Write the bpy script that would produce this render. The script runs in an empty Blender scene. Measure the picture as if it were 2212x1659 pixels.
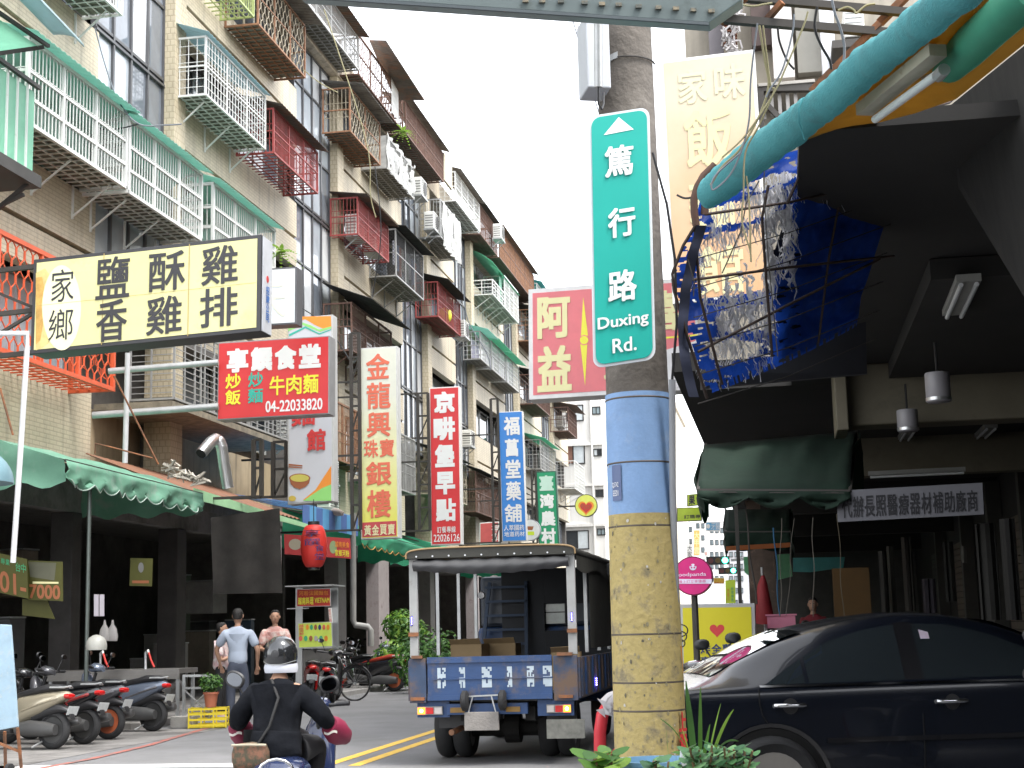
import bpy, bmesh, math, random
from mathutils import Vector, Matrix, Euler, noise
random.seed(7)
SC = bpy.context.scene
COL = SC.collection
# ---------------------------------------------------------------- camera
EYE = Vector((0.0, 0.0, 1.3))
FPX, CX, CY = 3300.0, 1106.0, 829.5          # focal length and centre in units of a 2212 px wide frame
CAMR = (Matrix.Rotation(math.radians(9.75), 3, 'Z') @ Matrix.Rotation(math.radians(90 + 9.2), 3, 'X')
        @ Matrix.Rotation(math.radians(-1.4), 3, 'Z'))
cd = bpy.data.cameras.new('camera'); cam = bpy.data.objects.new('camera', cd); COL.objects.link(cam)
cam.matrix_world = Matrix.Translation(EYE) @ CAMR.to_4x4()
cd.sensor_width = 36; cd.lens = 36 * FPX / 2212; cd.clip_end = 2000; cd.clip_start = 0.1
SC.camera = cam
# ---------------------------------------------------------------- sky, sun, exposure
W = bpy.data.worlds.new('World'); SC.world = W; W.use_nodes = True
wn = W.node_tree.nodes; wl = W.node_tree.links
sky = wn.new('ShaderNodeTexSky'); sky.sky_type = 'NISHITA'; sky.sun_disc = False
SUN_EL, SUN_AZ = math.radians(62), math.radians(118)      # azimuth clockwise from +Y
sky.sun_elevation = SUN_EL; sky.sun_rotation = SUN_AZ; sky.air_density = 1.0; sky.dust_density = 1.0; sky.ozone_density = 1.0
hs = wn.new('ShaderNodeHueSaturation'); hs.inputs['Saturation'].default_value = 0.15
wl.new(sky.outputs[0], hs.inputs['Color'])
bg = wn['Background']; wl.new(hs.outputs[0], bg.inputs['Color']); bg.inputs['Strength'].default_value = 0.15
sd = bpy.data.lights.new('sun', 'SUN'); sd.energy = 0.9; sd.angle = math.radians(20); sd.color = (1.0, 0.96, 0.9)
sun = bpy.data.objects.new('sun', sd); COL.objects.link(sun)
sdir = Vector((math.sin(SUN_AZ) * math.cos(SUN_EL), math.cos(SUN_AZ) * math.cos(SUN_EL), math.sin(SUN_EL)))
sun.rotation_euler = sdir.to_track_quat('Z', 'Y').to_euler(); sun.location = (0, 0, 40)
SC.view_settings.view_transform = 'Standard'; SC.view_settings.look = 'None'
SC.view_settings.exposure = 2.3; SC.view_settings.gamma = 1.0; SC.view_settings.use_curve_mapping = False
SC.cycles.max_bounces = 5; SC.cycles.diffuse_bounces = 3; SC.cycles.glossy_bounces = 3
SC.cycles.transparent_max_bounces = 12; SC.cycles.transmission_bounces = 3
SC.cycles.caustics_reflective = False; SC.cycles.caustics_refractive = False
# ---------------------------------------------------------------- measuring helpers
def ray(px, py): return CAMR @ Vector(((px - CX) / FPX, -(py - CY) / FPX, -1))
def onX(px, py, X): r = ray(px, py); return EYE + r * (X / r.x)
def onY(px, py, Y): r = ray(px, py); return EYE + r * (Y / r.y)
def onZ(px, py, z=0.0): r = ray(px, py); return EYE + r * ((z - EYE.z) / r.z)
def D(px, py, d): return EYE + ray(px, py) * d
def onP(px, py, p, n): r = ray(px, py); return EYE + r * ((p - EYE).dot(n) / r.dot(n))
# ---------------------------------------------------------------- materials
MATS = {}
def M(name, col, rough=0.6, metal=0.0, var=0.12, scale=3.0, streak=0.0, bump=0.0, bscale=40.0, alpha=1.0,
      dirt=None, dscale=2.0, damt=0.5, trans=0.0, emit=None, estr=0.0, coat=0.0, spec=0.5, stretch=None):
    if name in MATS: return MATS[name]
    m = bpy.data.materials.new(name); MATS[name] = m; m.use_nodes = True
    nt = m.node_tree; N = nt.nodes; L = nt.links; b = N['Principled BSDF']
    b.inputs['Roughness'].default_value = rough; b.inputs['Metallic'].default_value = metal
    b.inputs['Specular IOR Level'].default_value = spec
    c = tuple(col) + (1,)
    tc = N.new('ShaderNodeTexCoord'); src = tc.outputs['Object']
    if stretch:
        mp = N.new('ShaderNodeMapping'); mp.inputs['Scale'].default_value = stretch; L.new(src, mp.inputs[0]); src = mp.outputs[0]
    out = None
    if var > 0:
        n = N.new('ShaderNodeTexNoise'); n.inputs['Scale'].default_value = scale; n.inputs['Detail'].default_value = 6; n.inputs['Roughness'].default_value = .65
        L.new(src, n.inputs['Vector'])
        r = N.new('ShaderNodeMapRange'); r.inputs[1].default_value = .3; r.inputs[2].default_value = .7
        r.inputs[3].default_value = 1 - var; r.inputs[4].default_value = 1 + var; L.new(n.outputs[0], r.inputs[0])
        mx = N.new('ShaderNodeVectorMath'); mx.operation = 'SCALE'; mx.inputs[0].default_value = col; L.new(r.outputs[0], mx.inputs['Scale'])
        out = mx.outputs[0]
    def over(out, colr, fac):
        x = N.new('ShaderNodeMix'); x.data_type = 'RGBA'
        if out is None: x.inputs[6].default_value = c
        else: L.new(out, x.inputs[6])
        x.inputs[7].default_value = tuple(colr) + (1,); L.new(fac, x.inputs[0]); return x.outputs[2]
    if streak > 0:
        mp = N.new('ShaderNodeMapping'); mp.inputs['Scale'].default_value = (3, 3, .25); L.new(tc.outputs['Object'], mp.inputs[0])
        n = N.new('ShaderNodeTexNoise'); n.inputs['Scale'].default_value = 1.6; n.inputs['Detail'].default_value = 5; L.new(mp.outputs[0], n.inputs['Vector'])
        r = N.new('ShaderNodeMapRange'); r.inputs[1].default_value = .5; r.inputs[2].default_value = .78; r.inputs[3].default_value = 0; r.inputs[4].default_value = streak
        L.new(n.outputs[0], r.inputs[0]); out = over(out, tuple(v * .3 for v in col), r.outputs[0])
    if dirt:
        n = N.new('ShaderNodeTexNoise'); n.inputs['Scale'].default_value = dscale; n.inputs['Detail'].default_value = 8; n.inputs['Roughness'].default_value = .7
        L.new(src, n.inputs['Vector'])
        r = N.new('ShaderNodeMapRange'); r.inputs[1].default_value = 1 - damt - .06; r.inputs[2].default_value = 1 - damt + .1; L.new(n.outputs[0], r.inputs[0])
        out = over(out, dirt, r.outputs[0])
    if out is not None: L.new(out, b.inputs['Base Color'])
    else: b.inputs['Base Color'].default_value = c
    if bump > 0:
        n = N.new('ShaderNodeTexNoise'); n.inputs['Scale'].default_value = bscale; n.inputs['Detail'].default_value = 4; L.new(src, n.inputs['Vector'])
        bp = N.new('ShaderNodeBump'); bp.inputs['Strength'].default_value = bump; bp.inputs['Distance'].default_value = .02
        L.new(n.outputs[0], bp.inputs['Height']); L.new(bp.outputs[0], b.inputs['Normal'])
    if coat: b.inputs['Coat Weight'].default_value = coat; b.inputs['Coat Roughness'].default_value = .04
    if alpha < 1: b.inputs['Alpha'].default_value = alpha
    if emit: b.inputs['Emission Color'].default_value = tuple(emit) + (1,); b.inputs['Emission Strength'].default_value = estr
    if trans > 0:      # cloth or plastic sheet that lets light through
        t = N.new('ShaderNodeBsdfTranslucent'); t.inputs[0].default_value = c
        if out is not None: L.new(out, t.inputs[0])
        s = N.new('ShaderNodeMixShader'); s.inputs[0].default_value = trans
        L.new(b.outputs[0], s.inputs[1]); L.new(t.outputs[0], s.inputs[2]); L.new(s.outputs[0], N['Material Output'].inputs[0])
    return m
def tiled(name, col, tw, th, axis='X', mortar=(.2, .18, .15), streak=.5, var=.1, msize=.012, bmp=.3):
    """small wall tiles on a vertical wall (fine relief only)"""
    m = M(name, col, .55, var=var, scale=.9, streak=streak)
    nt = m.node_tree; N = nt.nodes; L = nt.links; b = N['Principled BSDF']
    tc = N.new('ShaderNodeTexCoord'); sp = N.new('ShaderNodeSeparateXYZ'); L.new(tc.outputs['Object'], sp.inputs[0])
    ad = N.new('ShaderNodeMath'); ad.operation = 'ADD'; L.new(sp.outputs[0], ad.inputs[0]); L.new(sp.outputs[1], ad.inputs[1])
    cb = N.new('ShaderNodeCombineXYZ'); L.new(ad.outputs[0], cb.inputs[0]); L.new(sp.outputs[2], cb.inputs[1])
    br = N.new('ShaderNodeTexBrick'); br.inputs['Scale'].default_value = 1; br.inputs['Brick Width'].default_value = tw; br.inputs['Row Height'].default_value = th
    br.inputs['Mortar Size'].default_value = msize; br.inputs['Mortar Smooth'].default_value = .3; br.offset = 0.5
    br.inputs['Color1'].default_value = (1, 1, 1, 1); br.inputs['Color2'].default_value = (.86, .86, .86, 1); br.inputs['Mortar'].default_value = (.55, .52, .48, 1)
    L.new(cb.outputs[0], br.inputs['Vector'])
    lk = b.inputs['Base Color'].links[0]; src = lk.from_socket
    x = N.new('ShaderNodeMix'); x.data_type = 'RGBA'; x.blend_type = 'MULTIPLY'; x.inputs[0].default_value = .5
    L.new(src, x.inputs[6]); L.new(br.outputs[0], x.inputs[7]); L.new(x.outputs[2], b.inputs['Base Color'])
    bp = N.new('ShaderNodeBump'); bp.inputs['Strength'].default_value = bmp; bp.inputs['Distance'].default_value = .01; bp.invert = True
    L.new(br.outputs['Fac'], bp.inputs['Height']); L.new(bp.outputs[0], b.inputs['Normal'])
    return m
# ---------------------------------------------------------------- objects
def tag(o, label=None, cat=None, group=None, kind=None):
    if label: o['label'] = label
    if cat: o['category'] = cat
    if group: o['group'] = group
    if kind: o['kind'] = kind
    return o
def thing(name, label, cat, loc=(0, 0, 0), rz=0.0, group=None):
    o = bpy.data.objects.new(name, None); COL.objects.link(o); o.empty_display_size = .2
    o.location = loc; o.rotation_euler = (0, 0, rz); return tag(o, label, cat, group)
def root_of(o):
    while o.parent: o = o.parent
    return o
def copy_tree(o, parent=None):
    c = o.copy(); COL.objects.link(c); c.parent = parent
    for ch in list(o.children): copy_tree(ch, c)
    return c
class MB:
    def __init__(s, smooth=False): s.v = []; s.f = []; s.mi = []; s.sm = smooth; s.cur = 0
    def add(s, vs, fs, mi=None):
        n = len(s.v); s.v += [Vector(v) for v in vs]
        s.f += [tuple(i + n for i in f) for f in fs]; s.mi += [s.cur if mi is None else mi] * len(fs); return s
    def box(s, c, d, rz=0, R=None):
        x, y, z = d[0] / 2, d[1] / 2, d[2] / 2
        vs = [Vector((a * x, b * y, e * z)) for a in (-1, 1) for b in (-1, 1) for e in (-1, 1)]
        if R is None and rz: R = Matrix.Rotation(rz, 3, 'Z')
        if R is not None: vs = [R @ v for v in vs]
        c = Vector(c)
        return s.add([v + c for v in vs], [(0, 1, 3, 2), (4, 6, 7, 5), (0, 4, 5, 1), (2, 3, 7, 6), (0, 2, 6, 4), (1, 5, 7, 3)])
    def bb(s, a, b):
        return s.box([(p + q) / 2 for p, q in zip(a, b)], [abs(q - p) for p, q in zip(a, b)])
    def quad(s, a, b, c, d): return s.add([a, b, c, d], [(0, 1, 2, 3)])
    def hexa(s, q, off):
        """prism from a polygon q pushed by the vector off"""
        n = len(q); q = [Vector(p) for p in q]; off = Vector(off)
        return s.add(q + [p + off for p in q], [tuple(range(n))] + [tuple(range(2 * n - 1, n - 1, -1))] +
                     [(i, i + n, (i + 1) % n + n, (i + 1) % n) for i in range(n)])
    def tube(s, pts, r, n=6, cap=True):
        pts = [Vector(p) for p in pts]; rs = r if isinstance(r, (list, tuple)) else [r] * len(pts)
        b = len(s.v); up = None; vs = []
        for i, p in enumerate(pts):
            t = (pts[min(i + 1, len(pts) - 1)] - pts[max(i - 1, 0)]); t = t.normalized() if t.length > 1e-9 else Vector((0, 0, 1))
            if up is None: up = Vector((0, 0, 1)) if abs(t.z) < .9 else Vector((1, 0, 0))
            e1 = t.cross(up); e1 = e1.normalized() if e1.length > 1e-6 else t.orthogonal().normalized(); e2 = e1.cross(t).normalized(); up = e2
            for k in range(n):
                a = 2 * math.pi * (k + .5) / n; vs.append(p + (e1 * math.cos(a) + e2 * math.sin(a)) * rs[i])
        fs = []
        for i in range(len(pts) - 1):
            for k in range(n):
                fs.append((i * n + k, i * n + (k + 1) % n, (i + 1) * n + (k + 1) % n, (i + 1) * n + k))
        if cap: fs += [tuple(range(n - 1, -1, -1)), tuple(range((len(pts) - 1) * n, len(pts) * n))]
        return s.add(vs, fs)
    def bar(s, a, b, w, h=None):
        """square bar between two points"""
        h = h or w; a = Vector(a); b = Vector(b); t = (b - a).normalized()
        up = Vector((0, 0, 1)) if abs(t.z) < .95 else Vector((0, 1, 0))
        e1 = t.cross(up).normalized() * w / 2; e2 = e1.cross(t).normalized() * h / 2
        vs = [p + x for p in (a, b) for x in (-e1 - e2, e1 - e2, e1 + e2, -e1 + e2)]
        return s.add(vs, [(0, 1, 2, 3), (7, 6, 5, 4), (0, 4, 5, 1), (1, 5, 6, 2), (2, 6, 7, 3), (3, 7, 4, 0)])
    def lathe(s, prof, n=20, c=(0, 0, 0), axis='Z'):
        """profile of (radius, height)"""
        c = Vector(c); vs = []
        for r, h in prof:
            for k in range(n):
                a = 2 * math.pi * k / n; x, y = r * math.cos(a), r * math.sin(a)
                vs.append(c + (Vector((x, y, h)) if axis == 'Z' else Vector((x, h, y)) if axis == 'Y' else Vector((h, x, y))))
        fs = [(i * n + k, i * n + (k + 1) % n, (i + 1) * n + (k + 1) % n, (i + 1) * n + k) for i in range(len(prof) - 1) for k in range(n)]
        if axis == 'Y': fs = [f[::-1] for f in fs]
        fs += [tuple(range(n)), tuple(range((len(prof) - 1) * n, len(prof) * n))]
        return s.add(vs, fs)
    def loft(s, secs, n=16, e=2.4, axis='X'):
        """superellipse sections (pos, height, half width, half height[, side shift]) joined to one smooth body"""
        vs = []
        for q in secs:
            x, zc, w, h = q[:4]; ys = q[4] if len(q) > 4 else 0
            for k in range(n):
                a = 2 * math.pi * k / n; ca, sa = math.cos(a), math.sin(a)
                y = w * abs(ca) ** (2 / e) * (1 if ca >= 0 else -1); z = h * abs(sa) ** (2 / e) * (1 if sa >= 0 else -1)
                vs.append((x, ys + y, zc + z) if axis == 'X' else (ys + y, x, zc + z) if axis == 'Y' else (zc + z, ys + y, x))
        fs = [(i * n + k, i * n + (k + 1) % n, (i + 1) * n + (k + 1) % n, (i + 1) * n + k) for i in range(len(secs) - 1) for k in range(n)]
        fs += [tuple(range(n - 1, -1, -1)), tuple(range((len(secs) - 1) * n, len(secs) * n))]
        return s.add(vs, fs)
    def grid(s, fn, nu, nv, keep=None):
        vs = [fn(i / nu, j / nv) for j in range(nv + 1) for i in range(nu + 1)]; w = nu + 1
        fs = [(j * w + i, j * w + i + 1, (j + 1) * w + i + 1, (j + 1) * w + i) for j in range(nv) for i in range(nu) if keep is None or keep((i + .5) / nu, (j + .5) / nv)]
        return s.add(vs, fs)
    def build(s, name, mats, parent=None, bevel=0, label=None, world=True, kind=None, solid=0, sub=0):
        vs = s.v
        if parent is not None and world:
            r = root_of(parent); mw = (Matrix.Translation(r.location) @ Euler(r.rotation_euler).to_matrix().to_4x4()).inverted()
            vs = [mw @ v for v in vs]
        me = bpy.data.meshes.new(name); me.from_pydata([tuple(v) for v in vs], [], s.f)
        ml = mats if isinstance(mats, (list, tuple)) else [mats]
        for m in ml: me.materials.append(m)
        if len(ml) > 1: me.polygons.foreach_set('material_index', s.mi)
        if s.sm: me.polygons.foreach_set('use_smooth', [True] * len(s.f))
        bm = bmesh.new(); bm.from_mesh(me); bmesh.ops.recalc_face_normals(bm, faces=bm.faces); bm.to_mesh(me); bm.free()
        me.update()
        o = bpy.data.objects.new(name, me); COL.objects.link(o); o.parent = parent
        if s.sm:
            md = o.modifiers.new('sharp', 'EDGE_SPLIT'); md.split_angle = math.radians(50)
        if sub: md = o.modifiers.new('sub', 'SUBSURF'); md.levels = sub; md.render_levels = sub
        if solid: md = o.modifiers.new('solid', 'SOLIDIFY'); md.thickness = solid
        if bevel: md = o.modifiers.new('bevel', 'BEVEL'); md.width = bevel; md.segments = 2; md.limit_method = 'ANGLE'
        if label: o['label'] = label
        if kind: o['kind'] = kind
        return o
def share(o, name, loc, parent, rot=None, mat=None):
    """another object with the same mesh"""
    c = bpy.data.objects.new(name, o.data); COL.objects.link(c); c.parent = parent; c.location = loc
    if rot: c.rotation_euler = rot
    if mat: c.material_slots[0].link = 'OBJECT'; c.material_slots[0].material = mat
    return c
# ---------------------------------------------------------------- lettering
GL = {}
def glyph(ch, wt=0.0, sh=0.0):
    k = (ch, wt, sh)
    if k not in GL:
        cu = bpy.data.curves.new('g', 'FONT'); cu.body = ch; cu.size = 1; cu.offset = wt; cu.shear = sh; cu.resolution_u = 3
        o = bpy.data.objects.new('g', cu); COL.objects.link(o)
        me = bpy.data.meshes.new_from_object(o.evaluated_get(bpy.context.evaluated_depsgraph_get()))
        vs = [(v.co.x, v.co.y) for v in me.vertices]; fs = [tuple(p.vertices) for p in me.polygons]
        bpy.data.objects.remove(o); bpy.data.curves.remove(cu); bpy.data.meshes.remove(me)
        x0 = min(v[0] for v in vs); x1 = max(v[0] for v in vs); y0 = min(v[1] for v in vs); y1 = max(v[1] for v in vs)
        GL[k] = (vs, fs, x0, x1, y0, y1)
    return GL[k]
def text_on(mb, s, O, U, V, N, box, wt=0.0, vertical=False, gap=.1, lift=.004, fit=True, sh=0.0, mi=None):
    """lay the characters of s in box=(u0,v0,u1,v1) of the face O+uU+vV (u right, v up), each stretched to its cell"""
    u0, v0, u1, v1 = box
    cjk = all(ord(c) > 0x2000 for c in s)
    if wt > 0:
        w = wt * 1.0; cw = (u1 - u0) / (len(s) if (cjk and not vertical) else 1) if cjk else (v1 - v0) * V.length / max(U.length, 1e-6); chh = (v1 - v0) / (len(s) if vertical else 1)
        for k, (a, b_) in enumerate(((-1, -1), (1, -1), (1, 1), (-1, 1), (0, 1), (0, -1), (1, 0), (-1, 0))):
            text_on(mb, s, O, U, V, N, (u0 + w * cw * (1 + a), v0 + w * chh * (1 + b_), u1 - w * cw * (1 - a), v1 - w * chh * (1 - b_)), 0, vertical, gap, lift + .00025 * (k + 1), fit, sh, mi)
        u0 += w * cw; u1 -= w * cw; v0 += w * chh; v1 -= w * chh
    if cjk or vertical:
        n = len(s)
        for i, ch in enumerate(s):
            if ch == ' ': continue
            if vertical: a0, a1 = u0, u1; h = (v1 - v0) / n; b1 = v1 - i * h - h * gap / 2; b0 = v1 - (i + 1) * h + h * gap / 2
            else: w = (u1 - u0) / n; a0 = u0 + i * w + w * gap / 2; a1 = u0 + (i + 1) * w - w * gap / 2; b0, b1 = v0, v1
            vs, fs, x0, x1, y0, y1 = glyph(ch, 0, sh)
            P = []
            for x, y in vs:
                u = a0 + (x - x0) / (x1 - x0) * (a1 - a0); v = b0 + (y - y0) / (y1 - y0) * (b1 - b0)
                P.append(O + U * u + V * v + N * lift)
            mb.add(P, fs, mi)
    else:
        vs, fs, x0, x1, y0, y1 = glyph(s, 0, sh)
        mb.add([O + U * (u0 + (x - x0) / (x1 - x0) * (u1 - u0)) + V * (v0 + (y - y0) / (y1 - y0) * (v1 - v0)) + N * lift for x, y in vs], fs, mi)
def flat_poly(mb, pts, O, U, V, N, lift=.003, mi=None):
    mb.add([O + U * u + V * v + N * lift for u, v in pts], [tuple(range(len(pts)))], mi)
def ell(cu, cv, ru, rv, n=32): return [(cu + ru * math.cos(2 * math.pi * k / n), cv + rv * math.sin(2 * math.pi * k / n)) for k in range(n)]
def px_plane(quad, d, yaw=0.0, lean=0.0):
    """vertical plane at depth d through the middle of a quad of picture points, turned by yaw; returns O,U,V,N of the face (TL,TR,BR,BL given)"""
    cx = sum(p[0] for p in quad) / 4; cy = sum(p[1] for p in quad) / 4
    c = D(cx, cy, d); n = Matrix.Rotation(yaw, 3, 'Z') @ Vector((0, -1, 0))
    if lean: n = Matrix.Rotation(lean, 3, Vector((0, 0, 1)).cross(n)) @ n
    P = [onP(x, y, c, n) for x, y in quad]
    U = ((P[1] - P[0]) + (P[2] - P[3])) / 2; V = ((P[0] - P[3]) + (P[1] - P[2])) / 2
    O = sum(P, Vector()) / 4 - U / 2 - V / 2
    return O, U, V, n
WHITE = M('white_paint', (.8, .8, .78), .4, var=.05)
SILVER = M('aluminium', (.55, .56, .57), .35, .8, var=.1)
BLACKM = M('black_metal', (.03, .03, .032), .5, .3)
BLACKP = M('black_plastic', (.025, .025, .027), .45)
RUBBER = M('tyre_rubber', (.022, .022, .023), .8, bump=.2, bscale=60)
RUST = M('rusty_steel', (.16, .08, .045), .75, .2, var=.35, scale=8, dirt=(.3, .12, .05), dscale=6, damt=.5)
GALV = M('galvanised_steel', (.42, .43, .43), .45, .6, var=.15, scale=6)
CHROME = M('chrome', (.75, .76, .78), .12, 1.0, var=0)
# ================================================================ ground
ASPH = M('asphalt', (.2, .2, .205), .85, var=.12, scale=.6, bump=.5, bscale=90, dirt=(.155, .155, .157), dscale=.35, damt=.45)
CONC = M('concrete', (.24, .23, .22), .85, var=.15, scale=1.2, bump=.3, dirt=(.12, .115, .11), dscale=.9, damt=.5)
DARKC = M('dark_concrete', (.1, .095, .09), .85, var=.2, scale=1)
def sheet(name, x0, y0, x1, y1, z, m, kind='structure'):
    b = MB(); b.quad((x0, y0, z), (x1, y0, z), (x1, y1, z), (x0, y1, z)); return tag(b.build(name, m), kind=kind)
sheet('ground', -600, -300, 600, 900, -.01, ASPH)
sheet('road', -9.75, -5, -1.2, 160, 0.0, ASPH)
MARKW = M('road_paint_white', (.72, .72, .7), .7, var=.1, scale=8, dirt=(.3, .3, .3), dscale=9, damt=.38)
MARKY = M('road_paint_yellow', (.8, .5, .07), .7, var=.1, scale=8, dirt=(.35, .27, .12), dscale=9, damt=.4)
MARKR = M('road_paint_red', (.42, .13, .1), .8, var=.2, scale=8, dirt=(.17, .14, .135), dscale=4, damt=.5)
def strip(name, pts, w, z, m):
    b = MB(); pts = [Vector((p[0], p[1], z)) for p in pts]
    L, R = [], []
    for i, p in enumerate(pts):
        t = (pts[min(i + 1, len(pts) - 1)] - pts[max(i - 1, 0)]).normalized(); n = Vector((-t.y, t.x, 0)) * w / 2; L.append(p + n); R.append(p - n)
    for i in range(len(pts) - 1): b.quad(R[i], R[i + 1], L[i + 1], L[i])
    return tag(b.build(name, m), kind='structure')
strip('road_stop_line', [(-8.6, 15.5), (-4.75, 15.55)], .42, .004, MARKW)
strip('road_centre_line_yellow', [(-4.66, 15.3), (-4.75, 25), (-4.75, 120)], .13, .004, MARKY)
strip('road_centre_line_yellow', [(-4.34, 15.3), (-4.43, 25), (-4.43, 120)], .13, .004, MARKY)
strip('road_edge_line_red', [(-7.75, 14.9), (-7.72, 16.5), (-7.9, 18.5), (-8.3, 21), (-8.6, 23)], .1, .008, MARKR)
sheet('left_pavement', -16, 9, -8.15, 21.8, .004, CONC)
b = MB(); b.bb((-16, 21.8, -.05), (-9.6, 95, .1)); tag(b.build('left_pavement', CONC, bevel=.01), kind='structure')
b = MB(); b.bb((-9.6, 21.8, -.05), (-9.45, 95, .1)); tag(b.build('left_kerb', M('kerb_stone', (.3, .29, .28), .8, var=.2), bevel=.01), kind='structure')
# ================================================================ long apartment block on the left
WX = -11.9
TILE = tiled('tan_wall_tiles', (.62, .545, .41), .24, .075, streak=.5)
TILE2 = tiled('pilaster_tiles', (.54, .465, .33), .12, .13, streak=.3, msize=.014, bmp=.5)
SHADEW = M('inner_wall', (.14, .13, .12), .8, var=.3)
blk = thing('apartment_block', 'long five storey tan tiled apartment block with barred balconies on the left', 'building', (WX, 50, 0))
strips = [(25.15, 28.35), (36.9, 40.15), (48.2, 51.2), (56.6, 59.1), (67.3, 69.85), (78.0, 81.0)]
grooves = [8.15, 11.45, 14.65]
bays = [(10.0, 25.15)] + [(strips[i][1] + .6, strips[i + 1][0]) for i in range(5)] + [(81.6, 88.0)]
# pilasters
for y0, y1 in strips:
    b = MB(); b.bb((WX - .4, y1, 4.2), (WX + .16, y1 + .6, 17.05)); b.build('pilaster', TILE2, blk)
# wall panels: between window rows, with a recessed line
levels = [(4.3, 5.85, None), (7.45, 9.2, 8.15), (10.7, 12.4, 11.45), (13.9, 15.5, 14.65)]
for bi, (a, c) in enumerate(bays):
    for z0, z1, g in levels:
        if g is None:
            if bi in (0, 2, 3, 4, 5, 6):
                b = MB(); b.bb((WX - .25, a, z0), (WX, c, z1)); b.build('wall_panel', TILE, blk, bevel=.02)
        else:
            b = MB(); b.bb((WX - .25, a, z0), (WX, c, g - .045)); b.build('wall_panel', TILE, blk)
            b = MB(); b.bb((WX - .25, a, g + .045), (WX, c, z1)); b.build('wall_panel', TILE, blk)
# set back storey over the shop at the near end
b = MB(); b.bb((WX - .9, 25.15, 4.3), (WX - .65, 36.9, 5.6)); b.build('wall_panel', M('brown_stained_wall', (.4, .31, .2), .75, var=.2, scale=1.2, streak=.8), blk)
b = MB(); b.bb((WX - .6, 25.5, 7.3), (WX - .02, 36.9, 7.42)); b.build('wall_panel', SHADEW, blk)
# structural backing, ends, roof
b = MB(); b.bb((WX - 6, 10, 4.1), (WX - .95, 88, 17.3)); b.bb((WX - .95, 87.8, 0), (WX - .26, 88, 17.3)); b.bb((WX - .95, 10, 4.1), (WX - .26, 10.2, 17.3)); b.build('inner_wall', SHADEW, blk)
for bi, (a, c) in enumerate(bays):                     # cross walls
    b = MB(); b.bb((WX - .94, a - .2, 4.3), (WX - .26, a, 17.04)); b.build('cross_wall', SHADEW, blk); b = MB(); b.bb((WX - .94, c, 4.3), (WX - .26, c + .02, 17.04)); b.build('cross_wall', SHADEW, blk)
b = MB(); b.bb((WX - 6, 10, 17.05), (WX + .2, 88, 17.75)); b.build('parapet', tiled('parapet_tiles', (.5, .43, .33), .24, .075, streak=.9), blk, bevel=.02)
b = MB(); b.bb((WX - 4.5, 10, 17.75), (WX - 1.1, 88, 18.6)); b.build('roof_room', RUST, blk)
# ground floor
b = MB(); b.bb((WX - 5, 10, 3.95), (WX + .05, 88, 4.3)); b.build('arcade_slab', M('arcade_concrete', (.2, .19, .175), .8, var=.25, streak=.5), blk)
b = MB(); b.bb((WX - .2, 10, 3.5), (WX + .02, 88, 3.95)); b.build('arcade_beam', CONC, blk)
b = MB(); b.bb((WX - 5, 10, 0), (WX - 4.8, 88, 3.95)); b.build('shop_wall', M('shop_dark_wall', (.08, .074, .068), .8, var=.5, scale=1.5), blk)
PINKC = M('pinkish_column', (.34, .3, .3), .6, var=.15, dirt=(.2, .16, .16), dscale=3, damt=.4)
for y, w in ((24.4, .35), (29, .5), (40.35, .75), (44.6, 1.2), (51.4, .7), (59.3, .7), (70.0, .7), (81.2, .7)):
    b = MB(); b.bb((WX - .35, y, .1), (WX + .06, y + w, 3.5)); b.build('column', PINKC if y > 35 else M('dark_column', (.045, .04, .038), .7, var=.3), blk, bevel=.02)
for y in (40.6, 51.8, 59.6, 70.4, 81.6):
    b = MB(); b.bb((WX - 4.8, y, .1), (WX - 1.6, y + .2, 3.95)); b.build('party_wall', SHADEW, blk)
# glass strips
GLS = [M('strip_glass_pale', (.42, .46, .5), .08, var=.12, scale=1.2, spec=1.0), M('strip_glass_grey', (.16, .18, .21), .06, var=.2, scale=1, spec=1.0),
       M('strip_glass_white', (.62, .64, .66), .2, var=.1, scale=1, spec=.8), M('strip_glass_dark', (.06, .07, .085), .05, var=.2, spec=1.0)]
MUL = M('dark_mullion', (.12, .12, .125), .4, .5, var=.1)
for si, (y0, y1) in enumerate(strips):
    zr = [7.3, 7.72, 9.4, 10.97, 12.65, 14.2, 15.85, 17.04]; nc = 4; X = WX - .12
    w = MB()
    for k in range(nc + 1):
        y = y0 + (y1 - y0) * k / nc; w.bb((X - .05, max(y - .035, y0 + .001), zr[0]), (X + .06, min(y + .035, y1 - .001), zr[-1]))
    for z in zr: w.bb((X - .05, y0 + .002, z - .03), (X + .05, y1 - .002, z + .03))
    for z in (9.4, 12.65): w.bb((X - .05, y0 + .002, z - .16), (X + .075, y1 - .002, z - .11))
    win = w.build('window', MUL, blk)
    pm = {}
    for r in range(len(zr) - 1):
        for k in range(nc):
            ya = y0 + (y1 - y0) * k / nc; yb = y0 + (y1 - y0) * (k + 1) / nc; g = GLS[random.choice([0, 0, 1, 1, 2, 3]) if r % 2 else random.choice([0, 1, 1, 2, 0])]
            key = (r, g.name)
            off = Vector((X, (ya + yb) / 2, (zr[r] + zr[r + 1]) / 2)) - blk.location
            if key not in pm:
                p = MB(); p.box((0, 0, 0), (.02, (yb - ya) - .08, zr[r + 1] - zr[r] - .07)); o = p.build('pane', g, win, world=False); pm[key] = o; o.location = off
            else: o = share(pm[key], 'pane', off, win)
            o.rotation_euler = (0, random.uniform(-.012, .012), random.uniform(-.012, .012))
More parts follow.
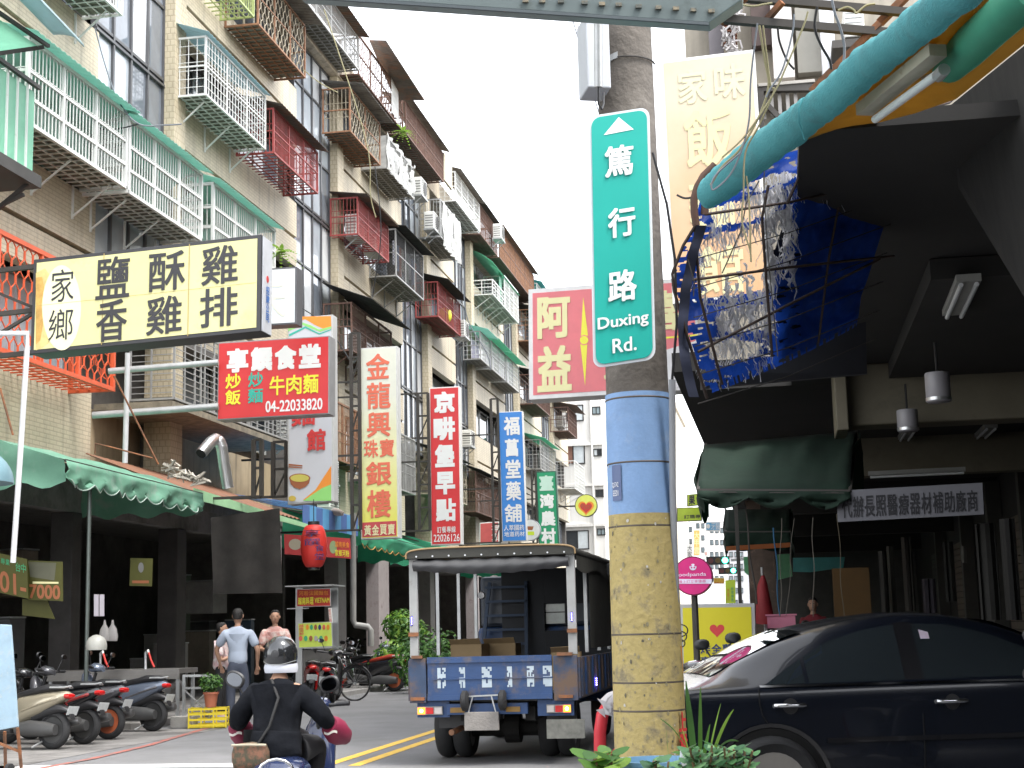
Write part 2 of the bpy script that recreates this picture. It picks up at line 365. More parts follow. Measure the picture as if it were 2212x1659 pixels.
# room windows behind the cages
for bi, (a, c) in enumerate(bays):
    for fl, (z0, z1) in enumerate([(5.85, 7.45), (9.2, 10.7), (12.4, 13.9), (15.5, 17.04)]):
        n = max(1, round((c - a) / 3.6)); 
        for k in range(n):
            ya = a + (c - a) * k / n + .15; yb = a + (c - a) * (k + 1) / n - .15; X = WX - .5 if not (bi == 1 and fl == 0) else WX - .8
            w = MB()
            for yy in (ya, (ya + yb) / 2, yb): w.bb((X - .03, yy - .03, z0), (X + .03, yy + .03, z1))
            w.bb((X - .028, ya, z0), (X + .028, yb, z0 + .06)); w.bb((X - .028, ya, z1 - .06), (X + .028, yb, z1))
            win = w.build('window', SILVER if (bi + k) % 2 else M('white_frame', (.6, .6, .58), .5), blk)
            for q in range(2):
                g = GLS[random.choice([0, 1, 3, 3, 1])]
                p = MB(); p.bb((X - .012, ya + (yb - ya) * q / 2 + .035, z0 + .065), (X + .012, ya + (yb - ya) * (q + 1) / 2 - .035, z1 - .065)); p.build('pane', g, win)
            if fl or bi != 1:
                b = MB(); b.bb((WX - .5, a, z0 - .001), (WX - .01, c, z0 + .03)); b.build('sill', CONC, blk)
# ================================================================ window cages
def Y(px, py, X): return onX(px, py, X).y
CW = M('cage_white', (.66, .67, .65), .45, var=.08, dirt=(.35, .3, .22), dscale=5, damt=.3)
CG = M('cage_green', (.22, .52, .4), .5, var=.1)
CR = M('cage_red', (.3, .05, .045), .55, var=.2, dirt=(.15, .06, .04), dscale=5, damt=.4)
CRUSTO = M('cage_rust_orange', (.26, .13, .07), .7, var=.35, scale=6)
CTAN = M('cage_tan_wire', (.36, .31, .23), .6, var=.2)
CBLK = M('cage_black', (.05, .048, .045), .6, var=.2)
CBRN = M('cage_brown', (.14, .075, .055), .7, var=.3, scale=5)
CGRY = M('cage_grey', (.36, .36, .35), .5, .3, var=.15)
CORA = M('cage_orange_red', (.62, .1, .035), .45, var=.12)
CYG = M('cage_yellow_green', (.32, .38, .14), .5, var=.15)
PAQUA = M('aqua_plastic_sheet', (.38, .62, .55), .35, var=.08, trans=.5)
PGRN = M('green_plastic_sheet', (.22, .52, .38), .35, var=.1, trans=.5)
PBLU = M('pale_blue_sheet', (.42, .55, .58), .4, var=.08, trans=.4)
RSHEET = M('rusty_corrugated_sheet', (.12, .1, .085), .75, var=.3, scale=3, dirt=(.2, .1, .06), dscale=2.5, damt=.45)
GSHEET = M('grey_corrugated_sheet', (.2, .19, .175), .7, var=.25, scale=2, dirt=(.1, .09, .08), dscale=3, damt=.45)
BSHEET = M('black_canopy_sheet', (.035, .033, .03), .8, var=.4, scale=3)
PLAST = M('weathered_white_plastic', (.55, .55, .53), .5, var=.25, scale=2.5, trans=.25, stretch=(1, .6, 2.5))
GRIME = M('grimy_tray', (.15, .145, .11), .8, var=.4, scale=6)
def bars_panel(mb, P, n, st, r=.011, sp=.11):
    """P(u,v)->point; n=(width,height) in metres"""
    w, h = n
    if st == 'vert':
        k = max(2, int(w / sp))
        for i in range(1, k): mb.tube([P(i / k, 0), P(i / k, 1)], r, 4, False)
        for v in (.33, .66): mb.tube([P(0, v), P(1, v)], r, 4, False)
    elif st == 'grid':
        k = max(2, int(w / .17)); 
        for i in range(1, k): mb.tube([P(i / k, 0), P(i / k, 1)], r, 4, False)
        k = max(2, int(h / .17))
        for i in range(1, k): mb.tube([P(0, i / k), P(1, i / k)], r * .8, 4, False)
    elif st == 'slat':
        k = max(2, int(w / .5))
        for i in range(1, k): mb.tube([P(i / k, 0), P(i / k, 1)], r * 2, 4, False)
        k = max(2, int(h / .12))
        for i in range(1, k): mb.tube([P(0, i / k), P(1, i / k)], r, 4, False)
    elif st == 'wave':
        k = max(2, int(w / .13)); m = max(3, int(h / .2)); a = .38 / k
        for i in range(1, k):
            for s in (1,):
                pts = []
                for j in range(m + 1):
                    d = a * (1 if (j + i) % 2 else -1)
                    pts += [P(min(max(i / k + d, 0), 1), min((j + .12) / (m + .24), 1)), P(min(max(i / k + d, 0), 1), min((j + .72) / (m + .24), 1))]
                mb.tube([P(i / k, 0)] + pts[:-1] + [P(i / k, 1)], r, 4, False)
    elif st == 'mesh':
        k = int(w / .09)
        m = int((w + h) / .1)
        for i in range(m):
            o = i * .1
            a = (max(0, o - h), min(o, h)); c = (min(o, w), max(0, o - w))
            mb.tube([P(a[0] / w, a[1] / h), P(c[0] / w, c[1] / h)], r * .6, 3, False)
            mb.tube([P(a[0] / w, 1 - a[1] / h), P(c[0] / w, 1 - c[1] / h)], r * .6, 3, False)
def cage(label, y0, y1, z0, z1, Xf, st, m, mb_=None, roof=None, tray=GRIME, group='window cages along the left block', back=WX, brk=True, mid=(.5,), ov=.25, rz=.35, endst=None, thick=.022, extra=None, sp=.11, name='window_cage'):
    mb_ = mb_ or m
    t = thing(name, label, 'window cage', (Xf, (y0 + y1) / 2, z0), group=group)
    f = MB(); q = thick
    for y in (y0, y1):
        f.bar((Xf, y, z0 - q), (Xf, y, z1 + q), 2 * q); 
        for z in (z0, z1): f.bar((back, y, z), (Xf + q, y, z), 2 * q * .98)
        f.bar((back + .03, y, z0), (back + .03, y, z1), 2 * q * .96)
        for v in mid: f.bar((back, y, z0 + (z1 - z0) * v), (Xf, y, z0 + (z1 - z0) * v), q * 1.5)
    for z in (z0, z1): f.bar((Xf, y0, z), (Xf, y1, z), 2 * q * 1.02)
    for v in mid: f.bar((Xf, y0, z0 + (z1 - z0) * v), (Xf, y1, z0 + (z1 - z0) * v), q * 1.4)
    k = max(1, round((y1 - y0) / 1.3))
    for i in range(1, k): yy = y0 + (y1 - y0) * i / k; f.bar((Xf, yy, z0), (Xf, yy, z1), q * 1.7)
    f.build('frame', m, t)
    s = MB(); bars_panel(s, lambda u, v: Vector((Xf, y0 + (y1 - y0) * u, z0 + (z1 - z0) * v)), (y1 - y0, z1 - z0), st, sp=sp)
    for y in (y0, y1): bars_panel(s, lambda u, v: Vector((back + (Xf - back) * u, y, z0 + (z1 - z0) * v)), (abs(Xf - back), z1 - z0), endst or st, sp=sp)
    s.build('bars', mb_, t, kind='stuff')
    g = MB()
    for i in range(1, max(3, int((y1 - y0) / .22))): yy = y0 + .22 * i; g.bar((back, min(yy, y1), z0), (Xf, min(yy, y1), z0), .03, .02)
    for i in range(1, 4): xx = back + (Xf - back) * i / 4; g.bar((xx, y0, z0 + .01), (xx, y1, z0 + .01), .03, .02)
    g.build('floor_grille', m, t, kind='stuff')
    if tray is not None:
        g = MB(); yy = y0
        g.bb((back + .02, y0 + .05, z0 + .025), (Xf - .05, y1 - .05, z0 + .045)); g.build('tray', tray, t)
    if roof:
        def rf(u, v):
            x = back + .01 + (Xf + ov - back) * v; zz = z1 + .05 + rz * (1 - v) + .012 * math.sin(u * (y1 - y0 + .3) / .09 * 2 * math.pi / 2)
            return (x, y0 - .15 + (y1 - y0 + .3) * u, zz)
        r = MB(); n = min(220, int((y1 - y0) / .045)); r.grid(rf, n, 3); r.build('roof_sheet', roof, t, solid=.008)
    if brk:
        for yy in (y0 + .3, (y0 + y1) / 2, y1 - .3):
            h = MB(); h.bar((back + .02, yy, z0 - .6), (back + .02, yy, z0 - .03), .035); h.bar((back + .03, yy, z0 - .55), (Xf - .15, yy, z0 - .05), .03)
            h.build('bracket', m, t)
    return t
c1 = cage('wide white cage with aqua roof panels nearest the viewer, third floor', 20.9, 24.5, 9.2, 10.55, -11.05, 'vert', CW, roof=PAQUA, mid=(.3, .62), ov=.2, sp=.12, thick=.03)
# green upper half of the white cages: aqua wall inset behind the bars
def inset(t, y0, y1, z0, z1, X, m, name='back_sheet'):
    b = MB(); b.bb((X - .01, y0, z0), (X + .01, y1, z1)); b.build(name, m, t)
c2 = cage('second wide white cage with aqua roof panels, right of the nearest one', 24.62, 28.1, 9.15, 10.5, -11.05, 'vert', CW, roof=PAQUA, mid=(.3, .62), ov=.2, sp=.12, thick=.03)
c3 = cage('third white cage with aqua roof panels, partly behind the yellow sign', 28.75, 32.6, 9.2, 10.5, -11.05, 'vert', CW, roof=PAQUA, mid=(.3, .62), ov=.2, sp=.12, thick=.03)
for t, a, c in ((c1, 20.9, 24.5), (c2, 24.62, 28.1), (c3, 28.75, 32.6)):
    b = MB(); b.grid(lambda u, v: (-11.85 + .72 * v, a + (c - a) * u, 10.58 - .5 * (1 - v) ** 1.5), 24, 4); b.build('inner_canopy', PAQUA, t)
    inset(t, a + .1, c - .1, 9.3, 10.3, -11.7, M('aqua_inner_blind', (.4, .6, .52), .5, var=.2, trans=.3))
cage('small white cage cut off by the top edge of the photograph', 20.5, 24.45, 12.4, 13.6, -11.15, 'vert', CW, brk=True)
cage('white gridded cage with pale blue roof on the fourth floor', 28.55, 32.25, 12.35, 13.6, -11.15, 'grid', CW, roof=PBLU, ov=.1, rz=.3)
cage('dark red cage under a rusty sheet beside the white gridded cage', 32.4, 35.8, 12.3, 13.35, -11.0, 'vert', CR, roof=RSHEET, tray=None, brk=False, sp=.09)
cage('yellow green cage at the top edge of the photograph', 28.6, 31.3, 15.15, 16.4, -11.1, 'vert', CYG, brk=False, tray=None)
cage('rusty orange cage of wavy tan wires under a grey sheet', 31.6, 35.1, 15.1, 16.45, -11.1, 'wave', CRUSTO, CTAN, roof=GSHEET, brk=False, ov=.45, rz=.2)
cage('rusty orange cage of wavy wires right of the second glass strip', 39.2, 42.4, 15.05, 16.3, -11.1, 'wave', CRUSTO, CTAN, roof=GSHEET, brk=False, ov=.4, rz=.2, endst='vert')
t = cage('cage shrouded in torn whitish plastic, right of the wavy wire cage', 43.2, 46.6, 15.2, 16.2, -11.1, 'vert', CGRY, brk=False)
b = MB(); b.grid(lambda u, v: (-11.07 + .03 * math.sin(u * 40) + .03 * math.sin(v * 9 + u * 30), 43.15 + 3.5 * u, 15.15 + 1.15 * v), 60, 12, keep=lambda u, v: noise.noise(Vector((u * 7, v * 3, 1))) > -.32); b.build('plastic_wrap', PLAST, t)
b = MB(); b.quad((-11.85, 43.17, 15.2), (-11.1, 43.17, 15.2), (-11.1, 43.17, 16.2), (-11.85, 43.17, 16.2)); b.build('plastic_wrap', PLAST, t)
cage('dark red cage holding two air conditioners on the fourth floor', 39.9, 43.25, 12.3, 13.35, -11.1, 'vert', CR, roof=RSHEET, brk=False, ov=.3, rz=.15, tray=None, sp=.09)
t = cage('black wire mesh cage full of laundry on the fourth floor', 44.0, 47.6, 12.05, 13.5, -11.05, 'mesh', CGRY, CBLK, roof=BSHEET, ov=.35, rz=.2)
cl = [(.5, .5, .55), (.25, .3, .45), (.5, .2, .15), (.6, .58, .5), (.12, .12, .14), (.3, .35, .32)]
for i in range(9):
    y = 44.4 + i * .34
    b = MB(); b.grid(lambda u, v: (-11.25 + .05 * math.sin(u * 7 + i), y + .28 * u * (1 - .1 * v), 13.25 - (.7 + .12 * (i % 3)) * v + .02 * math.sin(u * 5)), 5, 6); b.build('hung_garment', M('garment_%s' % 'abcdef'[i % 6], cl[i % 6], .9, var=.1), t, solid=.01)
cage('dark cage under a sagging black canopy behind the gold shop sign', 39.2, 43.5, 8.9, 10.2, -11.1, 'vert', CBRN, roof=BSHEET, ov=.6, rz=.55)
t = cage('cage wrapped in ragged grey plastic on the fifth floor above the brown cage', 50.6, 54.0, 14.95, 16.3, -11.1, 'vert', CGRY, brk=False)
b = MB(); b.grid(lambda u, v: (-11.07 + .04 * math.sin(u * 37) + .03 * math.sin(v * 8 + u * 23), 50.9 + 3.2 * u, 14.7 + 1.6 * v), 60, 12, keep=lambda u, v: noise.noise(Vector((u * 6, v * 3, 5))) > -.36); b.build('plastic_wrap', PLAST, t)
t = cage('brown red cage with a yellow toy bag under a black sheet', 50.0, 53.7, 12.0, 13.2, -11.1, 'vert', CR, roof=BSHEET, ov=.4, rz=.35, brk=False)
b = MB(True); b.loft([(-.3, 0, .02, .02), (-.2, 0, .2, .22), (0, 0, .28, .3), (.2, .02, .2, .22), (.3, 0, .02, .02)], axis='Y')
b.v = [v + Vector((-11.3, 51.9, 12.4)) for v in b.v]; b.build('yellow_bag', M('yellow_bag', (.75, .72, .05), .5), t)
t = cage('white railed balcony cage under a bright green plastic roof on the fifth floor', 59.9, 62.6, 14.9, 15.5, -11.0, 'slat', CW, brk=True, roof=None)
b = MB(); b.grid(lambda u, v: (WX + .02 + .95 * v, 59.7 + 6.6 * u, 16.75 - .55 * v ** 1.6 + .01 * math.sin(u * 200)), 90, 6); b.build('roof_sheet', PGRN, t, solid=.01)
inset(t, 62.0, 62.6, 14.95, 16.3, -11.1, PGRN)
cage('tall white gridded balcony cage beside the green roofed balcony', 62.7, 66.1, 14.9, 16.3, -11.0, 'grid', CW, brk=True)
for i, (a, c, zz) in enumerate(((58.0, 60.0, 13.15), (60.4, 63.4, 13.2), (63.8, 67.0, 13.2))):
    tt = cage(['pale cage under the nearest of the three small green awnings', 'pale cage with purple curtain under the middle small green awning', 'pale cage under the farthest of the three small green awnings'][i], a, c, 11.9, zz - .15, -11.2, 'grid', CGRY, CW, roof=PGRN if i else PAQUA, ov=.35, rz=.3, brk=False)
    inset(tt, a + .2, c - .3, 12.0, 12.8, -11.6, M('pale_purple_curtain', (.55, .52, .65), .8))
cage('orange cage far along the block behind the large red and white sign', 70.3, 74.5, 14.9, 16.4, -11.0, 'grid', CRUSTO, roof=BSHEET, brk=False)
cage('brown cage low behind the large red and white sign', 70.5, 75.0, 11.9, 13.3, -11.0, 'vert', CBRN, roof=BSHEET, brk=False, ov=.5)
cage('dark rusty cage under a slanting sheet at the far end of the block', 81.0, 84.5, 11.9, 13.2, -10.9, 'vert', CBRN, roof=RSHEET, brk=False, ov=.5)
cage('grey green wire cage between the blue sign and the green sign', 71.5, 76.5, 8.9, 10.3, -11.0, 'grid', CGRY, roof=PGRN, brk=False)
cage('white balcony cage at the far end above the green sign', 82.2, 86.5, 8.9, 10.4, -10.8, 'grid', CW, brk=True)
t = cage('orange red cage of wavy bars over the green awning at far left', 17.6, 24.25, 5.55, 7.3, -11.1, 'wave', CORA, tray=None, brk=False, thick=.035, mid=())
g = cage('grey gridded balcony with flower pots behind the red food sign', 26.7, 33.4, 5.75, 7.2, -11.0, 'slat', CGRY, brk=False, thick=.02, mid=())
b = MB(); b.bb((WX - .6, 26.5, 5.56), (-10.95, 33.6, 5.68)); b.build('balcony_floor', M('stained_slab', (.22, .19, .14), .85, var=.4, scale=5), g)
cage('rusty barred balcony cage between the noodle sign and gold shop sign', 37.2, 40.9, 5.8, 7.3, -11.15, 'vert', CRUSTO, brk=False)
cage('grey barred balcony cage between the gold shop sign and red breakfast sign', 41.5, 46.5, 5.6, 7.3, -11.15, 'vert', CGRY, brk=False)
cage('beige wavy barred cage right of the red breakfast sign', 49.5, 54.5, 5.9, 7.3, -11.15, 'wave', CTAN, roof=BSHEET, brk=False, rz=.3)
for i, (a, c) in enumerate(((56.5, 62), (63.5, 68))):
    cage(['dark recessed balcony cage left of the blue medicine sign', 'dark balcony cage behind the blue medicine sign'][i], a, c, 5.8, 7.3, -11.2, 'vert', CBRN, roof=BSHEET, brk=False)
# roof level cages
t = cage('grey barred rooftop cage under a brown corrugated eave', 33.4, 40.1, 17.15, 18.1, -11.1, 'vert', CGRY, brk=False, roof=RSHEET, ov=.3, rz=.25)
t = cage('tall brown rooftop cage with wavy bars under the raised slanting roof', 40.3, 45.5, 17.1, 18.3, -11.15, 'wave', CBRN, roof=None, brk=False)
Q = [onX(834, 87, -10.5), onX(917, 215, -10.5), onX(798, 86, -11.3), onX(853, 215, -11.3)]
b = MB(); b.grid(lambda u, v: Q[2].lerp(Q[3], u).lerp(Q[0].lerp(Q[1], u), v) + Vector((0, 0, .015 * math.sin(u * 200))), 120, 4); b.build('roof_sheet', RSHEET, t, solid=.02)
b = MB(); b.grid(lambda u, v: (-11.1, 43.9 + .9 * u, 17.2 + 1.2 * v), 2, 2); b.build('plastic_panel', PLAST, t)
cage('brown rooftop cage of close bars with a bright green plant below', 45.7, 51.2, 17.1, 18.15, -11.1, 'vert', CBRN, roof=GSHEET, brk=False, sp=.08)
b = MB(); b.bb((-11.14, 51.3, 17.2), (-11.06, 52.6, 18.2)); tag(b.build('tan_panel', M('tan_board', (.6, .55, .42), .7, var=.1)), 'plain tan board wall between brown and white rooftop cages', 'panel')
cage('white gridded rooftop cage under a pale corrugated eave', 53.3, 57.9, 17.0, 18.1, -11.1, 'grid', CW, roof=GSHEET, brk=False)
cage('rusty brown rooftop cage holding an air conditioner', 58.2, 62.0, 17.0, 18.2, -11.15, 'vert', CBRN, roof=BSHEET, brk=False)
cage('reddish brown rooftop enclosure far along the block', 62.2, 71.5, 17.0, 18.3, -11.1, 'vert', CBRN, CRUSTO, roof=RSHEET, brk=False, sp=.08)
cage('white cage with teal roof at the far end of the rooftop', 71.8, 80.5, 16.2, 18.0, -11.0, 'grid', CW, roof=M('teal_sheet', (.08, .42, .42), .5, trans=.3), brk=False)
# corrugated green block at far left
t = thing('corrugated_enclosure', 'light green corrugated balcony enclosure with white ribs at far left', 'balcony enclosure', (-11, 20, 8.1))
b = MB(); b.bb((WX, 14, 8.3), (-10.85, 20.75, 9.6)); b.build('panel_wall', M('mint_sheet', (.2, .5, .34), .5, var=.15, scale=2), t)
for i in range(22):
    b = MB(); b.bar((-10.84, 14.2 + i * .3, 8.3), (-10.84, 14.2 + i * .3, 9.65), .035); b.build('rib', CW, t)
b = MB(); b.bb((WX, 13.9, 8.1), (-10.75, 20.85, 8.29)); b.bar((-10.8, 14, 9.68), (-10.8, 20.8, 9.68), .06); b.build('frame', CBLK, t)
b = MB(); b.bar((-11.8, 20.6, 7.4), (-10.85, 20.6, 8.1), .06); b.bar((-11.8, 20.6, 7.6), (-10.9, 20.6, 7.95), .05); b.build('bracket', CBLK, t)
t = thing('canopy', 'green plastic canopy with curved pale lip in the top left corner', 'canopy', (-10.5, 20, 12))
P = [D(0, 0, 20.4), D(0, -40, 20.4)]
def lip(u, v):
    a = D(-30 + 138 * u, -45 + 140 * u, 21.5 + 1.6 * u); s = v * 1.5
    return a + Vector((.05 + .5 * math.sin(s), 0, .26 * math.cos(s) - .12))
b = MB(True); b.grid(lip, 14, 8); b.build('curved_lip', PBLU, t, solid=.01)
b = MB(); b.grid(lambda u, v: D(-40 + 125 * u, 14 + 92 * u if 0 else 88 * u + 22 * (1 - v) * (1 - u), 21.5 + 1.4 * u) + Vector((-.9 * (1 - v), 0, -.1)), 8, 3); b.build('green_sheet', PGRN, t)
b = MB(); b.bar(D(-20, 118, 22), D(92, 102, 23), .06); b.bar(D(-20, 15, 21.6), D(105, 100, 23), .05); b.build('frame', CBLK, t)
# air conditioners
ACW = M('ac_casing', (.7, .7, .66), .5, var=.1, dirt=(.4, .37, .3), dscale=5, damt=.35)
acp = None
def ac(label, p, s=(.35, .8, .6)):
    global acp
    if acp is None:
        t = thing('air_conditioner', label, 'air conditioner', (0, 0, 0), group='air conditioners on the left block')
        b = MB(); b.box((0, 0, .3), (.35, .8, .6)); b.build('casing', ACW, t, bevel=.02)
        b = MB(); b.lathe([(.22, 0), (.22, .012), (.05, .014)], 20, (.176, .1, .3), 'X'); b.build('fan_guard', CBLK, t)
        b = MB()
        for i in range(9): b.box((.18, 0, .06 + i * .06), (.012, .72, .012))
        for i in range(5): b.box((0, -.405, .1 + i * .09), (.28, .012, .02))
        b.build('louvre', CBLK, t, kind='stuff')
        b = MB(); b.box((0, 0, -.03), (.4, .85, .05)); b.bar((-.2, -.3, -.35), (.15, -.3, -.06), .03); b.bar((-.2, .3, -.35), (.15, .3, -.06), .03); b.build('bracket', GALV, t)
        acp = t; t.location = p
    else:
        t = copy_tree(acp); t.location = p; t['label'] = label
for lab, p in (('air conditioner inside the dark red cage, nearer of the two', (-11.35, 40.5, 12.35)), ('air conditioner inside the dark red cage, farther of the two', (-11.3, 42.3, 12.33)),
               ('air conditioner on a bracket above the third glass strip', (-11.2, 47.9, 15.6)), ('air conditioner between the second plastic wrapped cage and the pilaster', (-11.35, 50.35, 15.1)),
               ('air conditioner at the right end of the brown red cage', (-11.1, 54.1, 12.0)), ('air conditioner on the rooftop by the raised iron shelf', (-10.8, 60.5, 17.3)),
               ('air conditioner on the wall between the red and blue upright signs', (-11.5, 56.8, 8.3)), ('air conditioner over the green sign near the end of the block', (-11.5, 82.4, 12.3)),
               ('air conditioner behind the white noodle sign', (-11.3, 34.4, 5.9)), ('air conditioner beneath the black canopy behind the gold shop sign', (-11.35, 40.6, 8.95)),
               ('air conditioner standing on the ledge left of the gold shop sign', (-11.3, 37.6, 4.5)), ('second air conditioner stacked above the ledge one left of the gold shop sign', (-11.3, 37.6, 5.15))):
    ac(lab, p)
# ================================================================ signs over the street
STL = M('dark_steel_lattice', (.06, .055, .05), .6, .4, var=.2)
def ink(name, c, **k): return M('ink_' + name, c, .5, var=.04, **k)
I = {'red': ink('red', (.62, .05, .05)), 'blk': ink('black', (.03, .03, .035)), 'wht': ink('white', (.82, .82, .82)), 'crm': ink('cream', (.8, .76, .45)),
     'yel': ink('yellow', (.85, .8, .06)), 'grn': ink('green', (.05, .42, .2)), 'blu': ink('blue', (.05, .2, .6)), 'org': ink('orange', (.85, .3, .04)),
     'coral': ink('coral', (.75, .17, .1)), 'navy': ink('navy', (.03, .05, .16)), 'pyel': ink('pale_yellow', (.8, .75, .4)), 'lilac': ink('lilac', (.72, .7, .85)),
     'teal': ink('teal_green', (.04, .45, .35)), 'faint': ink('faint_yellow', (.58, .52, .28)), 'ghost': ink('ghost_cream', (.74, .74, .62)), 'brown': ink('brown', (.35, .12, .05)), 'mint': ink('mint', (.3, .7, .2))}
def sign(name, label, cat, quad, d, face, frame, thick=.22, border=.04, yaw=0.0, group=None, texts=(), polys=(), round_=0, facedir=True):
    """texts: (string, px box x0,y0,x1,y1 | None, ink, weight, vertical); polys: (list of px points, ink)"""
    O, U, V, N = px_plane(quad, d, yaw)
    lu, lv = U.length, V.length
    t = thing(name, label, cat, O + U / 2 - N * thick / 2, group=group)
    b = MB(); bu, bv = border / lu, border / lv
    def P(u, v, o=0): return O + U * u + V * v + N * o
    if not round_:
        outer = [(0, 0), (1, 0), (1, 1), (0, 1)]
    else:
        outer = []
        for cx_, cy_, a0 in ((1 - round_ / lu, round_ / lv, -90), (1 - round_ / lu, 1 - round_ / lv, 0), (round_ / lu, 1 - round_ / lv, 90), (round_ / lu, round_ / lv, 180)):
            for k in range(6): a = math.radians(a0 + 18 * k); outer.append((cx_ + round_ / lu * math.cos(a), cy_ + round_ / lv * math.sin(a)))
    b.hexa([P(u, v) for u, v in outer], -N * thick); b.build('casing', frame, t, bevel=.006 if thick > .05 else 0)
    inner = [(.5 + (u - .5) * (1 - 2 * bu), .5 + (v - .5) * (1 - 2 * bv)) for u, v in outer]
    b = MB(); b.hexa([P(u, v, .006) for u, v in inner], -N * .005); fobj = b.build('face', face, t)
    def uv(px, py):
        q = onP(px, py, O, N) - O; G = Matrix(((U.dot(U), U.dot(V)), (U.dot(V), V.dot(V)))).inverted() @ Vector((q.dot(U), q.dot(V))); return G.x, G.y
    lay = 0
    for pts, col in polys:
        q = MB(); flat_poly(q, [uv(*p) for p in pts], O, U, V, N, .008 + .0012 * lay); lay += 1; q.build('printed_shape', col, t)
    by = {}
    for s, box, col, wt, vert in texts:
        x0, y0, x1, y1 = box; c = [uv(x0, (y0 + y1) / 2), uv(x1, (y0 + y1) / 2), uv((x0 + x1) / 2, y1), uv((x0 + x1) / 2, y0)]
        bx4 = (c[0][0], c[2][1], c[1][0], c[3][1]); lf = .008 + .0012 * lay + .003
        if len(s) > 1 and all(ord(ch) > 0x2000 for ch in s):
            for i, ch in enumerate(s):
                f0, f1 = i / len(s), (i + 1) / len(s); g = .04
                bq = (bx4[0] + (bx4[2] - bx4[0]) * (f0 + g / len(s)), bx4[1], bx4[0] + (bx4[2] - bx4[0]) * (f1 - g / len(s)), bx4[3]) if not vert else (bx4[0], bx4[3] - (bx4[3] - bx4[1]) * (f1 - g / len(s)), bx4[2], bx4[3] - (bx4[3] - bx4[1]) * (f0 + g / len(s)))
                q = MB(); text_on(q, ch, O, U, V, N, bq, wt, False, gap=.02, lift=lf); q.build('lettering', col, t)
        else: q = MB(); text_on(q, s, O, U, V, N, bx4, wt, vert, gap=.08, lift=lf); q.build('lettering', col, t)
    return t, O, U, V, N
def grad(name, c0, c1, z0, z1, mott=None, amt=.5):
    m = M(name, c0, .5, var=.06, scale=3); nt = m.node_tree; N = nt.nodes; L = nt.links; b = N['Principled BSDF']
    tc = N.new('ShaderNodeTexCoord'); sp = N.new('ShaderNodeSeparateXYZ'); L.new(tc.outputs['Object'], sp.inputs[0])
    r = N.new('ShaderNodeMapRange'); r.inputs[1].default_value = z0; r.inputs[2].default_value = z1; L.new(sp.outputs[2], r.inputs[0])
    x = N.new('ShaderNodeMix'); x.data_type = 'RGBA'; x.inputs[6].default_value = tuple(c1) + (1,); L.new(b.inputs['Base Color'].links[0].from_socket, x.inputs[7])
    f = r.outputs[0]
    if mott:
        n = N.new('ShaderNodeTexNoise'); n.inputs['Scale'].default_value = mott; n.inputs['Detail'].default_value = 5; L.new(tc.outputs['Object'], n.inputs['Vector'])
        a = N.new('ShaderNodeMath'); a.operation = 'MULTIPLY_ADD'; L.new(n.outputs[0], a.inputs[0]); a.inputs[1].default_value = amt * 2; a.inputs[2].default_value = -amt
        s = N.new('ShaderNodeMath'); s.operation = 'ADD'; s.use_clamp = True; L.new(a.outputs[0], s.inputs[0]); L.new(f, s.inputs[1]); f = s.outputs[0]
    L.new(f, x.inputs[0]); L.new(x.outputs[2], b.inputs['Base Color']); return m
SV = dict(cat='sign')
YEL_SIGN = M('aged_yellow_acrylic', (.64, .62, .3), .45, var=.08, scale=1.2, dirt=(.6, .5, .22), dscale=1.1, damt=.36)
t, O, U, V_, N_ = sign('shop_sign', 'large aged yellow box sign with black calligraphy for fried chicken, black frame', 'sign', [(71, 560), (566, 507), (560, 714), (67, 766)], 19.5, YEL_SIGN, M('black_frame', (.035, .035, .04), .5), .42, .05,
     polys=[([(78, 590), (98, 580), (112, 600), (104, 640), (112, 700), (106, 740), (92, 752), (78, 757)], M('rust_stain_soft', (.62, .5, .2), .6, var=.25, scale=5)), ([(78, 600), (92, 598), (97, 625), (90, 660), (94, 700), (88, 735), (78, 745)], M('rust_stain', (.5, .3, .08), .6, var=.35, scale=7)), (ell(134, 665, 42, 92), M('oval_pale_yellow', (.8, .8, .5), .5, var=.04))],
     texts=[('家', (110, 582, 163, 652), I['blk'], .0, 0), ('鄉', (104, 668, 161, 735), I['blk'], .0, 0), ('鹽', (205, 555, 284, 645), I['blk'], .012, 0), ('香', (206, 648, 278, 737), I['blk'], .012, 0),
            ('酥', (319, 544, 404, 628), I['blk'], .012, 0), ('雞', (314, 640, 397, 722), I['blk'], .012, 0), ('雞', (433, 531, 518, 614), I['blk'], .012, 0), ('排', (429, 622, 518, 706), I['blk'], .012, 0)])
# stained left edge, seams, white end cap and arms
q = MB()
for k in range(2):
    u = .69 if k else .315
    q.add([O + U * u + V_ * .02 + N_ * .0115, O + U * (u + .004) + V_ * .02 + N_ * .0115, O + U * (u + .004) + V_ * .98 + N_ * .0115, O + U * u + V_ * .98 + N_ * .0115], [(0, 1, 2, 3)])
q.add([O + U * .02 + V_ * .5 + N_ * .0118, O + U * .98 + V_ * .5 + N_ * .0118, O + U * .98 + V_ * .504 + N_ * .0118, O + U * .02 + V_ * .504 + N_ * .0118], [(0, 1, 2, 3)])
q.build('seam', M('seam_stain', (.4, .3, .12), .6), t)
e = (O + U * 1.0); Uu = U.normalized(); Vu = V_.normalized()
q = MB(); q.hexa([e + Uu * .003 + V_ * .01 - N_ * .05, e + Uu * .003 + V_ * .01 - N_ * .40, e + Uu * .003 + V_ * .99 - N_ * .40, e + Uu * .003 + V_ * .99 - N_ * .05], Uu * .01); q.build('end_cap', M('pale_end_cap', (.6, .62, .66), .5), t)
q = MB(); text_on(q, '招牌公司', e + Uu * .018 - N_ * .05, -N_ * .35, V_, Uu, (.3, .12, .65, .5), .02, True); q.build('lettering', I['blu'], t)
